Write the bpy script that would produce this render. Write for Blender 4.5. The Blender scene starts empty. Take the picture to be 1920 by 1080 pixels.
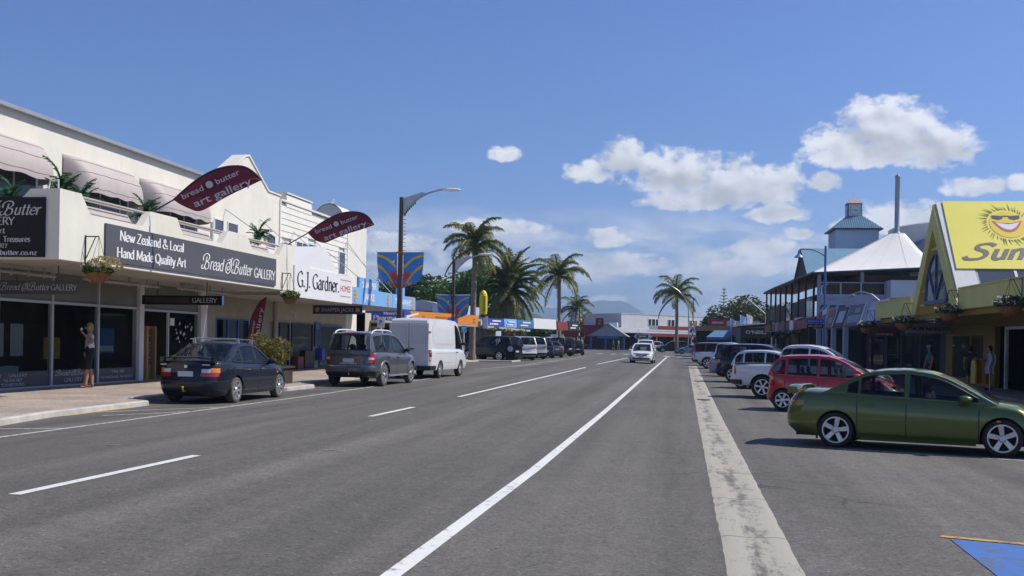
import bpy, bmesh, math, random
from mathutils import Vector, Matrix
rad = math.radians
random.seed(7)
SC = bpy.context.scene
COL = SC.collection

# ------------------------------------------------------------------ camera
PSI = math.atan(320 / 1950.0)
ROLL = rad(1.0)
_f = Vector((-math.sin(PSI), math.cos(PSI), 0)); _r = Vector((math.cos(PSI), math.sin(PSI), 0)); _u = Vector((0, 0, 1))
_R = _r * math.cos(ROLL) + _u * math.sin(ROLL)
_U = -_r * math.sin(ROLL) + _u * math.cos(ROLL)
cam_d = bpy.data.cameras.new('camera'); cam = bpy.data.objects.new('camera', cam_d); COL.objects.link(cam)
cam.matrix_world = Matrix(((_R.x, _U.x, -_f.x, 0), (_R.y, _U.y, -_f.y, 0), (_R.z, _U.z, -_f.z, 1.53), (0, 0, 0, 1)))
cam_d.sensor_width = 36; cam_d.lens = 36 * 1950 / 1920.0
cam_d.shift_y = (642.414 - 540) / 1920.0
cam_d.clip_start = 0.1; cam_d.clip_end = 30000
SC.camera = cam

# ------------------------------------------------------------------ light
SUN = Vector((1.0, 0.35, 1.3)).normalized()
EL = math.asin(SUN.z); AZ = math.atan2(SUN.x, SUN.y)
sl = bpy.data.lights.new('sun', 'SUN'); sl.energy = 5.0; sl.angle = rad(0.53); sl.color = (1.0, 0.93, 0.82)
so = bpy.data.objects.new('sun', sl); COL.objects.link(so)
so.rotation_euler = (-SUN).to_track_quat('-Z', 'Y').to_euler(); so.location = (30, 10, 60)
SC.view_settings.view_transform = 'Standard'; SC.view_settings.look = 'None'
SC.view_settings.gamma = 1; SC.view_settings.exposure = 0.06; SC.view_settings.use_curve_mapping = False
SC.render.engine = 'CYCLES'
cy = SC.cycles
cy.max_bounces = 6; cy.diffuse_bounces = 3; cy.glossy_bounces = 3; cy.transparent_max_bounces = 8; cy.volume_bounces = 0
cy.caustics_reflective = False; cy.caustics_refractive = False

# ------------------------------------------------------------------ sky
world = bpy.data.worlds.new('World'); SC.world = world; world.use_nodes = True
WT = world.node_tree; WN = WT.nodes; WL = WT.links
SKYS = 0.093
def wm(op, a, b=None, c=None, clamp=False):
    n = WN.new('ShaderNodeMath'); n.operation = op; n.use_clamp = clamp
    for i, s in enumerate((a, b, c)):
        if s is None: continue
        if isinstance(s, (int, float)): n.inputs[i].default_value = s
        else: WL.new(s, n.inputs[i])
    return n.outputs[0]
def wsmooth(x, lo, hi):
    n = WN.new('ShaderNodeMapRange'); n.interpolation_type = 'SMOOTHSTEP'
    n.inputs[1].default_value = lo; n.inputs[2].default_value = hi
    WL.new(x, n.inputs[0]); return n.outputs[0]
def build_world():
    bg = WN['Background']
    sky = WN.new('ShaderNodeTexSky'); sky.sky_type = 'NISHITA'; sky.sun_disc = False
    sky.sun_elevation = EL; sky.sun_rotation = AZ; sky.air_density = 1.0; sky.dust_density = 0.35; sky.ozone_density = 2.2
    tc = WN.new('ShaderNodeTexCoord'); sep = WN.new('ShaderNodeSeparateXYZ'); WL.new(tc.outputs['Generated'], sep.inputs[0])
    x, y, z = sep.outputs
    az = wm('ARCTAN2', x, y); el = wm('ARCSINE', z)
    # cumulus: groups of soft ellipses (azimuth, elevation, half width, half height in radians) broken up by noise
    comb = WN.new('ShaderNodeCombineXYZ'); WL.new(az, comb.inputs[0]); WL.new(wm('MULTIPLY', el, 1.35), comb.inputs[1])
    def noi(vec, scale, detail, rough, off=None, dist=0.0):
        n = WN.new('ShaderNodeTexNoise'); n.inputs['Scale'].default_value = scale
        n.inputs['Detail'].default_value = detail; n.inputs['Roughness'].default_value = rough; n.inputs['Distortion'].default_value = dist
        if off:
            a = WN.new('ShaderNodeVectorMath'); a.operation = 'ADD'; WL.new(vec, a.inputs[0]); a.inputs[1].default_value = off; vec = a.outputs[0]
        WL.new(vec, n.inputs['Vector']); return n.outputs[0]
    v = comb.outputs[0]
    big = noi(v, 21, 8, 0.57)
    fray = noi(v, 75, 5, 0.6)
    soft = noi(v, 21, 2.5, 0.5); soft2 = noi(v, 21, 2.5, 0.5, (0.009, 0.011, 0))
    def mk(elv, lst):
        mask = None
        for (a, e, ra, re) in lst:
            da = wm('MULTIPLY', wm('SUBTRACT', az, a), 1 / ra)
            de = wm('SUBTRACT', elv, e)
            de2 = wm('MAXIMUM', wm('MULTIPLY', de, 1 / re), wm('MULTIPLY', de, -1.5 / re))
            q = wm('SUBTRACT', 1.0, wm('ADD', wm('MULTIPLY', da, da), wm('MULTIPLY', de2, de2)))
            mask = q if mask is None else wm('SMOOTH_MAX', mask, q, 0.2)
        return wm('MAXIMUM', mask, -2.5)
    mask = mk(el, CLOUDS)
    over = mk(wm('ADD', el, 0.017), CLOUDS[:12])
    dens = wm('ADD', wm('MULTIPLY', mask, 0.95), wm('ADD', wm('MULTIPLY', wm('SUBTRACT', big, 0.5), 2.2), wm('MULTIPLY', wm('SUBTRACT', fray, 0.5), 2.1)))
    cov = wsmooth(dens, -0.15, 0.7)
    lit = wm('ADD', 0.90, wm('MULTIPLY', wm('SUBTRACT', soft, soft2), 1.1))
    lit = wm('ADD', lit, wm('MULTIPLY', wm('SUBTRACT', big, 0.5), 0.35))
    lit = wm('ADD', lit, wm('MULTIPLY', wm('SUBTRACT', fray, 0.5), 0.25))
    lit = wm('SUBTRACT', lit, wm('MULTIPLY', wm('MULTIPLY', wsmooth(over, -0.35, 0.9), wsmooth(dens, 0.1, 0.9)), 0.22))
    # thin low bands of broken cloud that run right round the horizon
    comb2 = WN.new('ShaderNodeCombineXYZ'); WL.new(wm('MULTIPLY', az, 0.42), comb2.inputs[0]); WL.new(wm('MULTIPLY', el, 1.5), comb2.inputs[1]); comb2.inputs[2].default_value = 3.7
    band = noi(comb2.outputs[0], 20, 7, 0.6)
    bw = wm('MULTIPLY', wsmooth(el, -0.01, 0.03), wm('SUBTRACT', 1.0, wsmooth(el, 0.085, 0.14)))
    bcov = wm('MULTIPLY', wm('MULTIPLY', wsmooth(band, 0.37, 0.62), bw), 0.88)
    alpha = wm('MAXIMUM', wm('MULTIPLY', cov, 0.97), bcov, clamp=True)
    br = wm('MULTIPLY', wm('MINIMUM', wm('MAXIMUM', lit, 0.56), 0.98), 1 / SKYS)
    cc = WN.new('ShaderNodeCombineColor')
    WL.new(wm('MULTIPLY', br, 0.985), cc.inputs[0]); WL.new(wm('MULTIPLY', br, 0.99), cc.inputs[1]); WL.new(wm('MULTIPLY', br, 1.03), cc.inputs[2])
    tint = WN.new('ShaderNodeMix'); tint.data_type = 'RGBA'; tint.blend_type = 'MULTIPLY'; tint.inputs[0].default_value = 1.0
    WL.new(sky.outputs[0], tint.inputs[6]); tint.inputs[7].default_value = SKYTINT
    mix = WN.new('ShaderNodeMix'); mix.data_type = 'RGBA'
    WL.new(alpha, mix.inputs[0]); WL.new(tint.outputs[2], mix.inputs[6]); WL.new(cc.outputs[0], mix.inputs[7])
    WL.new(mix.outputs[2], bg.inputs[0]); bg.inputs[1].default_value = SKYS
    world.cycles.sampling_method = 'MANUAL'; world.cycles.sample_map_resolution = 512
SKYTINT = (0.62, 0.79, 1.24, 1)
CLOUDS = [(0.1788, 0.1949, 0.0472, 0.0359), (0.1398, 0.1844, 0.0349, 0.0215), (0.2217, 0.1742, 0.0369, 0.0256), (0.1723, 0.1756, 0.0718, 0.0185), (-0.0897, 0.1617, 0.0287, 0.0144), (-0.0594, 0.1727, 0.0287, 0.0226), (-0.0077, 0.1577, 0.0538, 0.0318), (0.0445, 0.1492, 0.0487, 0.0297), (0.0801, 0.1477, 0.0328, 0.0256), (0.0176, 0.1367, 0.0615, 0.0174), (0.0911, 0.1221, 0.036, 0.013), (0.1257, 0.1495, 0.016, 0.012), (-0.173, 0.1776, 0.0174, 0.0103), (-0.0723, 0.1, 0.0267, 0.0123), (-0.1774, 0.1083, 0.0538, 0.0113), (-0.2766, 0.0897, 0.0615, 0.0164), (0.2539, 0.1414, 0.0297, 0.0123), (0.2893, 0.1434, 0.0133, 0.0103), (0.1937, 0.1149, 0.0564, 0.0195), (0.0724, 0.0898, 0.041, 0.0133), (-0.0617, 0.0743, 0.0718, 0.0144), (0.0483, 0.0724, 0.0615, 0.0133), (-0.1948, 0.0774, 0.0615, 0.0113), (-0.0663, 0.0427, 0.0231, 0.0062), (0.1058, 0.1043, 0.0205, 0.0082), (0.148, 0.1111, 0.0205, 0.0082)]
build_world()
# ------------------------------------------------------------------ helpers
def gz(X, Y):
    z = 0.0045 * max(0, min(Y, 160) - 25)
    if X > 0: z -= .22
    elif X > -6: z -= .22 * (X + 6) / 6
    return z
def L(h, k=1.0):
    h = h.lstrip('#'); o = []
    for i in (0, 2, 4):
        c = int(h[i:i+2], 16) / 255; o.append((c / 12.92 if c <= .04045 else ((c + .055) / 1.055) ** 2.4) * k)
    return (o[0], o[1], o[2], 1)
MATS = {}
def mat(name, col, rough=.6, var=.12, vs=3.0, bump=0.0, bs=40.0, metal=0.0, coat=0.0, spec=.5, stretch=None, dirt=0.0):
    if name in MATS: return MATS[name]
    m = bpy.data.materials.new(name); m.use_nodes = True; MATS[name] = m
    nt = m.node_tree; N = nt.nodes; K = nt.links; p = N['Principled BSDF']
    if len(col) == 3: col = (*col, 1)
    p.inputs['Roughness'].default_value = rough; p.inputs['Metallic'].default_value = metal
    p.inputs['Specular IOR Level'].default_value = spec
    if coat: p.inputs['Coat Weight'].default_value = coat; p.inputs['Coat Roughness'].default_value = .04
    tc = N.new('ShaderNodeTexCoord'); vec = tc.outputs['Object']
    if stretch:
        mp = N.new('ShaderNodeMapping'); mp.inputs['Scale'].default_value = stretch; K.new(vec, mp.inputs[0]); vec = mp.outputs[0]
    nz = N.new('ShaderNodeTexNoise'); nz.inputs['Scale'].default_value = vs; nz.inputs['Detail'].default_value = 6; nz.inputs['Roughness'].default_value = .6
    K.new(vec, nz.inputs['Vector'])
    rp = N.new('ShaderNodeValToRGB'); e = rp.color_ramp.elements
    e[0].position = .3; e[1].position = .7
    e[0].color = tuple(c * (1 - var) for c in col[:3]) + (1,); e[1].color = tuple(min(1, c * (1 + var)) for c in col[:3]) + (1,)
    K.new(nz.outputs[0], rp.inputs[0]); out = rp.outputs[0]
    if dirt:
        n2 = N.new('ShaderNodeTexNoise'); n2.inputs['Scale'].default_value = .9; n2.inputs['Detail'].default_value = 8; n2.inputs['Roughness'].default_value = .7
        mp2 = N.new('ShaderNodeMapping'); mp2.inputs['Scale'].default_value = (1.6, 1.6, .35); K.new(tc.outputs['Object'], mp2.inputs[0]); K.new(mp2.outputs[0], n2.inputs['Vector'])
        r2 = N.new('ShaderNodeMapRange'); r2.inputs[1].default_value = .5; r2.inputs[2].default_value = .8; r2.inputs[4].default_value = dirt; K.new(n2.outputs[0], r2.inputs[0])
        mx = N.new('ShaderNodeMix'); mx.data_type = 'RGBA'; K.new(r2.outputs[0], mx.inputs[0]); K.new(out, mx.inputs[6]); mx.inputs[7].default_value = (col[0]*.45, col[1]*.43, col[2]*.4, 1); out = mx.outputs[2]
    K.new(out, p.inputs['Base Color'])
    if bump:
        nb = N.new('ShaderNodeTexNoise'); nb.inputs['Scale'].default_value = bs; nb.inputs['Detail'].default_value = 4; K.new(tc.outputs['Object'], nb.inputs['Vector'])
        b = N.new('ShaderNodeBump'); b.inputs['Strength'].default_value = bump; b.inputs['Distance'].default_value = .02
        K.new(nb.outputs[0], b.inputs['Height']); K.new(b.outputs[0], p.inputs['Normal'])
    return m
def paint(name, col, metal=.25):
    dk = max(col[:3]) < .06
    m = mat('paint_' + name, col, rough=.42, var=.03, vs=2, metal=0 if dk else metal, coat=.75 if dk else 1.0, spec=.1 if dk else .4); return m
def leafmat(name, col, var=.45, vs=1.5, trans=.35):
    if name in MATS: return MATS[name]
    m = mat(name, col, rough=.5, var=var, vs=vs, spec=.3)
    nt = m.node_tree; N = nt.nodes; K = nt.links; p = N['Principled BSDF']; o = N['Material Output']
    t = N.new('ShaderNodeBsdfTranslucent'); K.new(p.inputs['Base Color'].links[0].from_socket, t.inputs[0])
    mx = N.new('ShaderNodeMixShader'); mx.inputs[0].default_value = trans
    K.new(p.outputs[0], mx.inputs[1]); K.new(t.outputs[0], mx.inputs[2]); K.new(mx.outputs[0], o.inputs[0]); return m
def glassmat(name, tint, alpha, rough=.02):
    if name in MATS: return MATS[name]
    m = bpy.data.materials.new(name); m.use_nodes = True; MATS[name] = m
    nt = m.node_tree; N = nt.nodes; K = nt.links; p = N['Principled BSDF']; o = N['Material Output']
    p.inputs['Base Color'].default_value = (*tint, 1); p.inputs['Roughness'].default_value = rough; p.inputs['IOR'].default_value = 1.5
    tr = N.new('ShaderNodeBsdfTransparent'); tr.inputs[0].default_value = (.75, .8, .82, 1)
    fr = N.new('ShaderNodeFresnel'); fr.inputs[0].default_value = 1.5
    ge = N.new('ShaderNodeNewGeometry'); bf = N.new('ShaderNodeMath'); bf.operation = 'SUBTRACT'; bf.inputs[0].default_value = 1.0; K.new(ge.outputs['Backfacing'], bf.inputs[1])
    fm = N.new('ShaderNodeMath'); fm.operation = 'MULTIPLY'; K.new(fr.outputs[0], fm.inputs[0]); K.new(bf.outputs[0], fm.inputs[1])
    ad = N.new('ShaderNodeMath'); ad.operation = 'MAXIMUM'; K.new(fm.outputs[0], ad.inputs[0]); ad.inputs[1].default_value = alpha
    mx = N.new('ShaderNodeMixShader'); K.new(ad.outputs[0], mx.inputs[0]); K.new(tr.outputs[0], mx.inputs[1]); K.new(p.outputs[0], mx.inputs[2]); K.new(mx.outputs[0], o.inputs[0])
    return m

OFF = {}
class MB:
    def __init__(s): s.v = []; s.f = []; s.m = []; s.marks = []
    def add(s, vs, fs, mi=0):
        b = len(s.v); s.v += [tuple(p) for p in vs]
        for f in fs: s.f.append(tuple(b + i for i in f)); s.m.append(mi)
        return s
    def box(s, x0, x1, y0, y1, z0, z1, mi=0):
        return s.add([(x0,y0,z0),(x1,y0,z0),(x1,y1,z0),(x0,y1,z0),(x0,y0,z1),(x1,y0,z1),(x1,y1,z1),(x0,y1,z1)],
            [(3,2,1,0),(4,5,6,7),(0,1,5,4),(1,2,6,5),(2,3,7,6),(3,0,4,7)], mi)
    def bar(s, a, b, w, h=None, up=(0,0,1), mi=0):
        h = h or w; a = Vector(a); b = Vector(b); d = (b - a).normalized(); u = Vector(up)
        if abs(d.dot(u)) > .95: u = Vector((1,0,0))
        r = d.cross(u).normalized(); u = r.cross(d)
        P = []
        for c in (a, b):
            for i, j in ((-1,-1),(1,-1),(1,1),(-1,1)): P.append(c + r*(i*w/2) + u*(j*h/2))
        return s.add(P, [(0,1,2,3),(7,6,5,4),(0,4,5,1),(1,5,6,2),(2,6,7,3),(3,7,4,0)], mi)
    def poly(s, pts, mi=0): return s.add(pts, [tuple(range(len(pts)))], mi)
    def prism(s, pts, ax, a, b, mi=0):
        def mk(p, t): return (t,p[0],p[1]) if ax == 'x' else (p[0],t,p[1]) if ax == 'y' else (p[0],p[1],t)
        n = len(pts); V = [mk(p,a) for p in pts] + [mk(p,b) for p in pts]
        return s.add(V, [tuple(range(n-1,-1,-1)), tuple(range(n,2*n))] + [(i,(i+1)%n,n+(i+1)%n,n+i) for i in range(n)], mi)
    def tube(s, path, r, n=8, mi=0, cap=True):
        path = [Vector(p) for p in path]; m = len(path)
        if not isinstance(r, (list, tuple)): r = [r]*m
        V = []; F = []; pu = None
        for i, p in enumerate(path):
            d = (path[min(i+1,m-1)] - path[max(i-1,0)]).normalized()
            if pu is None: pu = Vector((1,0,0)) if abs(d.x) < .9 else Vector((0,1,0))
            e = d.cross(pu).normalized(); pu = e.cross(d).normalized()
            for k in range(n):
                a = 2*math.pi*k/n; V.append(p + (e*math.cos(a) + pu*math.sin(a))*r[i])
        for i in range(m-1):
            for k in range(n): F.append((i*n+k, i*n+(k+1)%n, (i+1)*n+(k+1)%n, (i+1)*n+k))
        if cap: F.append(tuple(range(n-1,-1,-1))); F.append(tuple(range((m-1)*n, m*n)))
        return s.add(V, F, mi)
    def lathe(s, prof, c=(0,0,0), n=16, ax='z', mi=0):
        V = []; F = []; m = len(prof)
        for (r, t) in prof:
            for k in range(n):
                a = 2*math.pi*k/n; q = (r*math.cos(a), r*math.sin(a), t)
                if ax == 'y': q = (q[0], q[2], q[1])
                if ax == 'x': q = (q[2], q[0], q[1])
                V.append((c[0]+q[0], c[1]+q[1], c[2]+q[2]))
        for i in range(m-1):
            for k in range(n): F.append((i*n+k, i*n+(k+1)%n, (i+1)*n+(k+1)%n, (i+1)*n+k))
        return s.add(V, F, mi)
    def grid(s, fn, nu, nv, mi=0):
        V = [fn(i/nu, j/nv) for i in range(nu+1) for j in range(nv+1)]
        return s.add(V, [(i*(nv+1)+j, (i+1)*(nv+1)+j, (i+1)*(nv+1)+j+1, i*(nv+1)+j+1) for i in range(nu) for j in range(nv)], mi)
    def ell(s, c, r, nu=10, nv=7, mi=0, jit=0):
        def fn(u, v):
            a = 2*math.pi*u; b = math.pi*(v-.5); k = 1 + jit*math.sin(7*a+3*b)*math.cos(5*b)
            return (c[0]+r[0]*k*math.cos(b)*math.cos(a), c[1]+r[1]*k*math.cos(b)*math.sin(a), c[2]+r[2]*k*math.sin(b))
        return s.grid(fn, nu, nv, mi)
    def build(s, name, m, parent=None, smooth=None, fix=True, local=False):
        if len(s.marks) > 1 and 'lettering' in name:      # each line of writing is a piece of its own
            e = [k for k in s.marks if k < len(s.f)] + [len(s.f)]
            if e[0] > 0: e[0] = 0
            for a, b in zip(e, e[1:]):
                q = MB(); used = sorted({i for f in s.f[a:b] for i in f}); ix = {v: k for k, v in enumerate(used)}
                q.add([s.v[i] for i in used], [tuple(ix[i] for i in f) for f in s.f[a:b]]); last = q.build(name, m, parent, smooth, fix)
            return last
        me = bpy.data.meshes.new(name)
        off = OFF.get(parent, Vector((0,0,0))) if parent is not None else Vector((0,0,0))
        V = s.v if off.length == 0 else [(p[0]-off.x, p[1]-off.y, p[2]-off.z) for p in s.v]
        me.from_pydata(V, [], s.f)
        ms = m if isinstance(m, (list, tuple)) else [m]
        for x in ms: me.materials.append(x)
        if len(ms) > 1: me.polygons.foreach_set('material_index', s.m)
        if fix:
            bm = bmesh.new(); bm.from_mesh(me)
            if smooth: bmesh.ops.remove_doubles(bm, verts=bm.verts, dist=.0006)
            bmesh.ops.recalc_face_normals(bm, faces=bm.faces); bm.to_mesh(me); bm.free()
        if smooth:
            me.shade_smooth(); me.set_sharp_from_angle(angle=rad(smooth))
        o = bpy.data.objects.new(name, me); COL.objects.link(o)
        if parent is not None: o.parent = parent; OFF[o] = off
        return o
def tag(o, label=None, cat=None, group=None, kind=None):
    if label: o['label'] = label
    if cat: o['category'] = cat
    if group: o['group'] = group
    if kind: o['kind'] = kind
    return o
def thing(name, label, cat, loc=(0,0,0), rz=0, group=None, local=False):
    o = bpy.data.objects.new(name, None); COL.objects.link(o); o.empty_display_size = .3
    o.location = loc; o.rotation_euler = (0,0,rz); OFF[o] = Vector((0,0,0)) if local else Vector(loc)
    return tag(o, label, cat, group)
# right-hand row of buildings stands on a line turned 2.1 degrees
TH = rad(2.1); OX, OY = 10.06, 35.1
def rpt(lx, ly): return (OX + lx*math.cos(TH) - ly*math.sin(TH), OY + lx*math.sin(TH) + ly*math.cos(TH))
def rthing(name, label, cat, lx, ly, lz=0, group=None):
    x, y = rpt(lx, ly); o = thing(name, label, cat, (x, y, lz), TH, group, local=True); OFF[o] = Vector((lx, ly, lz)); return o
def children(o): return [c for c in bpy.data.objects if c.parent == o]
KIDS = {}
def dup(root, loc, rz, label, group=None, remap=None, scale=1.0):
    r = root.copy(); COL.objects.link(r); r.location = loc; r.rotation_euler = (0,0,rz); r.scale = (scale,)*3; r['label'] = label
    if group: r['group'] = group
    if root not in KIDS: KIDS[root] = [(c, children(c)) for c in children(root)]
    def cp(o, par):
        c = o.copy(); COL.objects.link(c); c.parent = par
        if remap:
            for i, sl_ in enumerate(c.material_slots):
                mm = o.data.materials[i]
                if mm and mm.name in remap: sl_.link = 'OBJECT'; sl_.material = remap[mm.name]
        return c
    for ch, gs in KIDS[root]:
        c = cp(ch, r)
        for g in gs: cp(g, c)
    return r
def interp(P, x):
    if x <= P[0][0]: return P[0][1]
    for a, b in zip(P, P[1:]):
        if x <= b[0]: return a[1] + (b[1]-a[1])*(x-a[0])/max(1e-9, b[0]-a[0])
    return P[-1][1]
def sst(t): t = max(0, min(1, t)); return t*t*(3-2*t)
def crom(P, n=6):
    o = []
    for i in range(len(P)-1):
        p0 = P[max(i-1,0)]; p1 = P[i]; p2 = P[i+1]; p3 = P[min(i+2,len(P)-1)]
        for k in range(n):
            t = k/n; o.append(tuple(.5*((2*b)+(-a+c)*t+(2*a-5*b+4*c-d)*t*t+(-a+3*b-3*c+d)*t**3) for a,b,c,d in zip(p0,p1,p2,p3)))
    o.append(tuple(P[-1])); return o

# ------------------------------------------------------------------ lettering
# pen-stroke glyphs, units of 1/100 cap height: advance, then strokes (l straight, c curved)
GL = {}
for row in """A 82 l2,0 40,100;l40,100 80,0;l17,36 64,36
B 70 l12,0 12,100;c12,100 45,98 57,77 42,55 12,53;c12,53 50,52 66,28 46,2 12,0
C 76 c70,80 48,100 14,78 6,48 20,12 50,0 72,20
D 80 l12,0 12,100;c12,100 50,98 72,70 72,32 50,2 12,0
E 66 l12,0 12,100;l12,98 58,98;l12,52 48,52;l12,2 60,2
F 62 l12,0 12,100;l12,98 58,98;l12,52 48,52
G 84 c72,82 48,100 16,80 6,48 20,12 50,0 74,16;l72,4 72,42;l54,42 80,42
H 84 l12,0 12,100;l70,0 70,100;l12,52 70,52
I 34 l16,0 16,100
J 48 c34,100 34,30 28,-10 12,-24 4,-10;l20,99 46,99
K 78 l12,0 12,100;l64,100 14,42;l32,60 72,0
L 62 l12,0 12,100;l12,2 58,2
M 100 l12,0 14,100;l14,100 50,12;l50,12 86,100;l86,100 88,0
N 86 l12,0 12,100;l12,100 72,0;l72,0 72,100
O 86 c44,100 14,82 8,50 18,14 44,0 70,14 80,50 72,84 44,100
P 66 l12,0 12,100;c12,100 48,98 60,74 46,50 12,46
Q 86 c44,100 14,82 8,50 18,14 44,0 70,14 80,50 72,84 44,100;l46,16 80,-22
R 76 l12,0 12,100;c12,100 48,98 60,75 44,53 12,51;l36,51 72,0
S 60 c52,82 32,100 10,84 14,62 46,42 52,18 30,0 6,18
T 72 l36,0 36,100;l4,98 68,98
U 82 c12,100 12,30 24,4 42,0 62,8 68,30 68,100
V 80 l2,100 40,0;l40,0 78,100
W 110 l2,100 30,0;l30,0 55,90;l55,90 80,0;l80,0 106,100
X 78 l4,100 72,0;l70,100 6,0
Y 76 l2,100 38,48;l74,100 38,48;l38,48 38,0
Z 70 l8,98 64,98;l64,98 6,2;l6,2 66,2
& 90 c84,40 60,6 28,0 6,20 20,46 48,66 50,90 34,100 22,84 34,56 84,0
a 54 c10,54 26,66 42,52 42,8 50,0;c42,40 18,36 6,18 18,0 42,14
b 58 l12,0 12,100;c12,50 32,66 52,48 50,16 32,0 12,12
c 50 c46,54 28,66 8,46 8,16 28,0 46,12
d 60 c46,52 28,66 8,46 8,16 26,0 46,14;l47,0 47,100
e 52 c8,34 46,36 42,58 26,66 8,46 8,16 28,0 46,12
f 36 c38,92 26,100 16,84 16,40 16,0;l2,64 34,64
g 54 c42,56 24,66 8,44 22,26 42,40 42,56;c22,26 8,14 42,2 44,-18 22,-30 6,-16 18,0
h 60 l12,0 12,100;c12,48 30,66 46,52 46,0
i 28 l13,0 13,65;l13,84 13,95
k 58 l12,0 12,100;l46,64 12,28;l26,40 52,0
l 28 l13,0 13,100
m 88 l12,0 12,65;c12,48 28,66 42,52 42,0;c42,48 58,66 74,52 74,0
n 60 l12,0 12,65;c12,46 30,66 46,52 46,0
o 56 c28,66 8,48 8,18 28,0 48,18 48,48 28,66
p 58 l12,-28 12,65;c12,50 32,66 52,48 50,16 32,0 12,12
q 58 c46,52 28,66 8,46 8,16 26,0 46,14;l46,65 46,-28
r 44 l12,0 12,65;c12,44 24,64 40,60
s 44 c38,54 22,66 8,52 20,36 38,20 24,0 6,10
t 36 l16,88 16,14;c16,14 20,0 34,8;l3,64 32,64
u 60 c12,65 12,16 26,0 46,16;l46,65 46,0
v 54 l2,65 26,0;l26,0 50,65
w 80 l2,65 22,0;l22,0 40,60;l40,60 58,0;l58,0 78,65
y 54 l2,65 28,2;c50,65 28,2 16,-26 4,-22
z 48 l6,64 42,64;l42,64 6,2;l6,2 44,2
2 58 c8,76 28,100 48,80 36,46 6,2;l6,2 52,2
4 60 l40,0 40,100;l40,100 4,30;l4,30 56,30
7 56 l6,98 52,98;l52,98 22,0
9 58 c48,70 24,40 8,68 28,100 48,76 44,28 14,0
. 26 l10,0 10,12
* 40 l20,58 20,96;l6,66 34,90;l34,66 6,90
' 22 l10,74 10,100
- 40 l4,36 36,36
+ 50 l4,40 44,40;l24,20 24,60""".split('\n'):
    k, adv, st = row.split(' ', 2)
    S_ = []
    for q in st.split(';'):
        S_.append((q[0], [tuple(float(c)/100 for c in p.split(',')) for p in q[1:].split()]))
    GL[k] = (float(adv)/100, S_)
# looped script capitals
SCRIPT = {'B': (.95, [('c', [(.30,.98),(.28,.5),(.10,.02),(-.16,.0),(-.22,.2),(-.05,.3)]), ('c', [(-.12,.62),(-.16,.98),(.2,1.22),(.62,1.1),(.66,.8),(.36,.6),(.2,.56)]), ('c', [(.3,.58),(.72,.5),(.74,.1),(.4,-.04),(.2,.12)])]),
          '&': (1.0, [('c', [(.5,.5),(.3,.4),(.36,.2),(.6,.24),(.66,.6),(.4,.85),(.08,.6),(.1,.1),(.46,-.1),(.86,.2),(.84,.8),(.5,1.1),(.1,.95)]), ('l', [(.5,.72),(.84,1.25)])]),
          'S': (.8, [('c', [(.78,.86),(.55,1.0),(.2,.9),(.2,.66),(.5,.5),(.6,.26),(.4,.02),(.0,.0),(-.12,.16)])])}
def pen(mb, text, org, U, V, Nn, h, xs=1.0, thick=.17, thin=.05, serif=.2, slant=0.0, script=False, width=None, mi=0, off=.006, align=0):
    """draw text with a broad pen; width fits the whole line; align -1 left, 0 centre"""
    adv = 0; mb.marks.append(len(mb.f))
    for ch in text:
        adv += (.3 if ch == ' ' else (SCRIPT[ch][0] if script and ch in SCRIPT else GL[ch][0]))
    if width: xs = width / (adv*h)
    x = 0 if align < 0 else -adv/2
    org = Vector(org); U = Vector(U); V = Vector(V); Nn = Vector(Nn); c = 0
    for ch in text:
        if ch == ' ': x += .3; continue
        a, strokes = SCRIPT[ch] if script and ch in SCRIPT else GL[ch]
        for kind, P in strokes:
            c += 1
            Q = crom(P, 5) if kind == 'c' else P
            n = len(Q); pv = []; 
            for i, (px, py) in enumerate(Q):
                ax, ay = Q[max(i-1,0)]; bx, by = Q[min(i+1,n-1)]
                dx, dy = bx-ax, by-ay; l = math.hypot(dx,dy) or 1; dx /= l; dy /= l
                ang = math.atan2(dy,dx); w = (thin + (thick-thin)*abs(math.sin(ang-rad(18))))/2
                nx, ny = -dy*w, dx*w
                pv.append(((px+nx), (py+ny))); pv.append(((px-nx), (py-ny)))
            def W3(p, o): return org + U*((x+p[0]+slant*p[1])*h*xs) + V*(p[1]*h) + Nn*o
            o = off + .0006*(c % 7)
            mb.add([W3(p,o) for p in pv], [(2*i,2*i+1,2*i+3,2*i+2) for i in range(n-1)], mi)
            if serif and kind == 'l' and len(P) == 2 and abs(P[0][1]-P[1][1]) > .4:
                for (px, py) in P:
                    s2 = serif/2; q = .02 if py < .5*(P[0][1]+P[1][1]) else -.02
                    mb.add([W3(p, o+.0004) for p in ((px-s2,py-.022+q),(px+s2,py-.022+q),(px+s2,py+.022+q),(px-s2,py+.022+q))], [(0,1,2,3)], mi)
        x += a
    return adv*h*xs
TCACHE = {}
def font2d(s, bold=0.0):
    k = (s, bold)
    if k in TCACHE: return TCACHE[k]
    cu = bpy.data.curves.new('t', 'FONT'); cu.body = s; cu.size = 1; cu.offset = bold; cu.resolution_u = 3
    ob = bpy.data.objects.new('t', cu); me = ob.to_mesh()
    vs = [(v.co.x, v.co.y) for v in me.vertices]; fs = [tuple(p.vertices) for p in me.polygons]
    ob.to_mesh_clear(); bpy.data.objects.remove(ob); bpy.data.curves.remove(cu)
    TCACHE[k] = (vs, fs); return vs, fs
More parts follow.
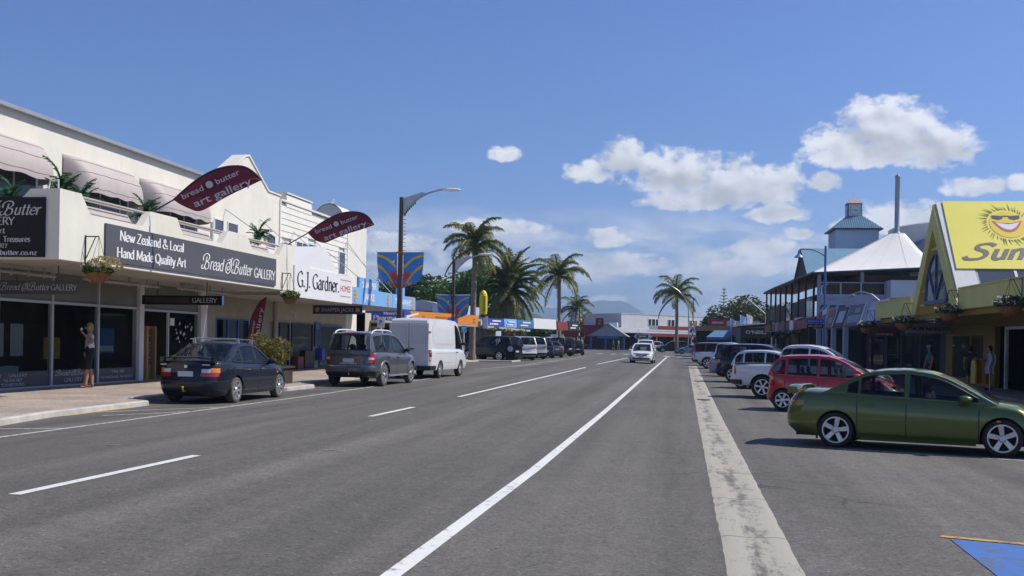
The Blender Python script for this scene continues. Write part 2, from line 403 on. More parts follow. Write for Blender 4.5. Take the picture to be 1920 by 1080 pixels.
def sans(mb, s, org, U, V, Nn, h, width=None, bold=.015, off=.006, slant=0, mi=0):
    """plain lettering, centred on org, cap height h"""
    vs, fs = font2d(s, bold)
    if not vs: return
    mb.marks.append(len(mb.f))
    x0 = min(v[0] for v in vs); x1 = max(v[0] for v in vs); k = h/.72; kx = (width/(x1-x0)) if width else k
    org = Vector(org); U = Vector(U); V = Vector(V); Nn = Vector(Nn)
    mb.add([org + U*((p[0]-(x0+x1)/2)*kx + slant*p[1]*k) + V*((p[1]-.36)*k) + Nn*off for p in vs], fs, mi)
XY = ((0,1,0),(0,0,1),(1,0,0))     # on a wall that faces the road from the left
YY = ((1,0,0),(0,0,1),(0,-1,0))    # on a face turned to the near end of the street
RX = ((0,-1,0),(0,0,1),(-1,0,0))   # on a wall that faces the road from the right
# ------------------------------------------------------------------ materials
M = {}
def asphalt(name, base, patch=.5):
    m = bpy.data.materials.new(name); m.use_nodes = True; nt = m.node_tree; N = nt.nodes; K = nt.links; p = N['Principled BSDF']
    g = N.new('ShaderNodeNewGeometry')
    def nz(scale, det=5, rough=.6, st=None):
        v = g.outputs['Position']
        if st:
            mp = N.new('ShaderNodeMapping'); mp.inputs['Scale'].default_value = st; K.new(v, mp.inputs[0]); v = mp.outputs[0]
        n = N.new('ShaderNodeTexNoise'); n.inputs['Scale'].default_value = scale; n.inputs['Detail'].default_value = det; n.inputs['Roughness'].default_value = rough; K.new(v, n.inputs['Vector']); return n.outputs[0]
    def mth(op, a, b):
        n = N.new('ShaderNodeMath'); n.operation = op
        for i, s in enumerate((a, b)):
            if isinstance(s, (int, float)): n.inputs[i].default_value = s
            else: K.new(s, n.inputs[i])
        return n.outputs[0]
    fine = nz(38, 4, .9); grain = nz(11, 5, .85); mid = nz(3.0, 6, .65); big = nz(.16, 5, .55); streak = nz(.8, 5, .6, (1.6, .05, 1)); speck = nz(22, 2, .5)
    f = mth('ADD', mth('MULTIPLY', mth('SUBTRACT', fine, .5), 1.7), 1.0)
    f = mth('MULTIPLY', f, mth('ADD', 1.0, mth('MULTIPLY', mth('SUBTRACT', grain, .5), 1.1)))
    f = mth('MULTIPLY', f, mth('ADD', 1.0, mth('MULTIPLY', mth('SUBTRACT', mid, .5), .5)))
    f = mth('MULTIPLY', f, mth('ADD', 1.0, mth('MULTIPLY', mth('SUBTRACT', big, .5), patch)))
    f = mth('MULTIPLY', f, mth('ADD', 1.0, mth('MULTIPLY', mth('SUBTRACT', streak, .5), 1.25)))
    f = mth('MULTIPLY', f, mth('ADD', 1.0, mth('MULTIPLY', mth('SUBTRACT', nz(.5, 3, .5, (1.0, .006, 1)), .5), .9)))
    st = N.new('ShaderNodeMapRange'); st.inputs[1].default_value = .57; st.inputs[2].default_value = .68; st.inputs[4].default_value = .55; K.new(nz(30, 2, .6), st.inputs[0]); f = mth('MULTIPLY', f, mth('ADD', 1.0, st.outputs[0]))
    ho = N.new('ShaderNodeMapRange'); ho.inputs[1].default_value = .44; ho.inputs[2].default_value = .34; ho.inputs[4].default_value = .45; K.new(nz(24, 3, .7), ho.inputs[0]); f = mth('MULTIPLY', f, mth('SUBTRACT', 1.0, ho.outputs[0]))
    # oil spots, tar-sealed cracks
    sp = N.new('ShaderNodeMapRange'); sp.inputs[1].default_value = .68; sp.inputs[2].default_value = .74; sp.inputs[4].default_value = .35
    K.new(nz(1.3, 4, .6), sp.inputs[0]); f = mth('MULTIPLY', f, mth('SUBTRACT', 1.0, sp.outputs[0]))
    vo = N.new('ShaderNodeTexVoronoi'); vo.feature = 'DISTANCE_TO_EDGE'; vo.inputs['Scale'].default_value = .33
    vv = N.new('ShaderNodeVectorMath'); vv.operation = 'ADD'; K.new(g.outputs['Position'], vv.inputs[0])
    nv = N.new('ShaderNodeTexNoise'); nv.inputs['Scale'].default_value = 1.2; nv.inputs['Detail'].default_value = 4; K.new(g.outputs['Position'], nv.inputs['Vector'])
    sc_ = N.new('ShaderNodeVectorMath'); sc_.operation = 'SCALE'; sc_.inputs['Scale'].default_value = 1.4; K.new(nv.outputs['Color'], sc_.inputs[0]); K.new(sc_.outputs[0], vv.inputs[1])
    K.new(vv.outputs[0], vo.inputs['Vector'])
    ck = N.new('ShaderNodeMapRange'); ck.inputs[1].default_value = .004; ck.inputs[2].default_value = .012; ck.inputs[3].default_value = .45; ck.inputs[4].default_value = 0; K.new(vo.outputs['Distance'], ck.inputs[0])
    cm = N.new('ShaderNodeMapRange'); cm.inputs[1].default_value = .52; cm.inputs[2].default_value = .62; K.new(nz(.11, 2, .5), cm.inputs[0])
    f = mth('MULTIPLY', f, mth('SUBTRACT', 1.0, mth('MULTIPLY', ck.outputs[0], cm.outputs[0])))
    vm = N.new('ShaderNodeVectorMath'); vm.operation = 'SCALE'; vm.inputs[0].default_value = base; K.new(f, vm.inputs['Scale']); K.new(vm.outputs[0], p.inputs['Base Color'])
    p.inputs['Roughness'].default_value = .8; p.inputs['Specular IOR Level'].default_value = .35
    b = N.new('ShaderNodeBump'); b.inputs['Strength'].default_value = .55; b.inputs['Distance'].default_value = .012; K.new(fine, b.inputs['Height']); K.new(b.outputs[0], p.inputs['Normal'])
    return m
def wornpaint(name, col, under, amount=.5, sc=6.0):
    m = bpy.data.materials.new(name); m.use_nodes = True; nt = m.node_tree; N = nt.nodes; K = nt.links; p = N['Principled BSDF']
    g = N.new('ShaderNodeNewGeometry')
    n = N.new('ShaderNodeTexNoise'); n.inputs['Scale'].default_value = sc; n.inputs['Detail'].default_value = 9; n.inputs['Roughness'].default_value = .75; K.new(g.outputs['Position'], n.inputs['Vector'])
    r = N.new('ShaderNodeMapRange'); r.inputs[1].default_value = amount; r.inputs[2].default_value = amount + .12; K.new(n.outputs[0], r.inputs[0])
    n2 = N.new('ShaderNodeTexNoise'); n2.inputs['Scale'].default_value = 1.2; n2.inputs['Detail'].default_value = 5; K.new(g.outputs['Position'], n2.inputs['Vector'])
    mv = N.new('ShaderNodeMix'); mv.data_type = 'RGBA'; K.new(n2.outputs[0], mv.inputs[0]); mv.inputs[6].default_value = tuple(c*.78 for c in col)+(1,); mv.inputs[7].default_value = (*col, 1)
    mx = N.new('ShaderNodeMix'); mx.data_type = 'RGBA'; K.new(r.outputs[0], mx.inputs[0]); K.new(mv.outputs[2], mx.inputs[6]); mx.inputs[7].default_value = (*under, 1)
    K.new(mx.outputs[2], p.inputs['Base Color']); p.inputs['Roughness'].default_value = .7; return m
def channelmat():
    """old concrete dish channel: two pale shoulders, a dark worn gravelly middle that wanders"""
    m = bpy.data.materials.new('dish_channel'); m.use_nodes = True; nt = m.node_tree; N = nt.nodes; K = nt.links; p = N['Principled BSDF']
    g = N.new('ShaderNodeNewGeometry'); sp = N.new('ShaderNodeSeparateXYZ'); K.new(g.outputs['Position'], sp.inputs[0])
    def nz(s, d, st):
        mp = N.new('ShaderNodeMapping'); mp.inputs['Scale'].default_value = st; K.new(g.outputs['Position'], mp.inputs[0])
        n = N.new('ShaderNodeTexNoise'); n.inputs['Scale'].default_value = s; n.inputs['Detail'].default_value = d; n.inputs['Roughness'].default_value = .72; K.new(mp.outputs[0], n.inputs['Vector']); return n.outputs[0]
    def mth(op, a, b):
        n = N.new('ShaderNodeMath'); n.operation = op
        for i, s in enumerate((a, b)):
            if isinstance(s, (int, float)): n.inputs[i].default_value = s
            else: K.new(s, n.inputs[i])
        return n.outputs[0]
    c = mth('SUBTRACT', 1.0, mth('MULTIPLY', mth('ABSOLUTE', mth('SUBTRACT', sp.outputs[0], .66), 0), 4.2))
    t = mth('ADD', mth('MULTIPLY', c, .40), mth('MULTIPLY', mth('SUBTRACT', nz(3.0, 9, (2.2, .35, 1)), .5), 2.6))
    t = mth('ADD', t, mth('MULTIPLY', mth('SUBTRACT', nz(9.0, 6, (1.0, .6, 1)), .5), 1.3))
    t = mth('ADD', t, mth('MULTIPLY', mth('SUBTRACT', nz(40, 3, (1, 1, 1)), .5), .9))
    r = N.new('ShaderNodeMapRange'); r.inputs[1].default_value = .18; r.inputs[2].default_value = .62; K.new(t, r.inputs[0])
    fr_ = mth('FRACT', mth('MULTIPLY', sp.outputs[1], .41), 0); jn = mth('LESS_THAN', fr_, .012)
    mm = mth('MAXIMUM', r.outputs[0], jn)
    rp = N.new('ShaderNodeMix'); rp.data_type = 'RGBA'; K.new(mm, rp.inputs[0]); rp.inputs[6].default_value = (.37, .345, .295, 1); rp.inputs[7].default_value = (.13, .125, .115, 1)
    K.new(rp.outputs[2], p.inputs['Base Color']); p.inputs['Roughness'].default_value = .9
    b = N.new('ShaderNodeBump'); b.inputs['Strength'].default_value = .6; b.inputs['Distance'].default_value = .01; K.new(nz(50, 3, (1,1,1)), b.inputs['Height']); K.new(b.outputs[0], p.inputs['Normal'])
    return m
def pavers():
    m = bpy.data.materials.new('brick_pavers'); m.use_nodes = True; nt = m.node_tree; N = nt.nodes; K = nt.links; p = N['Principled BSDF']
    g = N.new('ShaderNodeNewGeometry'); mp = N.new('ShaderNodeMapping'); mp.inputs['Rotation'].default_value = (0, 0, rad(45)); K.new(g.outputs['Position'], mp.inputs[0])
    b = N.new('ShaderNodeTexBrick'); K.new(mp.outputs[0], b.inputs['Vector']); b.inputs['Scale'].default_value = 4.6
    b.inputs['Color1'].default_value = (.36, .295, .25, 1); b.inputs['Color2'].default_value = (.46, .39, .335, 1); b.inputs['Mortar'].default_value = (.2, .175, .15, 1); b.inputs['Mortar Size'].default_value = .018
    n = N.new('ShaderNodeTexNoise'); n.inputs['Scale'].default_value = .7; n.inputs['Detail'].default_value = 7; K.new(g.outputs['Position'], n.inputs['Vector'])
    r = N.new('ShaderNodeMapRange'); r.inputs[1].default_value = .3; r.inputs[2].default_value = .75; r.inputs[3].default_value = .72; r.inputs[4].default_value = 1.15; K.new(n.outputs[0], r.inputs[0])
    s = N.new('ShaderNodeVectorMath'); s.operation = 'SCALE'; K.new(b.outputs['Color'], s.inputs[0]); K.new(r.outputs[0], s.inputs['Scale']); K.new(s.outputs[0], p.inputs['Base Color'])
    bp = N.new('ShaderNodeBump'); bp.inputs['Strength'].default_value = .4; bp.inputs['Distance'].default_value = .01; bp.invert = True; K.new(b.outputs['Fac'], bp.inputs['Height']); K.new(bp.outputs[0], p.inputs['Normal'])
    p.inputs['Roughness'].default_value = .85; return m
M['road'] = asphalt('asphalt', (.108, .102, .093)); M['lot'] = asphalt('asphalt_old', (.117, .11, .1), .7)
M['white_line'] = wornpaint('road_paint_white', (.74, .74, .72), (.12, .118, .115), .56)
M['thin_line'] = wornpaint('road_paint_thin', (.6, .6, .58), (.13, .128, .125), .5, 9)
M['yellow_line'] = wornpaint('road_paint_yellow', (.6, .34, .06), (.12, .118, .115), .5)
M['blue_line'] = wornpaint('road_paint_blue', (.05, .16, .46), (.09, .11, .16), .49, 5)
M['scuff'] = wornpaint('road_scuff', (.3, .29, .27), (.13, .128, .125), .45, 14); M['channel'] = channelmat(); M['pavers'] = pavers()
M['concrete'] = mat('concrete', (.46, .44, .39), .85, .2, 2.5, .3, 60, dirt=.5)
M['grass'] = mat('grass', (.07, .11, .03), .9, .4, .4, .5, 8)
M['cream'] = mat('cream_render', (.74, .71, .625), .85, .06, .8, .12, 90, dirt=.26)
M['weatherboard'] = mat('white_weatherboard', (.75, .73, .66), .7, .05, 1.0, dirt=.12)
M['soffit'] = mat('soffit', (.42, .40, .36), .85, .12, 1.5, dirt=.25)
M['grey_wall'] = mat('grey_wall', (.36, .33, .28), .85, .1, 1.2, dirt=.3)
M['cream_wall'] = mat('cream_wall', (.5, .46, .38), .85, .08, 1.2, dirt=.25)
M['taupe'] = mat('taupe_panel', (.40, .35, .33), .7, .08, 1.5)
M['awning'] = mat('awning_canvas', (.46, .405, .385), .6, .07, 2.0, .1, 30)
M['alu'] = mat('aluminium', (.55, .56, .6), .4, .06, 2, metal=.3)
M['white_metal'] = mat('white_metal', (.72, .72, .72), .45, .05, 2)
M['galv'] = mat('galvanised_steel', (.42, .44, .46), .45, .12, 3, metal=.6)
M['pole_brown'] = mat('concrete_pole', (.085, .07, .058), .85, .15, 3, .2, 40)
M['black'] = mat('black_plastic', (.018, .018, .02), .5, .1, 4)
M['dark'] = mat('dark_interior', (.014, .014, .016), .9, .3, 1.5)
M['sign_dark'] = mat('sign_charcoal', (.095, .098, .11), .4, .05, .7, spec=.25)
M['sign_black'] = mat('sign_black', (.012, .012, .017), .5, .1, .7, spec=.15)
M['sign_white'] = mat('sign_white', (.78, .78, .78), .4, .03, 1)
M['letter_white'] = mat('letter_white', (.8, .8, .8), .5, .02, 1)
M['letter_grey'] = mat('letter_silver', (.5, .5, .53), .5, .05, 1)
M['letter_black'] = mat('letter_black', (.015, .015, .02), .5, .02, 1)
M['letter_red'] = mat('letter_red', (.55, .06, .07), .5, .02, 1)
M['maroon'] = mat('maroon_cloth', (.19, .017, .032), .7, .1, 3, .1, 20)
M['sky_blue'] = mat('sky_blue_fascia', (.20, .43, .80), .5, .04, 1, dirt=.08)
M['royal'] = mat('royal_blue', (.03, .07, .40), .5, .06, 1)
M['navy'] = mat('navy_blue', (.022, .04, .12), .5, .08, 1)
M['mid_blue'] = mat('mid_blue', (.06, .16, .38), .5, .08, 1)
M['orange'] = mat('orange_fascia', (.74, .27, .03), .5, .06, 1, dirt=.12)
M['rust'] = mat('rust_orange', (.40, .11, .02), .6, .08, 1)
M['gold'] = mat('gold', (.55, .33, .04), .5, .1, 6)
M['win'] = glassmat('window_glass', (.012, .014, .018), .1)
M['win_up'] = glassmat('upper_glass', (.10, .12, .17), .75, .05)
M['curtain'] = mat('curtain', (.36, .37, .42), .9, .15, 6, stretch=(1, 6, .3))
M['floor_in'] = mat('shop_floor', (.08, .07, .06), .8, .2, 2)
M['wood'] = mat('pale_wood', (.35, .21, .09), .6, .2, 3, stretch=(1, 1, .2))
M['dark_wood'] = mat('dark_wood', (.05, .03, .022), .7, .2, 3, stretch=(1, 1, .3))
M['brown'] = mat('brown_board', (.075, .033, .024), .7, .15, 2)
M['red'] = mat('red_paint', (.42, .03, .03), .5, .08, 1.5)
M['dull_red'] = mat('dull_red', (.25, .03, .028), .55, .1, 1.5)
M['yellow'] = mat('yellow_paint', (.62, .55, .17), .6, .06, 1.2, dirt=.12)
M['yellow_deep_shade'] = mat('deep_yellow_shade', (.24, .16, .014), .6, .08, 1.5)  # deep yellow paint, darkened further so the colour carries the canopy shade
M['yellow_sign'] = mat('yellow_sign', (.88, .79, .11), .5, .03, .8)
M['bright_yellow'] = mat('bright_yellow', (.72, .57, .012), .4, .05, 1.5)
M['blue_grey'] = mat('blue_grey_wall', (.30, .34, .45), .75, .06, 1, dirt=.12)
M['pale_blue'] = mat('pale_blue_grey', (.44, .50, .62), .7, .05, 1, dirt=.1)
M['lamp_blue'] = mat('lamp_blue', (.06, .14, .34), .4, .06, 2)
M['tent'] = mat('tent_canvas', (.82, .81, .76), .7, .03, 1, .05, 6)
M['roof_blue'] = mat('blue_roof', (.17, .31, .42), .45, .08, 1.5, metal=.2)
M['roof_grey'] = mat('grey_roof', (.34, .36, .40), .5, .1, 1.2, metal=.2)
M['trim_dark'] = mat('dark_blue_trim', (.03, .05, .09), .5, .05, 2)
M['copper'] = mat('copper_cap', (.5, .33, .29), .5, .1, 4)
M['off_white'] = mat('off_white_wall', (.68, .66, .65), .8, .05, .8, dirt=.14)
M['rim'] = mat('alloy_rim', (.62, .62, .64), .3, .05, 4, metal=.7)
M['rim_dull'] = mat('dull_rim', (.45, .44, .42), .45, .15, 6, metal=.5)
M['tyre'] = mat('tyre_rubber', (.02, .02, .021), .85, .25, 6)
M['tyre_dusty'] = mat('tyre_dusty', (.085, .08, .072), .9, .3, 5)
M['carglass'] = glassmat('car_glass', (.012, .014, .018), .42)
M['carglass_blue'] = glassmat('car_glass_tint', (.02, .026, .045), .4)
M['chrome'] = mat('chrome', (.75, .75, .77), .15, .03, 2, metal=1.0)
M['lamp_red'] = mat('tail_lamp_red', (.42, .012, .014), .15, .15, 20, coat=1)
M['lamp_amber'] = mat('lamp_amber', (.75, .23, .02), .15, .15, 20, coat=1)
M['lamp_clear'] = mat('lamp_clear', (.62, .63, .66), .12, .12, 14, coat=1)
M['plate'] = mat('number_plate', (.6, .61, .63), .4, .06, 20)
M['skin'] = mat('skin', (.40, .21, .14), .6, .08, 5)
M['hair'] = mat('blond_hair', (.33, .23, .10), .7, .3, 20)
M['hair_dark'] = mat('dark_hair', (.03, .022, .018), .7, .3, 20)
M['terracotta'] = mat('coir_liner', (.27, .12, .045), .95, .3, 14, .8, 30)
M['trunk'] = mat('palm_trunk', (.235, .20, .165), .95, .25, 3, .6, 14, stretch=(1, 1, 3))
M['bark'] = mat('bark', (.12, .095, .075), .95, .25, 3, .6, 14)
M['frond'] = leafmat('palm_frond', (.155, .18, .055)); M['frond_dark'] = leafmat('date_palm_frond', (.12, .14, .045))
M['frond_dry'] = leafmat('dry_frond', (.34, .23, .06)); M['leaf'] = leafmat('leaf_green', (.085, .16, .025)); M['leaf_dark'] = leafmat('leaf_dark', (.045, .08, .025))
M['leaf_olive'] = leafmat('leaf_olive', (.17, .15, .032)); M['leaf_fern'] = leafmat('leaf_fern', (.035, .12, .05)); M['flower'] = leafmat('white_flower', (.8, .8, .78), .08); M['flower_pink'] = leafmat('pink_flower', (.7, .33, .25), .2)
M['hill'] = mat('bush_clad_hill', (.05, .075, .03), .95, .4, .03, .6, .2)
M['mountain'] = mat('forest_mountain', (.035, .06, .03), .95, .4, .004, 0)

# ------------------------------------------------------------------ ground
def sheet(name, xs, ys, m, dz, kind='structure', zf=gz):
    b = MB(); V = [(x, y, zf(x, y) + dz) for x in xs for y in ys]; n = len(ys)
    b.add(V, [(i*n+j, (i+1)*n+j, (i+1)*n+j+1, i*n+j+1) for i in range(len(xs)-1) for j in range(n-1)])
    return tag(b.build(name, m), kind=kind)
sheet('ground', (-6500, -60, -6, 0, 60, 6500), (-400, 25, 160, 6500), M['grass'], -.03)
sheet('road', (-32, -6, 0), (-60, 25, 160, 250), M['road'], 0)
sheet('parking_lane', (.0, 9.2), (-60, 25, 160, 250), M['lot'], 0)
def strip(name, pts, w, m, dz=.005):
    """flat painted strip following ground points"""
    b = MB(); V = []
    for i, (x, y) in enumerate(pts):
        ax, ay = pts[max(i-1,0)]; bx, by = pts[min(i+1,len(pts)-1)]; l = math.hypot(bx-ax, by-ay); nx, ny = -(by-ay)/l*w/2, (bx-ax)/l*w/2
        for s in (1, -1): V.append((x+s*nx, y+s*ny, gz(x+s*nx, y+s*ny)+dz))
    b.add(V, [(2*i, 2*i+1, 2*i+3, 2*i+2) for i in range(len(pts)-1)])
    return tag(b.build(name, m, fix=False), kind='structure')
def seg(a, b, n=8): return [(a[0]+(b[0]-a[0])*i/n, a[1]+(b[1]-a[1])*i/n) for i in range(n+1)]
for a, b in (((-6.25, -3), (-6.24, 1)), ((-6.25, 9.0), (-6.17, 12.6)), ((-6.15, 20.1), (-6.1, 23.3)), ((-6.05, 28), (-5.6, 61)), ((-5.6, 69.4), (-5.05, 98)), ((-5, 104), (-4.6, 109))):
    strip('centre_line', seg(a, b), .13, M['white_line'])
strip('edge_line', seg((-2.2, -20), (-2.02, 7.2), 10) + seg((-1.91, 13.6), (-1.67, 112), 30) + [(-1.4, 118), (-.6, 124)], .14, M['white_line'])
strip('edge_line', seg((-9.95, -10), (-9.92, 14), 8) + seg((-9.9, 20), (-9.7, 45), 12), .09, M['thin_line'])
for a, b in (((-9.95, 15.6), (-11.0, 15.0)), ((-10.0, 21.4), (-11.9, 18.4)), ((-9.9, 29.8), (-11.6, 29.4)), ((-9.75, 45), (-11.6, 44.6)), ((-9.9,20.0), (-10.9, 18.3))):
    strip('bay_line', seg(a, b, 3), .08, M['thin_line'])
for k, (x, y) in enumerate(((-9.3, 62), (-9.3, 72), (-9.2, 84), (-9.1, 92))): strip('bay_line', seg((x, y), (x+.4, y+3.2), 3), .1, M['thin_line'])
strip('bay_line', [(-10.5, 52), (-9.6, 60), (-9.5, 72), (-9.0, 100), (-8, 112)], .09, M['thin_line'])
for k in range(7): strip('crossing_bar', seg((-9.5+k*1.5, 118), (-9.2+k*1.5, 121), 2), .5, M['white_line'])
for k in range(1, 22):   # angled stalls on the right
    y = 18.72 + 3.13*(k-1)
    strip('bay_line', seg((2.7, y), (7.6, y-1.67), 4), .09, M['thin_line'])
b = MB(); b.poly([(x, y, gz(x, y)+.006) for x, y in ((2.47, 10.17), (7.6, 8.47), (7.6, 6.0), (2.42, 7.6))]); tag(b.build('disabled_bay', M['blue_line']), kind='structure'); strip('disabled_bay_line', [(2.42, 10.28), (7.6, 8.58)], .1, M['yellow_line'], .007)
# small road litter marks: reflectors and scuffs
for x, y, l_ in ((-7.9, 13.4, .12), (-5.0, 14.1, .16), (-6.5, 25.6, .1), (-7.2, 34, .2)):
    strip('road_mark', [(x, y), (x+l_, y+.05), (x+l_*1.6, y+.02)], .06, M['scuff'])
# dish channel: shallow concrete gutter between road and stalls
b = MB(); rn_ = random.Random(4); ys = [-60+2*i for i in range(32)] + [4.0+.22*i for i in range(110)] + [28.3+1*i for i in range(60)]; pr = ((.36, .004), (.45, 0.004), (.55, -.004), (.66, -.008), (.77, -.004), (.87, 0.004), (.95, .004)); V = []
for y in ys:
    for x, z in pr: V.append((x + .0012*max(y, 0) + rn_.uniform(-.007, .007)*(x < .4 or x > .9), y, gz(1, y) + (z + .008 if .4 < x < .9 else .001)))
n = len(pr); b.add(V, [(i*n+j, i*n+j+1, (i+1)*n+j+1, (i+1)*n+j) for i in range(len(ys)-1) if ys[i] < 78 for j in range(n-1)])
tag(b.build('dish_channel', M['channel'], smooth=40), kind='structure')
b = MB()
for k in range(9): b.box(.5+k*.045, .525+k*.045, 33.2, 33.6, gz(1, 33)+.012, gz(1, 33)+.03)
tag(b.build('drain_grate', M['dark']), 'iron drain grate set across the pale dish channel', 'drain grate')
# footpaths
KERB = [(-10.95, -20), (-10.98, 10), (-11.06, 15.2), (-11.5, 17.6), (-11.62, 21.4), (-12.45, 21.9), (-12.45, 27.6), (-11.25, 28.6), (-11.15, 30.6), (-11.95, 31.4), (-11.95, 47), (-13.9, 49), (-14.2, 67), (-13.6, 69.0), (-11.4, 69.6), (-11.2, 72.2), (-16.4, 74), (-16.6, 112), (-11.2, 113.2), (-11, 117), (-16, 119), (-30, 124)]
def footpath(name, line, far, m, hh=.11, kw=.15):
    P = []
    for (x0, y0), (x1, y1) in zip(line, line[1:]):
        n = max(1, int(abs(y1-y0)/4))
        for i in range(n): P.append((x0+(x1-x0)*i/n, y0+(y1-y0)*i/n))
    P.append(line[-1]); s = 1 if far > P[0][0] else -1
    b = MB(); k = MB(); V = []; K2 = []
    for i, (x, y) in enumerate(P):
        ax, ay = P[max(i-1,0)]; bx, by = P[min(i+1,len(P)-1)]; l = math.hypot(bx-ax, by-ay); nx, ny = (by-ay)/l*s, -(bx-ax)/l*s
        z = gz(x, y); ix, iy = x+nx*kw, y+ny*kw
        K2 += [(x, y, z-.02), (x+nx*.01, y+ny*.01, z+hh-.02), (x+nx*.03, y+ny*.03, z+hh), (ix, iy, z+hh), (ix, iy, z-.02)]
        V += [(ix, iy, z+hh-.004), (far, y, z+hh)]
    m_ = len(P)
    b.add(V, [(2*i, 2*i+1, 2*i+3, 2*i+2) for i in range(m_-1)]); k.add(K2, [(5*i+j, 5*i+j+1, 5*i+j+6, 5*i+j+5) for i in range(m_-1) for j in range(4)])
    tag(b.build(name, m), kind='structure'); tag(k.build('kerb', M['concrete']), kind='structure')
footpath('footpath', KERB, -24, M['pavers'])
footpath('footpath', [(8.2, -20), (8.2, 40), (7.6, 70), (6.4, 105), (3, 112.5), (1.2, 113.3), (1.2, 114.2), (3, 115), (6.5, 118), (9, 128)], 24, M['pavers'])
strip('gutter_paint', [(-11.42, 17.9), (-11.5, 19.2), (-11.52, 20.6)], .07, M['yellow_line'], .006)
# traffic island by the crossing on the right
b = MB(); b.prism([(-.5, 110), (.6, 109.6), (6.5, 111.6), (6.5, 113), (.4, 113), (-.3, 111.2)], 'z', gz(1, 110)-.05, gz(1, 110)+.13); tag(b.build('traffic_island', M['concrete']), kind='structure')
# ------------------------------------------------------------------ vehicles
def make_wheel(parent, x, y, R, w, side, spokes=5, rimr=.66, dusty=False, rim='rim', sw=.055, twin=False):
    t = MB(); o = side
    prof = [(R*rimr, -w/2+.01), (R*.82, -w/2), (R*.95, -w/2+.012), (R, -w/2+.04), (R, w/2-.04), (R*.95, w/2-.012), (R*.82, w/2), (R*rimr, w/2-.01)]
    t.lathe(prof, (x, y, R), 28, 'y')
    tw = t.build('wheel', M['tyre_dusty'] if dusty else M['tyre'], parent, smooth=35)
    r = MB(); rr = R*rimr; yo = y + o*(w/2-.012)
    r.lathe([(rr+.006, yo-y+o*.004), (rr*.93, yo-y+o*.004), (rr*.9, yo-y-o*.05), (rr*.9, yo-y-o*.12)], (x, y, R), 28, 'y')
    r.lathe([(.0, yo-y+o*.006), (.05, yo-y+o*.006), (.07, yo-y-o*.012), (.07, yo-y-o*.06)], (x, y, R), 14, 'y')
    for k in range(spokes):
        a = 2*math.pi*k/spokes + .3 + x
        for da in ((-.12, .12) if twin else (0,)):
            c, s_ = math.cos(a+da), math.sin(a+da); pw = sw*(.6 if twin else 1)
            P = []
            for rad_, ww, dd in ((.045, pw*.9, -.012), (rr*.95, pw*(1.15 if not twin else 1.0), 0.0)):
                for e in (-1, 1):
                    for dep in (0, -.035): P.append((x + c*rad_ - s_*ww/2*e, yo + o*(dd+dep), R + s_*rad_ + c*ww/2*e))
            r.add(P, [(0,2,6,4), (1,5,7,3), (0,4,5,1), (2,3,7,6)])
    r.build('rim', M[rim], tw, smooth=35)
    d = MB(); d.lathe([(.0, yo-y-o*.075), (rr*.9, yo-y-o*.075)], (x, y, R), 20, 'y'); d.build('brake_disc', M['dark'], tw)
    return tw
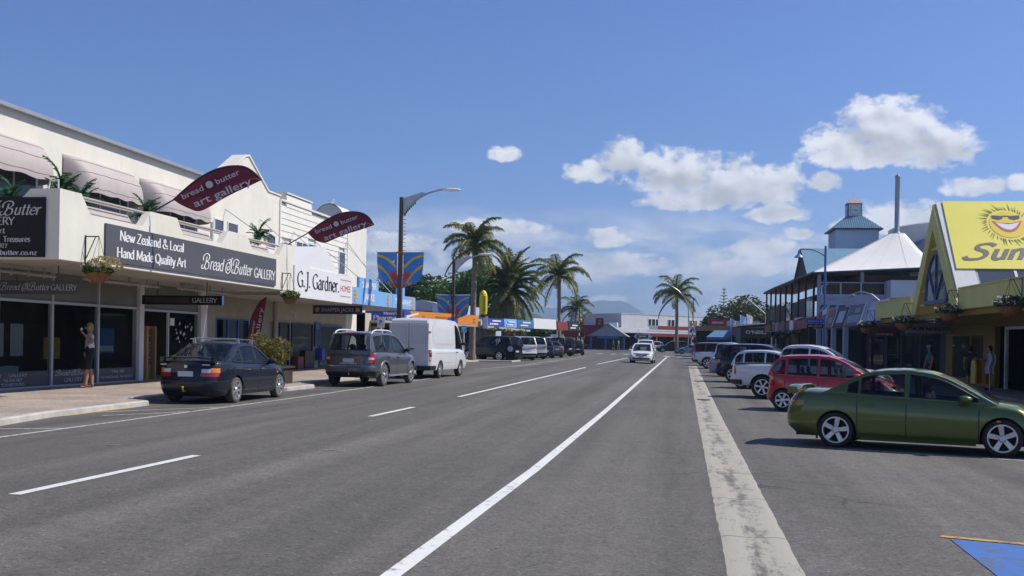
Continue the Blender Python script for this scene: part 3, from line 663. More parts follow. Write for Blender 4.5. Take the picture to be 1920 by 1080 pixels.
class Car:
    """hull built as stacked rounded plan outlines with arches cut into its lower edge, and a glazed cabin on top"""
    def __init__(s, sp, root, pm):
        s.sp = sp; s.root = root; s.pm = pm
        s.x0, s.x1, s.W = sp['rear'], sp['front'], sp['W']; s.xc = (s.x0+s.x1)/2; s.hl = (s.x1-s.x0)/2
        s.n = sp.get('n', 5.5); s.sill = sp.get('sill', .2); s.R = sp['R']; s.wb = sp['wb']; s.AR = s.R*sp.get('arch', 1.13)
        s.top = sorted(sp['top']); s.sec = sp.get('sec', [(0,.93),(.1,.972),(.25,.992),(.45,1),(.65,.997),(.82,.983),(.94,.958),(1,.92)])
        s.fs = sp.get('fs', [(0,.1),(.15,.03),(.3,0),(.5,.0),(.6,.04),(.8,.1),(1,.32)]); s.rs = sp.get('rs', [(0,.12),(.2,.02),(.35,0),(.55,.03),(.8,.05),(1,.1)])
        O = []; n = s.n; xb = .8; t1 = math.acos(xb**(n/2))
        for i in range(15): t = t1*i/14; O.append((math.cos(t)**(2/n), math.sin(t)**(2/n)))
        mids = set(round(xb - 2*xb*i/26, 4) for i in range(1, 26))
        for xw in (s.wb/2, -s.wb/2):
            for k in range(15): mids.add(round((xw + s.AR*math.cos(math.pi*k/14)*.9999 - s.xc)/s.hl, 4))
            for e in (-1, 1): mids.add(round((xw + e*(s.AR+.004) - s.xc)/s.hl, 4))
        for m in sorted(mids, reverse=True):
            if -xb < m < xb: O.append((m, (1-abs(m)**n)**(1/n)))
        for i in range(14, -1, -1): t = t1*i/14; O.append((-(math.cos(t)**(2/n)), math.sin(t)**(2/n)))
        s.O = O
    def zs(s, x): return interp(s.top, x)
    def zb(s, x):
        z = s.sill
        for xw in (s.wb/2, -s.wb/2):
            d = abs(x-xw)
            if d < s.AR: z = max(z, s.R + math.sqrt(s.AR**2 - d*d))
        if x > s.wb/2 + s.AR: z = max(z, s.sill + .02)
        return z
    def hull(s, xp, yp, z):
        x = s.xc + s.hl*xp; zt = s.zs(x); fr = max(0, min(1, (z-s.sill)/(zt-s.sill)))
        if xp > 0: x -= interp(s.fs, fr)*sst((xp-.6)/.4)
        else: x += interp(s.rs, fr)*sst((-xp-.6)/.4)
        return Vector((x, s.W/2*yp*interp(s.sec, fr), z))
    def body(s):
        b = MB(); fl = MB(); Q = [0, .08, .2, .34, .5, .65, .78, .88, .95, 1]
        for sd in (1, -1):
            rows = []
            for (xp, yp) in s.O:
                x = s.xc + s.hl*xp; zt = s.zs(x); z0 = s.zb(x); col = []
                base = s.hull(xp, yp, z0); col.append(Vector((base.x, base.y*.86, z0)))
                for q in Q: col.append(s.hull(xp, yp, z0 + q*(zt-z0)))
                e = col[-1]; cr = s.sp.get('crown', .055)
                for k in (.97, .8, .55, .28, 0): col.append(Vector((e.x, e.y*k, e.z + cr*(1-k*k) + (.006 if k == .97 else .01))))
                rows.append([(p.x, p.y*sd, p.z) for p in col])
            m = len(rows[0]); FF = [(i, j) for i in range(len(rows)-1) for j in range(m-1)]; S_ = s.sp['S']
            inside = lambda i, j: j >= 12 and S_[-1][0]+.06 < rows[i][0][0] < S_[0][0]-.12
            b.add([p for r in rows for p in r], [(i*m+j, (i+1)*m+j, (i+1)*m+j+1, i*m+j+1) for i, j in FF if not inside(i, j)])
            fl.add([(p[0], p[1], p[2]-.12) for r in rows for p in r], [(i*m+j, (i+1)*m+j, (i+1)*m+j+1, i*m+j+1) for i, j in FF if inside(i, j)])
        s.bodyo = b.build('body', s.pm, s.root, smooth=38); fl.build('cabin_trim', M['dark'], s.root)
        xs_ = s.sp.get('seats', [.15, -.75]); zs0 = s.zs(0); zr_ = max(p[1] for p in s.sp['S'])
        for x in xs_:
            for y in (-.36, .36):
                q = MB(); q.ell((x-.05, y, zs0-.02), (.09, .24, .16), 10, 7); q.ell((x-.09, y, zs0+.2), (.05, .12, .09), 8, 6); q.build('seat', mat('seat_cloth', (.045, .045, .05), .9, .2, 5), s.root, smooth=60)
        u = MB(); u.box(s.x0+.25, s.x1-.3, -s.W/2+.3, s.W/2-.3, s.sill-.02, min(s.zs(0), .75)); u.build('underbody', M['dark'], s.root)
    def sidx(s, cond):  # outline parameter where cond(point) first flips
        for i in range(len(s.O)-1):
            if cond(s.O[i+1]): return i+1
        return len(s.O)-1
    def sF(s, y): yy = y/(s.W/2); i = s.sidx(lambda p: p[1] >= yy); a, c = s.O[i-1], s.O[i]; return i-1 + (yy-a[1])/max(1e-6, c[1]-a[1])
    def sX(s, x): xx = (x-s.xc)/s.hl; i = s.sidx(lambda p: p[0] <= xx); a, c = s.O[i-1], s.O[i]; return i-1 + (a[0]-xx)/max(1e-6, a[0]-c[0])
    def sR(s, y): return len(s.O)-1 - s.sF(y)
    def at(s, t, z):
        i = int(max(0, min(len(s.O)-2, math.floor(t)))); k = t-i; a, c = s.O[i], s.O[i+1]
        return s.hull(a[0]+(c[0]-a[0])*k, a[1]+(c[1]-a[1])*k, z)
    def nrm(s, t, z):
        d = s.at(min(t+.3, len(s.O)-1), z) - s.at(max(t-.3, 0), z); v = Vector((d.y, -d.x, 0)); v = -v if v.length == 0 else v
        p = s.at(t, z); 
        if v.x*(p.x-s.xc)/s.hl + v.y*p.y < 0: v = -v
        return v.normalized()
    def patch(s, name, m, t0, t1, z0, z1, off=.008, nu=8, nv=3, sides=(1,-1), par=None, z0b=None, z1b=None):
        """panel lying on the hull between two outline positions; a raised rim closes its edge"""
        for sd in sides:
            b = MB()
            def pt(u, v, o):
                t = t0+(t1-t0)*u; za = z0+((z0b if z0b is not None else z0)-z0)*u; zc = z1+((z1b if z1b is not None else z1)-z1)*u
                z = za+(zc-za)*v; p = s.at(t, z) + s.nrm(t, z)*o; return (p.x, p.y*sd, p.z)
            b.grid(lambda u, v: pt(u, v, off), nu, nv)
            for (ua, va, ub, vb) in ((0,0,1,0),(1,0,1,1),(1,1,0,1),(0,1,0,0)):
                b.grid(lambda u, v: pt(ua+(ub-ua)*u, va+(vb-va)*u, off*(1-v)-.004*v), nu, 1)
            b.build(name, m, par or s.root, smooth=40)
    def seam(s, x, z0, z1, sides=(1,-1), dx=0):
        for sd in sides:
            b = MB()
            def fn(u, v):
                z = z0+(z1-z0)*u; p = s.at(s.sX(x + dx*u + (v-.5)*.018), z); return (p.x, (p.y+.003)*sd, p.z)
            b.grid(fn, 8, 1); b.build('door_seam', M['black'], s.bodyo)
    def cabin(s):
        sp = s.sp; P = sp['S']; C = crom(P, sp.get('csub', 5)) if sp.get('smooth', True) else P
        s.C = C; zr = max(p[1] for p in C); s.zr = zr
        wbm, wrm = sp.get('wbelt', .915), sp.get('wroof', .70)
        def w(x, z):
            xp = min(.999, abs((x-s.xc)/s.hl)); zbt = s.zs(x); q = max(0, min(1, (z-zbt)/max(.01, zr-zbt)))
            return s.W/2*max(.86, (1-xp**s.n)**(1/s.n))*(wbm + (wrm-wbm)*q**1.25)
        s.cw = w; s.Cx = sorted([(p[0], p[1]) for p in C])
        ws1, bl0 = sp['ws'], sp['bl']   # x where the windscreen ends at the top, where the rear glass begins at the top
        blx1 = sp.get('blz', None)      # height where the rear glass ends at the bottom
        nk = 10; rows = []
        for (x, z) in C:
            r = []
            isf = sst((x-ws1)/.25+.5); isr = sst((bl0-x)/.25+.5)
            for k in range(nk+1):
                t = 2*k/nk-1; t = t*(1.2-.2*t*t); y = w(x, z)*t; q = 1-t*t
                r.append((x + sp.get('fb', .1)*isf*q - sp.get('rb', .06)*isr*q, y, z + sp.get('rcrown', .045)*(1-isf)*(1-isr)*q))
            rows.append(r)
        roof = MB(); wsg = MB(); blg = MB()
        for i in range(len(C)-1):
            xm = (C[i][0]+C[i+1][0])/2; zm = (C[i][1]+C[i+1][1])/2
            kind = 'r'
            if xm > ws1 and zm < zr-.03 and zm > s.zs(xm)+.015: kind = 'w'
            if sp.get('rearglass', True) and xm < bl0 and zm < zr-.05 and zm > (blx1 or s.zs(xm)+.03): kind = 'b'
            for k in range(nk):
                q = [rows[i][k], rows[i+1][k], rows[i+1][k+1], rows[i][k+1]]
                g = kind if 0 < k < nk-1 else 'r'
                (roof if g == 'r' else wsg if g == 'w' else blg).add(q, [(0,1,2,3)])
        wins = [(a, b_, o_[0] if o_ else .07) for (a, b_, *o_) in sp['win']]
        def lohi(x, mg): return s.zs(x)+.035+sp.get('wlow', 0), interp(s.Cx, x)-mg
        xsS = sorted({round(p[0], 4) for p in C} | {round(q, 4) for w_ in wins for q in w_[:2]} | {round(w_[0]+(w_[1]-w_[0])*k/8, 4) for w_ in wins for k in range(9)}, reverse=True)
        for sd in (1, -1):
            prev = None
            for x in xsS:
                z = interp(s.Cx, x); zl = min(z, s.zs(x)-.03); mg = .07
                for w_ in wins:
                    if w_[0]-.01 <= x <= w_[1]+.01: mg = w_[2]
                lo, hi = lohi(x, mg)
                if hi < lo: lo = hi = max(zl, min(z, (lo+hi)/2))
                lo = max(zl, min(lo, z)); hi = max(lo, min(hi, z)); mid = (lo+hi)/2
                col = [(x, w(x, q)*sd, q) for q in (zl, lo, lo+(hi-lo)*.33, lo+(hi-lo)*.67, hi, z)]
                if prev is not None:
                    xm = (x+prev[0])/2; op = any(w_[0] < xm < w_[1] for w_ in wins)
                    for k in range(5):
                        if op and k in (1, 2, 3): continue
                        roof.add([prev[1][k], col[k], col[k+1], prev[1][k+1]], [(0,1,2,3)])
                prev = (x, col)
        s.roofo = roof.build('roof', sp.get('roofm') or s.pm, s.root, smooth=38)
        if wsg.v: wsg.build('windscreen', M['carglass_blue'], s.root, smooth=60)
        if blg.v: blg.build('rear_window', sp.get('rglass') or M['carglass'], s.root, smooth=60)
        for (xa, xb, mg) in wins:
            for sd in (1, -1):
                cols = []
                for i in range(17):
                    x = xa+(xb-xa)*i/16; lo, hi = lohi(x, mg)
                    if hi-lo > .012: cols.append((x, lo, hi))
                b = MB(); V = []
                for (x, lo, hi) in cols:
                    for q in range(4): z = lo+(hi-lo)*q/3; V.append((x, (w(x, z)-.004)*sd, z))
                b.add(V, [(i*4+q, (i+1)*4+q, (i+1)*4+q+1, i*4+q+1) for i in range(len(cols)-1) for q in range(3)]); b.build('side_window', sp.get('sglass') or M['carglass'], s.root, smooth=50)
                t = MB(); loop = [(x, lo) for x, lo, hi in cols] + [(x, hi) for x, lo, hi in reversed(cols)]
                t.tube([(x, (w(x, z)+.002)*sd, z) for x, z in loop + loop[:1]], .011, 4); t.build('window_trim', M['black'], s.root)
    def wheels(s, spokes=5, **k):
        for x in (s.wb/2, -s.wb/2):
            for sd in (1, -1): make_wheel(s.root, x, sd*(s.W/2-.115), s.R, s.sp.get('tw', .2), sd, spokes, **k)
    def mirrors(s, m=None):
        x = s.sp['mir'][0]; z = s.sp['mir'][1]
        for sd in (1, -1):
            b = MB(); y = s.W/2*.93
            b.ell((x+.02, sd*(y+.1), z+.02), (.12, .105, .065), 12, 8); b.bar((x+.02, sd*(y-.04), z-.04), (x, sd*(y+.06), z), .03, .05); b.build('wing_mirror', m or s.pm, s.root, smooth=50)
            g = MB(); g.box(x-.078, x-.066, min(sd*(y+.03), sd*(y+.2)), max(sd*(y+.03), sd*(y+.2)), z-.03, z+.065); g.build('mirror_glass', M['carglass_blue'], s.root)
    def handles(s, xs, z, m=None):
        for x in xs:
            for sd in (1, -1):
                p = s.at(s.sX(x), z); b = MB(); b.box(x-.09, x+.09, sd*p.y-.012, sd*p.y+.03*1, z-.016, z+.016) if sd > 0 else b.box(x-.09, x+.09, -p.y-.03, -p.y+.012, z-.016, z+.016)
                b.build('door_handle', m or s.pm, s.bodyo)
    def plate(s, rear=True, z=.75, y=.0, wd=.36, h=.12):
        xs = []
        b = MB(); sg = -1 if rear else 1
        p = s.at(len(s.O)-1.0 if rear else 0.0, z); x = p.x + sg*.012
        b.box(min(x, x+sg*.015), max(x, x+sg*.015), y-wd/2, y+wd/2, z-h/2, z+h/2); b.build('number_plate', M['plate'], s.root)
    def endbar(s, name, m, rear, yh, z0, z1, off=.01):
        t = s.sR(yh) if rear else s.sF(yh)
        e = len(s.O)-1.0 if rear else 0.0
        s.patch(name, m, t, e, z0, z1, off)
    def sedan_cuts(s, xs, z0=None, z1=None):
        for x in xs: s.seam(x, (z0 or s.sill+.06) if s.zb(x) < s.sill+.05 else s.zb(x)+.03, z1 or s.zs(x)-.02)
def seats(root, xs, W, z):
    pass
def car_root(name, label, x, y, rz, z=None, group=None, cat='car'):
    return thing(name, label, cat, (x, y, gz(x, y) if z is None else z), rz, group, local=True)

# --- generic shapes -------------------------------------------------
SEDAN = dict(rear=-2.27, front=2.17, W=1.7, wb=2.6, R=.305, sill=.19, n=5.2,
    top=[(-2.27,.92),(-2.1,.96),(-1.6,.965),(-1.2,.93),(-.5,.905),(.4,.885),(.85,.875),(1.1,.86),(1.6,.79),(2.0,.70),(2.17,.64)],
    S=[(.98,.86),(.62,1.08),(.3,1.27),(0,1.375),(-.35,1.405),(-.75,1.385),(-1.05,1.30),(-1.4,1.13),(-1.78,.965)], ws=.15, bl=-.85,
    win=[(-1.42,-.93,.085),(-.86,-.1),(-.03,.75)], mir=(.62,.94))
def sedan_common(c, tail=True):
    c.body(); c.cabin(); c.mirrors(); c.sedan_cuts([-.9, -.06, .82])
SUV = dict(seats=[.05, -.95], rear=-2.35, front=2.3, W=1.87, wb=2.83, R=.37, sill=.30, n=6.5, arch=1.12, crown=.05, wroof=.74,
    top=[(-2.35,1.05),(-2.1,1.10),(-1.0,1.09),(.3,1.06),(.9,1.05),(1.15,1.04),(1.8,.98),(2.2,.9),(2.3,.82)],
    S=[(1.12,1.04),(.75,1.3),(.4,1.55),(.1,1.68),(-.4,1.73),(-1.2,1.735),(-1.8,1.71),(-2.08,1.66),(-2.2,1.45),(-2.29,1.2),(-2.31,1.03)], ws=.25, bl=-2.0, blz=1.14,
    win=[(-2.0,-1.22,.09),(-1.15,-.3,.08),(-.22,.85,.08)], mir=(.72,1.15), fs=[(0,.12),(.2,.02),(.4,0),(.7,.02),(.85,.08),(1,.25)], rs=[(0,.14),(.18,.0),(.4,0),(.5,.05),(.8,.05),(1,.07)], fb=.09, rb=.07)
HATCH = dict(seats=[.2, -.7], rear=-1.75, front=1.95, W=1.68, wb=2.43, R=.295, sill=.2, n=5, crown=.06, wroof=.72,
    top=[(-1.75,.9),(-1.6,.98),(-1.0,.96),(0,.93),(.75,.92),(1.0,.9),(1.5,.83),(1.85,.72),(1.95,.64)],
    S=[(1.12,.89),(.7,1.16),(.4,1.35),(.05,1.47),(-.4,1.51),(-1.0,1.495),(-1.38,1.44),(-1.56,1.2),(-1.66,.97)], ws=.2, bl=-1.33, blz=1.03,
    win=[(-1.5,-1.18,.1),(-1.1,-.32),(-.24,.85)], mir=(.72,.98), fs=[(0,.1),(.15,.02),(.3,0),(.55,.03),(.8,.1),(1,.28)], rs=[(0,.12),(.2,0),(.45,0),(.55,.04),(1,.07)])
UTE = dict(seats=[.4, -.5], rear=-2.62, front=2.45, W=1.82, wb=3.0, R=.38, sill=.42, n=6.5, arch=1.14, crown=.03, wroof=.73,
    top=[(-2.62,1.10),(-1.0,1.12),(-.95,1.12),(.5,1.08),(1.15,1.06),(1.3,1.05),(1.9,.99),(2.35,.9),(2.45,.82)],
    S=[(1.3,1.06),(.95,1.32),(.62,1.57),(.3,1.71),(-.1,1.765),(-.6,1.755),(-.84,1.7),(-.95,1.45),(-1.0,1.1)], ws=.45, bl=-.8, blz=1.2,
    win=[(-.88,-.05,.09),(.03,1.05,.09)], mir=(.92,1.17), fs=[(0,.14),(.2,.02),(.4,0),(.7,.02),(.85,.08),(1,.25)], rs=[(0,.02),(.1,0),(1,.0)])
def generic(kind, name, label, pm, x, y, rz, group=None, spokes=7):
    sp = {'sedan': SEDAN, 'suv': SUV, 'hatch': HATCH, 'ute': UTE}[kind]
    r = car_root(name, label, x, y, rz, group=group); c = Car(sp, r, pm); c.body(); c.cabin(); c.mirrors(); c.wheels(spokes, rim='rim_dull' if kind == 'sedan' else 'rim', rimr=.66)
    zt = c.zs(c.x0+.1); zf = c.zs(c.x1-.15); W2 = sp['W']/2
    if kind == 'ute':
        c.patch('tail_light', M['lamp_red'], c.sX(c.x0+.2), c.sR(W2-.16), .78, 1.06)
        c.endbar('rear_bumper', M['black'], True, W2-.05, .45, .6, .05)
        b = MB(); b.box(-2.5, -1.03, -W2+.12, W2-.12, 1.125, 1.155); b.build('tonneau_cover', M['black'], r)
    elif kind == 'suv':
        c.patch('tail_light', M['lamp_red'], c.sX(c.x0+.28), c.sR(W2-.22), .82, 1.04); c.endbar('rear_bumper', M['black'], True, W2-.12, .36, .52, .02)
    elif kind == 'hatch':
        c.patch('tail_light', M['lamp_red'], c.sX(c.x0+.25), c.sR(W2-.2), .68, .92)
    else:
        c.patch('tail_light', M['lamp_red'], c.sX(c.x0+.2), c.sR(W2-.42), .66, .84)
    c.plate(True, .62 if kind == 'hatch' else .72 if kind != 'suv' else .7)
    zh = zf - .16
    c.patch('headlight', M['lamp_clear'], c.sX(c.x1-.5), c.sF(W2-.42), zh, zh+.15, z0b=zh-.02, z1b=zh+.1)
    c.endbar('grille', M['black'], False, .42, zh-.04, zh+.08, .008); c.endbar('air_intake', M['black'], False, .6, sp['sill']+.1, sp['sill']+.22, .01)
    c.plate(False, sp['sill']+.32)
    b0 = sp['win'][0][1]
    c.sedan_cuts([sp['win'][-1][1]+.08, (sp['win'][-1][0]+sp['win'][-2][1])/2] + ([] if kind == 'ute' else [sp['win'][0][1]+.02]))
    c.handles([sp['win'][-1][0]+.12, sp['win'][-2][0]+.14], c.zs(0)-.12)
    return r, c

# --- dark blue-black sedan, left kerb ---------------------------------
P_BLACK = paint('dark_navy', (.012, .014, .024), .3)
def primera():
    r = car_root('parked_car', 'dark navy sedan with boot spoiler and roof racks parked outside the gallery', -10.41-.74, 24.42, rad(90)-.005)
    sp = dict(SEDAN); sp['sglass'] = M['carglass_blue']
    c = Car(sp, r, P_BLACK); c.body(); c.cabin(); c.mirrors(M['black']); c.wheels(7, dusty=True, rim='rim', rimr=.7, sw=.04, twin=True)
    c.sedan_cuts([-.9, -.06, .82]); c.handles([-.72, .1], .78, M['chrome'])
    zl0, zl1 = .63, .80
    c.patch('tail_light', M['lamp_red'], c.sX(-2.05), c.sR(.36), zl0, .72); c.patch('indicator_lamp', M['lamp_amber'], c.sX(-2.03), c.sR(.58), .722, .825); c.patch('reversing_lamp', M['lamp_clear'], c.sR(.575), c.sR(.38), .722, .805)
    c.plate(True, .69, .0, .37, .12)
    c.patch('bumper_strip', M['black'], c.sX(-1.75), c.sR(.02), .505, .53, .012); c.patch('side_moulding', M['black'], c.sX(.86), c.sX(-.86), .50, .535, .014)
    c.patch('side_repeater', M['lamp_amber'], c.sX(1.12), c.sX(1.03), .66, .70, .012); c.endbar('air_intake', M['black'], False, .5, .28, .4); c.patch('headlight', M['lamp_clear'], c.sX(1.8), c.sF(.42), .5, .62)
    b = MB()   # spoiler: blade on two feet
    def fn(u, v): y = (u-.5)*1.36; a = 2*math.pi*v; e = abs(u-.5)*2; k_ = max(.02, 1-e**12)**.5; return (-2.12 + .1*k_*math.cos(a) + .06*e*e, y, 1.075 - .06*e**4 + .018*k_*math.sin(a))
    b.grid(fn, 16, 10)
    for sd in (1, -1): b.prism([(-2.2,.95),(-2.04,.95),(-2.06,1.07),(-2.18,1.07)], 'y', sd*.62-.04, sd*.62+.04)
    b.build('spoiler', P_BLACK, r, smooth=50)
    b = MB(); b.ell((-2.245, 0, .86), (.012, .05, .04), 10, 6); b.build('badge', M['chrome'], r, smooth=60)
    for x in (.05, -.72):
        b = MB(); z = interp(c.Cx, x)+.115; b.tube([(x, -.66, z-.02), (x, -.5, z), (x, .5, z), (x, .66, z-.02)], .014, 6)
        for sd in (1, -1): b.box(x-.03, x+.03, sd*.56-.03, sd*.56+.03, z-.11, z)
        b.build('roof_rack', M['galv'], r, smooth=40)
    b = MB(); b.tube([(-2.2, 0, .3), (-2.36, 0, .3), (-2.38, 0, .36)], .018, 6); b.ell((-2.38, 0, .385), (.03,.03,.03), 8, 6); b.build('tow_ball', M['gold'], r, smooth=50)
    b = MB(); b.box(-2.275, -2.265, -.6, -.42, .895, .91); b.box(-2.275, -2.265, .45, .6, .895, .91); b.build('lettering', M['chrome'], r)
    for sd in (1, -1):
        b = MB(); b.box(-1.66, -1.64, sd*.73-.09, sd*.73+.09, .16, .36); b.build('mud_flap', M['black'], r)
primera()
# --- grey SUV --------------------------------------------------------
P_GREY = paint('grey_mauve', (.115, .112, .125), .5)
def rexton():
    r = car_root('parked_car', 'grey four wheel drive with silver roof rails parked behind the white van', -9.57-.82, 34.2, rad(90)-.05, cat='car')
    sp = dict(SUV); sp['sglass'] = M['carglass_blue']
    c = Car(sp, r, P_GREY); c.body(); c.cabin(); c.mirrors(M['black']); c.wheels(5, rim='rim', dusty=True, rimr=.68, sw=.06, twin=True)
    c.sedan_cuts([-1.2, -.25, .95]); c.handles([-1.02, -.08], .93, P_GREY)
    c.patch('tail_light', M['lamp_red'], c.sX(-2.15), c.sR(.66), .76, 1.06, .016); c.patch('reversing_lamp', M['lamp_clear'], c.sR(.80), c.sR(.66), .86, .93, .02)
    c.plate(True, .83, .0, .38, .13)
    c.patch('rear_bumper', P_GREY, c.sX(-1.95), c.sR(.01), .50, .66, .05); c.endbar('lower_bumper', M['black'], True, .84, .33, .47, .03)
    c.patch('bumper_step', M['chrome'], c.sX(-2.2), c.sR(.01), .655, .668, .052)
    b = MB(); sans(b, 'REXTON', (-2.362, 0, .735), (0,-1,0), (0,0,1), (-1,0,0), .045, .55); b.build('lettering', M['chrome'], r)
    for sd in (1, -1):
        b = MB(); zz = 1.75; y = sd*.62
        b.tube([(.05, y, zz-.06), (-.05, y, zz+.02), (-.3, y, zz+.06), (-1.0, y, zz+.07), (-1.6, y, zz+.06), (-1.85, y, zz+.01), (-1.95, y, zz-.07)], .024, 8); b.box(-.98, -.92, y-.02, y+.02, zz-.05, zz+.06); b.build('roof_rail', M['white_metal'], r, smooth=50)
        b = MB(); b.box(-1.0, 1.0, sd*.86-.07, sd*.86+.07, .31, .35); b.build('side_step', M['galv'], r)
    for xw in (c.wb/2, -c.wb/2):     # flared arches
        for sd in (1, -1):
            b = MB(); yy = c.W/2
            b.grid(lambda u, v: (xw + (c.AR + .075*v)*math.cos(math.pi*u*.94+.1), sd*(yy + (.022 if v < .6 else -.02)), c.R + (c.AR+.075*v)*math.sin(math.pi*u*.94+.1)), 16, 2); b.build('wheel_arch', P_GREY, r, smooth=60)
    b = MB(); b.tube([(-2.33, -.1, 1.16), (-2.34, .3, 1.17)], .012, 5); b.build('rear_wiper', M['black'], r)
    b = MB(); b.box(-2.2, -2.03, -.55, .55, 1.66, 1.69); b.box(-2.215, -2.2, -.2, .2, 1.665, 1.685, 1); b.build('roof_spoiler', [P_GREY, M['lamp_red']], r)
    b = MB(); b.tube([(-2.2, -.05, .38), (-2.42, -.05, .38), (-2.44, -.05, .45)], .02, 6); b.build('tow_bar', M['chrome'], r)
    c.patch('headlight', M['lamp_clear'], c.sX(1.85), c.sF(.5), .72, .88); c.endbar('grille', M['black'], False, .45, .68, .84)
rexton()
# --- white van -------------------------------------------------------
P_WHITE = paint('white', (.72, .73, .74), .0)
def van():
    r = car_root('parked_van', 'white panel van with blank rear doors parked beside the lamp post', -9.42-.86, 41.6, rad(90)-.08, cat='van')
    sp = dict(rear=-2.45, front=2.55, W=1.93, wb=2.75, R=.335, sill=.33, n=9, arch=1.14, crown=.04, wroof=.86, wbelt=.945,
        top=[(-2.45,1.15),(1.3,1.12),(1.55,1.1),(1.9,1.04),(2.35,.9),(2.55,.8)], sec=[(0,.96),(.1,.985),(.25,1),(.45,1),(.65,.998),(.82,.99),(.94,.975),(1,.95)],
        S=[(2.0,1.05),(1.75,1.36),(1.5,1.72),(1.3,2.02),(1.1,2.2),(.8,2.29),(0,2.325),(-1.4,2.33),(-2.2,2.31),(-2.38,2.27),(-2.425,2.1),(-2.44,1.6),(-2.445,1.14)], ws=1.2, bl=-2.3, rearglass=False, seats=[.55],
        win=[(.75,1.72,.16)], mir=(1.62,1.35), rs=[(0,.03),(.1,0),(1,0)], fs=[(0,.1),(.2,0),(.5,0),(.8,.05),(1,.2)], fb=.12, rb=.0, rcrown=.05)
    c = Car(sp, r, P_WHITE); c.body(); c.cabin(); c.mirrors(M['black']); c.wheels(8, rim='rim_dull', rimr=.6, sw=.05)
    c.sedan_cuts([.68, 1.68]); c.handles([.85], 1.02, M['black'])
    c.patch('tail_light', M['lamp_red'], c.sX(-2.3), c.sR(.82), .84, 1.12, .03); c.patch('reversing_lamp', M['lamp_clear'], c.sX(-2.3), c.sR(.82), .72, .83, .03)
    for sd in (1, -1):
        d = MB(); y0, y1 = sorted((sd*.012, sd*.80)); d.box(-2.468, -2.445, y0, y1, .5, 2.15); do = d.build('rear_door', P_WHITE, r)
        p = MB(); p.box(-2.476, -2.466, y0+.1, y1-.1, 1.38, 2.02); p.build('blank_window_panel', mat('blank_panel', (.62, .63, .66), .5, .04, 2), do)
        for (ya, yb, za, zb_) in ((y0+.08, y1-.08, 2.02, 2.04), (y0+.08, y1-.08, 1.36, 1.38), (y0+.08, y0+.1, 1.38, 2.02), (y1-.1, y1-.08, 1.38, 2.02)): g_ = MB(); g_.box(-2.479, -2.466, ya, yb, za, zb_); g_.build('window_gasket', M['alu'], do)
        q = MB(); q.box(-2.474, -2.466, y0+.04, y1-.04, .96, 1.0); q.build('door_crease', P_WHITE, do)
        for z in (1.0, 1.75): h = MB(); h.box(-2.49, -2.45, sd*.86-.05, sd*.86+.05, z, z+.09); h.build('hinge', P_WHITE, do)
    b = MB(); b.box(-2.464, -2.45, -.012, .012, .5, 2.15); b.build('door_gap', M['black'], r)
    b = MB(); b.box(-2.5, -2.47, -.2, .05, 1.12, 1.17); b.build('door_handle', M['black'], r)
    b = MB(); b.box(-2.56, -2.4, -.93, .93, .33, .5); b.build('rear_bumper', M['black'], r)
    c.patch('side_corner_guard', M['black'], c.sX(-1.95), c.sX(-2.42), .34, .5, .02)
    c.patch('side_rib', P_WHITE, c.sX(.6), c.sX(-2.2), 1.0, 1.025, .012); c.patch('side_rib', P_WHITE, c.sX(.8), c.sX(-.9), .62, .645, .012)
    for sd in (1, -1):
        b = MB()
        b.grid(lambda u, v: (-2.1+2.5*u, sd*(c.cw(-2.1+2.5*u, 1.35+.72*v)+.007), 1.35+.72*v), 8, 6); b.build('side_panel', P_WHITE, r, smooth=50)
    c.patch('headlight', M['lamp_clear'], c.sX(2.2), c.sF(.55), .72, .92); c.endbar('grille', M['black'], False, .5, .55, .72)
van()
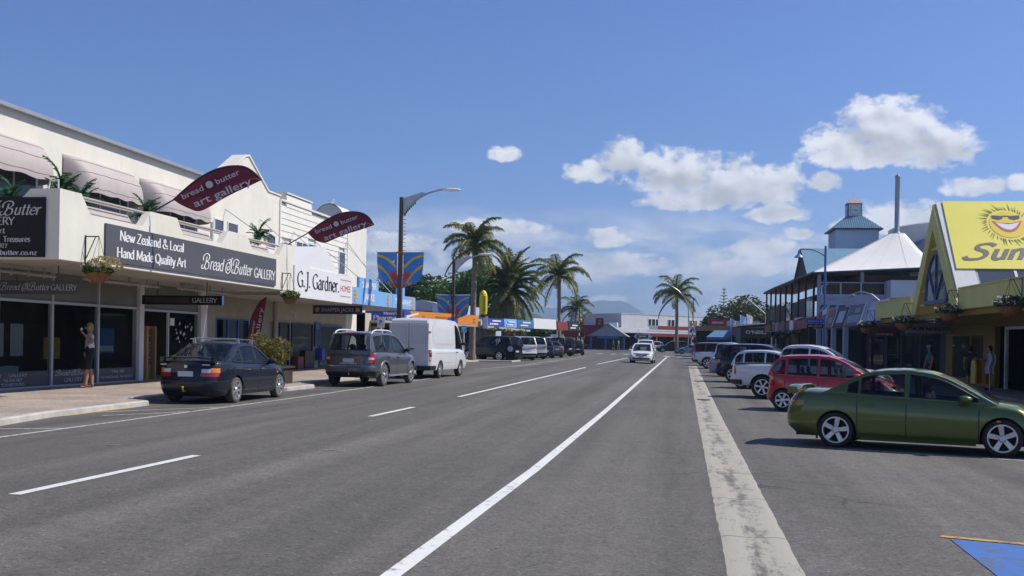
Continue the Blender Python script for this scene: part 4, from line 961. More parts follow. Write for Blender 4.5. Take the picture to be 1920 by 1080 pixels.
# --- green sedan in the first angled stall ---------------------------
P_GREEN = paint('olive_green', (.095, .128, .022), .45)
HG = math.atan2(18.28-19.14, 5.25-2.72)   # heading of cars in the angled stalls
def stall(xr, yr, wb, track, k=1.0):
    """centre of a car whose near rear wheel touches the ground at (xr, yr)"""
    d = Vector((math.cos(HG), math.sin(HG))); p = Vector((-d.y, d.x)); q = Vector((xr, yr)) + d*(wb/2*k) + p*(track*k); return q.x, q.y
def commodore():
    x, y = stall(2.72, 19.14, 2.79, .78, .957)
    r = car_root('parked_car', 'olive green sedan with rear wing and five spoke alloys in the nearest angled stall', x, y, HG); r.scale = (.957,)*3
    sp = dict(rear=-2.42, front=2.38, W=1.84, wb=2.79, R=.325, sill=.2, n=4.6, arch=1.12, wroof=.68,
        top=[(-2.42,.9),(-2.3,.985),(-2.0,1.01),(-1.4,1.0),(-.8,.965),(.3,.925),(.9,.90),(1.15,.89),(1.7,.83),(2.2,.71),(2.38,.58)],
        S=[(1.3,.89),(.95,1.08),(.55,1.29),(.25,1.39),(-.15,1.44),(-.55,1.432),(-.86,1.39),(-1.14,1.28),(-1.42,1.12),(-1.66,1.005)], ws=.3, bl=-.85,
        win=[(-1.2,-1.02,.085),(-.97,-.22,.065),(-.13,1.0,.06)], mir=(.78,.96), rs=[(0,.2),(.2,.04),(.4,0),(.6,.02),(.85,.06),(1,.16)])
    c = Car(sp, r, P_GREEN); c.body(); c.cabin(); c.mirrors(); c.wheels(5, rim='rim', rimr=.73, sw=.078)
    c.sedan_cuts([-1.02, -.17, 1.02]); c.handles([-.84, .02], .81, P_GREEN)
    c.patch('tail_light', M['lamp_red'], c.sX(-2.22), c.sR(.5), .78, .95, .01); c.patch('side_repeater', M['lamp_amber'], c.sX(1.36), c.sX(1.3), .60, .63, .008)
    c.patch('side_skirt', P_GREEN, c.sX(.98), c.sX(-.98), .18, .27, .025); c.patch('headlight', M['lamp_clear'], c.sX(1.95), c.sF(.45), .56, .7); c.endbar('air_intake', M['black'], False, .5, .26, .4)
    c.patch('side_crease', P_GREEN, c.sX(.95), c.sX(-.95), .5, .53, .012); c.patch('sill_line', M['black'], c.sX(.98), c.sX(-.98), .165, .185, .02)
    c.plate(True, .7); c.patch('mud_flap', M['black'], c.sX(-1.8), c.sX(-1.84), .14, .3, -.03)
    b = MB()
    def fn(u, v): yy = (u-.5)*1.56; a = 2*math.pi*v; e = abs(u-.5)*2; k_ = max(.02, 1-e**12)**.5; return (-2.24 + .12*k_*math.cos(a) + .1*e**3, yy, 1.115 - .075*e**4 + .02*k_*math.sin(a))
    b.grid(fn, 18, 10)
    for sd in (1, -1): b.prism([(-2.32,.96),(-2.1,.99),(-2.14,1.09),(-2.3,1.09)], 'y', sd*.75-.03, sd*.75+.03)
    b.build('rear_wing', P_GREEN, r, smooth=50)
    b = MB(); b.tube([(1.32, .1, .93), (1.1, -.45, 1.02)], .008, 5); b.build('wiper', M['black'], r)
    return r
commodore()
def redhatch():
    x, y = stall(2.74, 29.26, 2.43, .7)
    r, c = generic('hatch', 'parked_car', 'bright red hatchback between the olive sedan and the white utility', paint('bright_red', (.5, .012, .022), .0), x, y, HG, spokes=6)
redhatch()
def whiteute():
    x, y = stall(2.65, 35.36, 3.0, .78)
    r, c = generic('ute', 'parked_utility', 'white double cab utility with covered tray beyond the red hatchback', P_WHITE, x, y, HG, spokes=6)
    r['category'] = 'utility'
whiteute()
# prototypes for the smaller cars farther off
ST = {}
def later(kind, label, col, x, y, rz, metal=.2, group=None, cat='car', name='parked_car', rootk=1.0):
    pm = paint(col[0], col[1], metal)
    if kind not in ST:
        r, c = generic(kind, name, label, pm, x, y, rz, group); ST[kind] = (r, pm.name)
        r['category'] = cat; return r
    r, pn = ST[kind]; o = dup(r, (x, y, gz(x, y)), rz, label, group, {pn: pm}); o['category'] = cat; o.name = name
    if group is None and 'group' in o: del o['group']
    return o
G1 = 'cars in the angled stalls on the right'; G2 = 'cars nose in along the left shops'; G3 = 'cars around the far junction'
def st_(kind, lab, col, yr, wb, tr, xr=2.6, **k): x, y = stall(xr, yr, wb, tr); return later(kind, lab, col, x, y, HG, group=G1, **k)
C_W = ('plain_white', (.7, .71, .72)); C_K = ('black', (.012, .012, .014)); C_SB = ('silver_blue', (.22, .26, .36)); C_S = ('silver', (.42, .43, .44)); C_R = ('red', (.36, .02, .02)); C_N = ('navy', (.015, .02, .045)); C_DG = ('dark_grey', (.06, .06, .065)); C_DR = ('dark_red', (.16, .015, .018))
st_('hatch', 'white hatchback just beyond the white double cab utility', C_W, 42.5, 2.43, .7, 2.35)
st_('suv', 'dark navy wagon with roof just above the white hatchback', C_N, 48.6, 2.83, .8, 2.3)
st_('sedan', 'silver blue sedan in the angled stalls beyond the dark wagon', C_SB, 56.4, 2.6, .72, 2.2)
st_('hatch', 'dark red hatchback half hidden beyond the silver blue sedan', C_DR, 63.5, 2.43, .7, 2.3)
st_('ute', 'white and red utility near the far end of the angled stalls', C_W, 72, 3.0, .78, 1.7, cat='utility')
st_('suv', 'red wagon at the far end of the angled stalls', C_R, 80, 2.83, .8, 1.5)
st_('suv', 'black four wheel drive last in the row of angled stalls', C_K, 90, 2.83, .8, 1.9)
# oncoming
def toyota():
    r, c = generic('hatch', 'moving_car', 'white hatchback driving towards the camera in the near lane', paint('pearl_white', (.74, .75, .76), 0), -3.0, 80.5, rad(-91.5), spokes=6)
    # give it a face: grille bars and dark lower intake
    c.endbar('badge', M['chrome'], False, .12, .57, .61, .02)
    r.scale = (1.12, 1.06, 1.0)
toyota()
later('ute', 'white utility following the white hatchback along the road', C_W, -3.5, 101, rad(-91), cat='utility', name='moving_utility')
# left, angled nose in
for kind, lab, col, x, y, a, cat in (
    ('suv', 'black four wheel drive nose in beside the first palm', C_K, -13.4, 72.6, 152, 'car'), ('suv', 'white four wheel drive second along the left shops', C_W, -12.6, 77.5, 128, 'car'), ('suv', 'silver wagon third along the left shops', C_S, -12.3, 82.2, 122, 'car'),
    ('hatch', 'dark navy hatchback fourth along the left shops', C_N, -11.9, 86.8, 118, 'car'), ('sedan', 'dark grey sedan fifth along the left shops', C_DG, -11.7, 91, 118, 'car'), ('suv', 'white wagon behind the dark sedans on the left', C_W, -14.2, 97, 120, 'car'),
    ('suv', 'black wagon beside the striped crossing pole', C_K, -12.2, 99, 140, 'car'), ('ute', 'white utility beyond the black wagon by the crossing', C_W, -14.0, 108, 150, 'utility'), ('hatch', 'black hatchback with yellow trim at the kerb by the crossing', C_K, -11.2, 105.5, 120, 'car'), ('hatch', 'white hatchback deep among the cars on the left', C_W, -14.8, 104, 130, 'car')):
    later(kind, lab, col, x, y, rad(a), group=G2, cat=cat)
for kind, lab, col, x, y, a in (
    ('sedan', 'grey sedan side on across the far junction', ('mid_grey', (.16, .17, .19)), -17.2, 178, 3), ('hatch', 'small red hatchback at the far junction', ('far_red', (.5, .015, .03)), -6.6, 170, 200), ('sedan', 'pale violet sedan side on at the far right junction', ('violet_silver', (.28, .3, .48)), 1.2, 150, 178), ('sedan', 'white sedan side on right of the far palm', C_W, 3.6, 143, 178),
    ('suv', 'black four wheel drive beyond the white sedan at the junction', C_K, -1.6, 158, 185), ('hatch', 'white hatchback half hidden behind the oncoming cars', C_W, -4.6, 160, 190), ('suv', 'dark wagon under the far right shop awning', C_DG, 7.4, 128, 160)):
    later(kind, lab, col, x, y, rad(a), group=G3)
# ------------------------------------------------------------------ left side of the street
W = -16.85
def window(par, y0, y1, z0, z1, n=2, x=W, frame=None, pane=None, fw=.05, curtain=True, depth=.12):
    f = MB(); fx0, fx1 = x-.04, x+.03
    f.box(fx0, fx1, y0-fw, y0, z0-fw, z1+fw); f.box(fx0, fx1, y1, y1+fw, z0-fw, z1+fw); f.box(fx0, fx1, y0, y1, z0-fw, z0); f.box(fx0, fx1, y0, y1, z1, z1+fw)
    for i in range(1, n): yy = y0+(y1-y0)*i/n; f.box(fx0, fx1, yy-.03, yy+.03, z0, z1)
    fo = f.build('window_frame', frame or M['alu'], par)
    for i in range(n):
        a = y0+(y1-y0)*i/n+.03*(i > 0); b_ = y0+(y1-y0)*(i+1)/n-.03*(i < n-1)
        p = MB(); p.box(x-.005, x+.006, a, b_, z0, z1); p.build('pane', pane or M['win_up'], fo)
    if curtain:
        c = MB(); c.box(x-depth, x-depth+.02, y0, y1, z0, z1); c.build('curtain', M['curtain'], fo)
def gallery():
    r = thing('gallery_building', 'cream two storey gallery with balcony parapet and barrel awnings', 'building', (W, 30, 0))
    b = MB(); holes = [(21.6, 25.2, 4.1, 5.85), (26.9, 30.1, 4.1, 5.85), (31.2, 34.1, 4.1, 5.85), (35.5, 36.2, 5.4, 5.83), (36.62, 37.45, 5.42, 5.83), (40.3, 41.15, 5.3, 5.77)]
    ys = sorted({12, 41.65} | {h[0] for h in holes} | {h[1] for h in holes})
    for a, c in zip(ys, ys[1:]):
        cuts = [(h[2], h[3]) for h in holes if h[0] <= a+.001 and h[1] >= c-.001]
        z = 3.32
        for (lo, hi) in cuts: b.box(W-.25, W, a, c, z, lo); z = hi
        b.box(W-.25, W, a, c, z, 7.2)
    b.box(W-10, W-.25, 12, 12.2, 0, 7.2); b.box(W-10, W-.25, 41.4, 41.65, 0, 7.1); b.build('upper_wall', M['cream'], r)
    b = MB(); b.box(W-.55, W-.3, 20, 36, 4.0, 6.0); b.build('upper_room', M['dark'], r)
    b = MB(); b.prism([(35.55,7.2),(38.05,8.6),(38.4,8.66),(40.35,7.56),(41.65,7.56),(41.65,7.2)], 'x', W-.5, W+.003); b.prism([(35.55,7.23),(38.05,8.63),(38.4,8.69),(40.38,7.59),(41.68,7.59),(41.68,7.53),(40.35,7.53),(38.38,8.62),(38.07,8.55),(35.55,7.17)], 'x', W-.52, W+.05); b.build('gable_parapet', M['cream'], r)
    b = MB(); b.box(W-.1, W+.16, 12, 35.6, 7.2, 7.3); b.prism([(W+.1, 7.3), (W-5, 8.0), (W-10, 7.3)], 'y', 12, 35.5); b.build('roof', M['roof_grey'], r)
    for (y0, y1, z0, z1) in holes[:3]: window(r, y0, y1, z0, z1, 3)
    for (y0, y1, z0, z1) in holes[3:]: window(r, y0, y1, z0, z1, 1, frame=M['white_metal'])
    # barrel awnings: bulging canvas with rounded ends and stitched seams
    for (ya, yb) in ((19.5, 24.95), (26.1, 29.5), (30.2, 34.05)):
        A = MB(); R_ = .55; pj = .78
        def prof(v): a = v*math.pi*.5; return (math.sin(a)*pj, 6.5 - .82*(1-math.cos(a))**1.0 - .08*v)
        def fn(u, v):
            y = ya + (yb-ya)*u; dx, z = prof(v); e = min(1, min(y-ya, yb-y)/R_); k = math.sqrt(max(0, 1-(1-e)**2)); 
            return (W + .005 + dx*(.05+.95*k), y + .012*math.sin(u*40)*v, z - .02*math.sin(u*31+2)*v*(1-k*.5))
        us = 44
        A.grid(fn, us, 10)
        def fl(u, v): p = fn(u, 1.0); return (p[0]+.0*v, p[1], p[2]-.13*v-.02*math.sin(u*26)*v)
        A.grid(fl, us, 1)
        ao = A.build('awning', M['awning'], r, smooth=60)
        S_ = MB()
        for v in (.36, .68, 1.0): S_.tube([Vector(fn(i/30, v))+Vector((.004,0,.004)) for i in range(31)], .008, 4)
        S_.build('awning_seam', M['taupe'], ao)
    # downpipe, small fittings
    b = MB(); b.tube([(W+.06, 35.25, 4.0), (W+.06, 35.25, 5.7)], .05, 8); b.tube([(W+.05, 39.1, 5.2), (W+.05, 39.1, 6.0)], .04, 6); b.build('downpipe', M['white_metal'], r)
    # balcony
    b = MB(); b.prism([(21.0,3.2),(34.95,3.2),(34.95,4.8),(34.07,4.8),(33.61,4.36),(31.39,4.36),(31.0,4.76),(29.6,4.76),(29.17,4.34),(26.73,4.34),(26.38,4.75),(24.97,4.75),(24.55,4.33),(22.21,4.33),(21.83,4.76),(21.0,4.76)], 'x', -13.8, -13.6)
    b.build('balcony_parapet', M['cream'], r)
    b = MB(); b.prism([(-13.8,3.2),(-13.8,4.755),(-14.31,4.755),(-14.75,4.33),(-19,4.33),(-19,3.2)], 'y', 21.0, 21.2); b.build('balcony_end_wall', M['cream'], r)
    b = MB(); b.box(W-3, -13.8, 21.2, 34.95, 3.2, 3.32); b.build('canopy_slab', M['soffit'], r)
    for (a, c) in ((22.1, 24.7), (26.6, 29.3), (31.3, 33.75)):
        b = MB(); b.prism([(-13.82,4.2),(-14.1,4.62),(-14.14,4.6),(-13.86,4.18)], 'y', a, c); b.build('balcony_panel', M['taupe'], r)
        b = MB(); b.tube([(-13.72, a-.1, 4.7), (-13.72, c+.1, 4.7)], .035, 8); b.tube([(-13.95, a, 4.7), (-13.95, c, 4.7)], .02, 6); b.build('balcony_rail', M['taupe'], r, smooth=50)
    b = MB(); b.tube([(-13.66, 21.03, 4.72), (-13.66, 21.03, 4.95), (-13.9, 21.1, 4.95), (-13.95, 21.1, 4.7)], .02, 5); b.build('rail_stub', M['white_metal'], r)
    b = MB(); b.tube([(-15.2, 33.2, 4.4), (-14.6, 33.2, 4.4)], .03, 6); b.build('vent_stub', M['galv'], r)
    # soffit fittings
    for (x, y0, y1) in ((-15.9, 21.8, 24.4), (-15.6, 25.2, 29.2), (-15.2, 29.6, 33.4)):
        b = MB(); b.tube([(x, y0, 3.02), (x, y1, 3.02)], .045, 7); b.box(x-.07, x+.07, y0+.3, y0+1.6, 3.1, 3.2)
        for k in range(4): yy = y0+(y1-y0)*(k+.3)/4; b.box(x-.02, x+.02, yy-.02, yy+.02, 2.94, 3.2)
        b.build('soffit_conduit', M['soffit'], r)
    # shopfront
    f = MB()
    for y in (21.2, 23.45, 25.71, 27.96): f.box(W-.06, W+.06, y-.04, y+.04, .1, 3.2)
    f.box(W-.06, W+.08, 19, 30.15, .06, .16); f.box(W-.05, W+.055, 19, 30.15, 2.36, 2.43); f.box(W-.05, W+.055, 30.4, 34.32, 2.33, 2.4); f.box(W-.03, W+.04, 32.13, 32.2, .12, 2.33)
    f.build('shopfront_frame', M['alu'], r)
    for (a, c) in ((30.15, 30.42), (34.32, 34.82)): f = MB(); f.box(W-.12, W+.12, a, c, .06, 3.2); f.build('pillar', M['white_metal'], r)
    for a, c in ((19, 21.16), (21.24, 23.41), (23.49, 25.67), (25.75, 27.92), (28.0, 30.15)):
        p = MB(); p.box(W-.01, W+.005, a, c, .56, 2.36); p.build('pane', M['win'], r)
        p = MB(); p.box(W-.01, W+.005, a, c, 2.43, 3.2); p.build('fanlight_pane', mat('frosted_panel', (.19, .185, .17), .25, .1, 1), r)
        p = MB(); p.box(W-.02, W+.012, a, c, .16, .56); p.build('dado_panel', M['sign_dark'], r)
    p = MB(); p.box(W-.01, W+.005, 30.42, 34.32, 2.4, 3.2); p.build('fanlight_pane', MATS['frosted_panel'], r)
    p = MB(); p.box(W-.01, W+.005, 32.2, 34.3, .12, 2.33); dp = p.build('door_pane', M['win'], r)
    rnd = random.Random(3); k = MB()
    for i in range(26): y = 32.7+rnd.random()*1.2; z = .6+rnd.random()*1.4; s_ = .03+rnd.random()*.05; k.add([(W+.012, y-s_, z), (W+.012, y, z-s_), (W+.012, y+s_, z), (W+.012, y, z+s_)], [(0,1,2,3)])
    k.build('door_decal', M['letter_grey'], dp)
    k = MB(); k.box(W+.006, W+.014, 32.3, 32.6, 1.9, 2.15); k.build('door_notice', M['sign_white'], dp)
    # lettering on the dado
    k = MB()
    for (t, y, z, h_, w_, sc) in (('Bread & Butter', 23.15, .43, .1, .95, True), ('GALLERY', 24.3, .43, .075, .75, False), ('*GLASS ART', 24.1, .31, .075, .75, False), ('*EXHIBITIONS', 24.1, .2, .075, .95, False), ('Bread & Butter', 26.75, .41, .13, 1.6, True), ('GALLERY', 26.75, .23, .11, .85, False), ('*FINE ART', 29.1, .42, .075, .75, False), ('NZ HANDMADE TREASURES', 29.05, .26, .075, 1.75, False)):
        pen(k, t, (W+.02, y, z), *XY, h_, width=w_, script=sc, slant=.25 if sc else 0, thick=.16)
    k.build('window_lettering', M['letter_grey'], r)
    # interior
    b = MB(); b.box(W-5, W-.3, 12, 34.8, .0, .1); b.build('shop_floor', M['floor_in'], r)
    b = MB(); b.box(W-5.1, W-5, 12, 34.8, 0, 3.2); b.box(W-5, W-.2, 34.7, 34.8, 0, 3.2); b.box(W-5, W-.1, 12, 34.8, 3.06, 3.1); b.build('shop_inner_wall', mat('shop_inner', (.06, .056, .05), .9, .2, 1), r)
    glow = MATS.get('strip_light') or bpy.data.materials.new('strip_light'); MATS['strip_light'] = glow; glow.use_nodes = True; gp = glow.node_tree.nodes['Principled BSDF']; gp.inputs['Emission Color'].default_value = (1, .97, .9, 1); gp.inputs['Emission Strength'].default_value = 9
    for (x, y) in ((W-1.6, 23.4), (W-2.6, 26.0), (W-1.6, 28.2), (W-3.0, 31)):
        b = MB(); b.box(x-.6, x+.6, y-.06, y+.06, 2.96, 3.0); b.build('strip_light', glow, r)
    # plain wall with window to the right of the door
    b = MB(); b.box(W-.2, W, 34.82, 41.65, 0, .95); b.box(W-.2, W, 34.82, 41.65, 2.25, 3.2); b.box(W-.2, W, 34.82, 35.75, .95, 2.25); b.box(W-.2, W, 38.65, 39.4, .95, 2.25); b.box(W-.2, W-.0, 41.3, 41.65, .95, 2.25); b.box(W-.25, W-.1, 39.4, 41.3, .1, 2.8)
    b.build('lower_wall', M['grey_wall'], r); b = MB(); b.tube([(W+.08, 41.2, .1), (W+.08, 41.2, 3.2)], .07, 8); b.build('downpipe', M['taupe'], r)
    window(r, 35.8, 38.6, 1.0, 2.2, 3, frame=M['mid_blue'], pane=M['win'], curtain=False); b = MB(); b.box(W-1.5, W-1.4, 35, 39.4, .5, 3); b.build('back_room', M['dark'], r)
    return r
gallery()
def sign(name, label, mb_panel, pm, loc, text=None, tm=None, border=None, cat='sign'):
    r = thing(name, label, cat, loc); mb_panel.build('panel', pm, r)
    if text: text.build('lettering', tm, r)
    return r
b = MB(); b.box(-13.6, -13.55, 22.8, 33.27, 3.3, 4.2); t = MB()
pen(t, 'New Zealand & Local', (-13.55, 25.05, 3.85), *XY, .24, width=3.3, thick=.2, serif=.26); pen(t, 'Hand Made Quality Art', (-13.55, 25.05, 3.44), *XY, .24, width=3.55, thick=.2, serif=.26)
pen(t, 'Bread & Butter', (-13.55, 29.55, 3.5), *XY, .36, width=3.4, script=True, slant=.28, thick=.13); pen(t, 'GALLERY', (-13.55, 32.3, 3.48), *XY, .3, width=1.7, thick=.19)
sign('shop_sign', 'long charcoal gallery sign with white script on the balcony front', b, M['sign_dark'], (-13.6, 28, 3.3), t, M['letter_white'])
b = MB(); b.box(-17.5, -13.93, 20.95, 21.0, 3.24, 4.56); t = MB()
pen(t, 'Bread & Butter', (-15.16, 20.95, 4.17), *YY, .25, width=2.25, script=True, slant=.28, thick=.13); pen(t, 'GALLERY', (-15.14, 20.95, 3.95), *YY, .17, width=.97, thick=.17)
pen(t, 'Fine Art', (-15.22, 20.95, 3.76), *YY, .12, width=.68, thick=.17); pen(t, 'Handmade  Treasures', (-15.0, 20.95, 3.57), *YY, .125, width=1.47, thick=.18); pen(t, '4927', (-14.96, 20.95, 3.44), *YY, .09, width=.28, thick=.17); pen(t, 'breadandbutter.co.nz', (-14.91, 20.95, 3.28), *YY, .11, width=1.63, thick=.19)
sign('shop_sign', 'black gallery sign on the shaded end of the balcony at far left', b, M['sign_black'], (-15.7, 21, 3.24), t, M['letter_grey'])
b = MB(); b.box(-16.45, -14.33, 22.96, 23.02, 2.5, 2.83); b.bar((-16, 23, 2.83), (-16, 23, 3.2), .02); b.bar((-14.9, 23, 2.83), (-14.9, 23, 3.2), .02); t = MB()
pen(t, 'Bread & Butter', (-15.75, 22.96, 2.6), *YY, .15, width=1.3, script=True, slant=.25, thick=.13); pen(t, 'GALLERY', (-14.72, 22.96, 2.6), *YY, .14, width=.68, thick=.15)
sign('hanging_sign', 'dark gallery name board hung under the canopy at far left', b, M['sign_dark'], (-15.4, 23, 2.5), t, M['letter_grey'])
b = MB(); b.box(-16.4, -13.8, 29.66, 29.72, 2.51, 2.79); b.bar((-15.9, 29.7, 2.79), (-15.9, 29.7, 3.2), .02); b.bar((-14.3, 29.7, 2.79), (-14.3, 29.7, 3.2), .02); t = MB(); pen(t, 'GALLERY', (-14.35, 29.66, 2.58), *YY, .14, width=.8, thick=.15)
g = sign('hanging_sign', 'black gallery name board hung under the canopy above the shop door', b, M['sign_black'], (-15.1, 29.7, 2.5), t, M['letter_grey'])
b = MB(); b.box(-16.3, -14.85, 29.65, 29.66, 2.56, 2.74); b.build('carved_strip', M['dark_wood'], g); b = MB(); b.box(-13.8, -13.77, 29.65, 29.73, 2.51, 2.79); b.build('edge_strip', M['mid_blue'], g)
# things inside and in front of the gallery
for x, y, w_, h_, z, m_, lab in ((-17.35, 24.15, .5, .85, .95, 'off_white', 'pale display board leaning in the left shop window'), (-17.4, 25.05, .45, .85, .95, 'off_white', 'second pale display board in the left shop window'), (-17.4, 26.6, .7, .6, .85, 'gold', 'dim gilt framed picture behind the middle window'), (-17.35, 29.05, 1.3, .75, 1.0, 'mid_blue', 'blue seascape painting behind the right shop window')):
    o = thing('painting', lab, 'picture', (x, y, z)); b = MB(); b.box(x-.03, x+.03, y-w_/2, y+w_/2, z, z+h_); b.build('canvas', M[m_], o); b = MB(); b.box(x-.05, x+.02, y-w_/2-.04, y+w_/2+.04, z-.05, z); b.box(x-.04, x+.0, y-.03, y+.03, .1, z); b.build('easel', M['dark_wood'], o)
    if m_ == 'mid_blue': b = MB(); b.box(x+.031, x+.036, y-.6, y+.6, z+.05, z+.22); b.build('foam_strip', M['off_white'], o)
o = thing('display_plinth', 'low white plinth in the left shop window', 'plinth', (-17.6, 24.2, .1)); b = MB(); b.box(-17.9, -17.3, 23.6, 25.0, .1, .68); b.build('block', M['off_white'], o); b = MB(); b.box(-17.8, -17.4, 23.9, 24.6, .68, .78); b.build('tray', M['brown'], o)
o = thing('postcard_rack', 'tall pale wooden postcard rack in the gallery doorway', 'rack', (-17.1, 31.6, .1)); b = MB(); b.box(-17.25, -17.05, 31.2, 31.3, .12, 1.86); b.box(-17.25, -17.05, 31.72, 31.82, .12, 1.86); b.box(-17.25, -17.2, 31.2, 31.82, .12, 1.86); b.build('frame', M['wood'], o)
for i in range(5): b = MB(); z = .62+i*.24; b.box(-17.19, -17.16, 31.33, 31.69, z, z+.19); b.build('postcard', mat('card%d' % (i % 3), ((.05,.06,.09), (.12,.05,.04), (.07,.09,.07))[i % 3], .6, .5, 9), o)
# teardrop banners on poles: bowed top hem, belly hanging below, both edges given as (reach, height)
def feather(label, bx, by, top, bot):
    dh = Vector((1, .4, 0)).normalized(); nrm = Vector((dh.y, -dh.x, 0)); base = Vector((bx, by, 0))
    r = thing('feather_banner', label, 'banner', (bx, by, top[0][1]))
    def W3(t, z, o=0): return base + dh*t + Vector((0, 0, z)) + nrm*o
    def along(P, u):
        Q = crom(P, 6); f_ = u*(len(Q)-1); i = min(len(Q)-2, int(f_)); k = f_-i; return (Q[i][0]+(Q[i+1][0]-Q[i][0])*k, Q[i][1]+(Q[i+1][1]-Q[i][1])*k)
    def cl(u, v, o=0):
        a = along(top[1:], u); c = along(bot, u); return W3(a[0]+(c[0]-a[0])*v, a[1]+(c[1]-a[1])*v, .05*math.sin(u*6+v*2.5)*math.sin(math.pi*min(1, v+.15)) + o)
    b = MB(); b.grid(lambda u, v: cl(u, v), 30, 10); b.build('cloth', M['maroon'], r, smooth=70)
    h_ = MB(); h_.tube([W3(*p) for p in top[:2]] + [cl(i/24, 0) for i in range(25)], [.02]*2 + [.026]*25, 6); h_.build('pole', M['black'], r, smooth=50)
    a = top; t = MB()
    def put(s_, p0, p1, hh, k=1.0):
        P0 = Vector(p0); P1 = Vector(p1); d2 = (P1-P0).normalized(); U = dh*d2.x + Vector((0,0,d2.y)); V = dh*(-d2.y) + Vector((0,0,d2.x)); c = (P0+P1)/2
        sans(t, s_, W3(c.x, c.y, .075), U, V, nrm, hh, (P1-P0).length, bold=.008, off=.0)
    return r, put, t, W3
for lab, bx, by, top, bot, tx in (
    ('nearer maroon art gallery banner flying from the balcony', -13.5, 24.95, [(.01,4.77),(.47,5.07),(.73,5.33),(1.05,5.62),(1.42,5.86),(1.72,5.98),(1.99,6.03),(2.23,6.02),(2.46,5.9),(2.67,5.69)], [(.47,5.07),(.64,4.96),(.87,4.86),(1.09,4.8),(1.33,4.9),(1.73,5.17),(2.13,5.4),(2.4,5.54),(2.67,5.69)], (((.68,5.15),(1.2,5.42)), ((1.52,5.58),(2.1,5.88)), ((.98,4.98),(2.4,5.66)), (1.36,5.5))),
    ('farther maroon art gallery banner above the white pediment sign', -13.5, 34.35, [(-.07,4.8),(.6,5.22),(.97,5.53),(1.37,5.79),(1.74,5.96),(2.15,6.03),(2.48,5.99),(2.71,5.85),(2.88,5.59)], [(.6,5.22),(.8,5.02),(1.02,4.92),(1.22,4.91),(1.48,5.03),(1.94,5.24),(2.4,5.4),(2.88,5.59)], (((.85,5.27),(1.4,5.5)), ((1.72,5.63),(2.3,5.87)), ((1.15,5.06),(2.6,5.66)), (1.56,5.57)))):
    r, put, t, W3 = feather(lab, bx, by, top, bot)
    put('bread', *tx[0], .15); put('butter', *tx[1], .15); put('art gallery', *tx[2], .2); t.build('lettering', M['letter_grey'], r)
    e = MB(); e.add([W3(tx[3][0], tx[3][1], .075)] + [W3(tx[3][0]+.095*math.cos(a*.5236), tx[3][1]+.095*math.sin(a*.5236), .075) for a in range(12)], [(0, 1+a, 1+(a+1) % 12) for a in range(12)]); e.build('emblem', M['letter_grey'], r)
r = thing('feather_banner', 'upright maroon gallery banner standing on the footpath', 'banner', (-14.66, 33.9, .12)); ud = Vector((.94, .34, 0)).normalized(); un = Vector((ud.y, -ud.x, 0))
def UB(s_, z, o=0): return Vector((-14.66, 33.9, z)) + ud*s_ + un*o
LE = crom([(-.14, .45), (-.13, 1.24), (-.11, 1.55), (-.04, 2.1), (.1, 2.48), (.28, 2.8), (.5, 2.95)], 4); RE = [(.12+.38*k/(len(LE)-1), .5+2.45*k/(len(LE)-1)) for k in range(len(LE))]
b = MB(); b.grid(lambda u, v: UB(*[a_*(1-v)+c_*v for a_, c_ in zip(LE[round(u*(len(LE)-1))], RE[round(u*(len(LE)-1))])], .03*math.sin(u*7+v*3)), len(LE)-1, 6); b.build('cloth', M['maroon'], r, smooth=70)
b = MB(); b.tube([UB(-.14, .12)] + [UB(*p) for p in LE], .02, 6); b.box(-14.9, -14.4, 33.65, 34.15, .1, .15); b.build('pole', M['black'], r)
t = MB(); vt = (Vector((0, 0, 1)) + ud*.13).normalized(); vn = (-ud + Vector((0, 0, .13))).normalized(); sans(t, 'art gallery', UB(.2, 1.75, .06), vt, vn, un, .13, 1.7, bold=.004, off=0); sans(t, 'butter', UB(.04, 1.85, .06), vt, vn, un, .09, .62, bold=.004, off=0); t.build('lettering', M['letter_grey'], r)

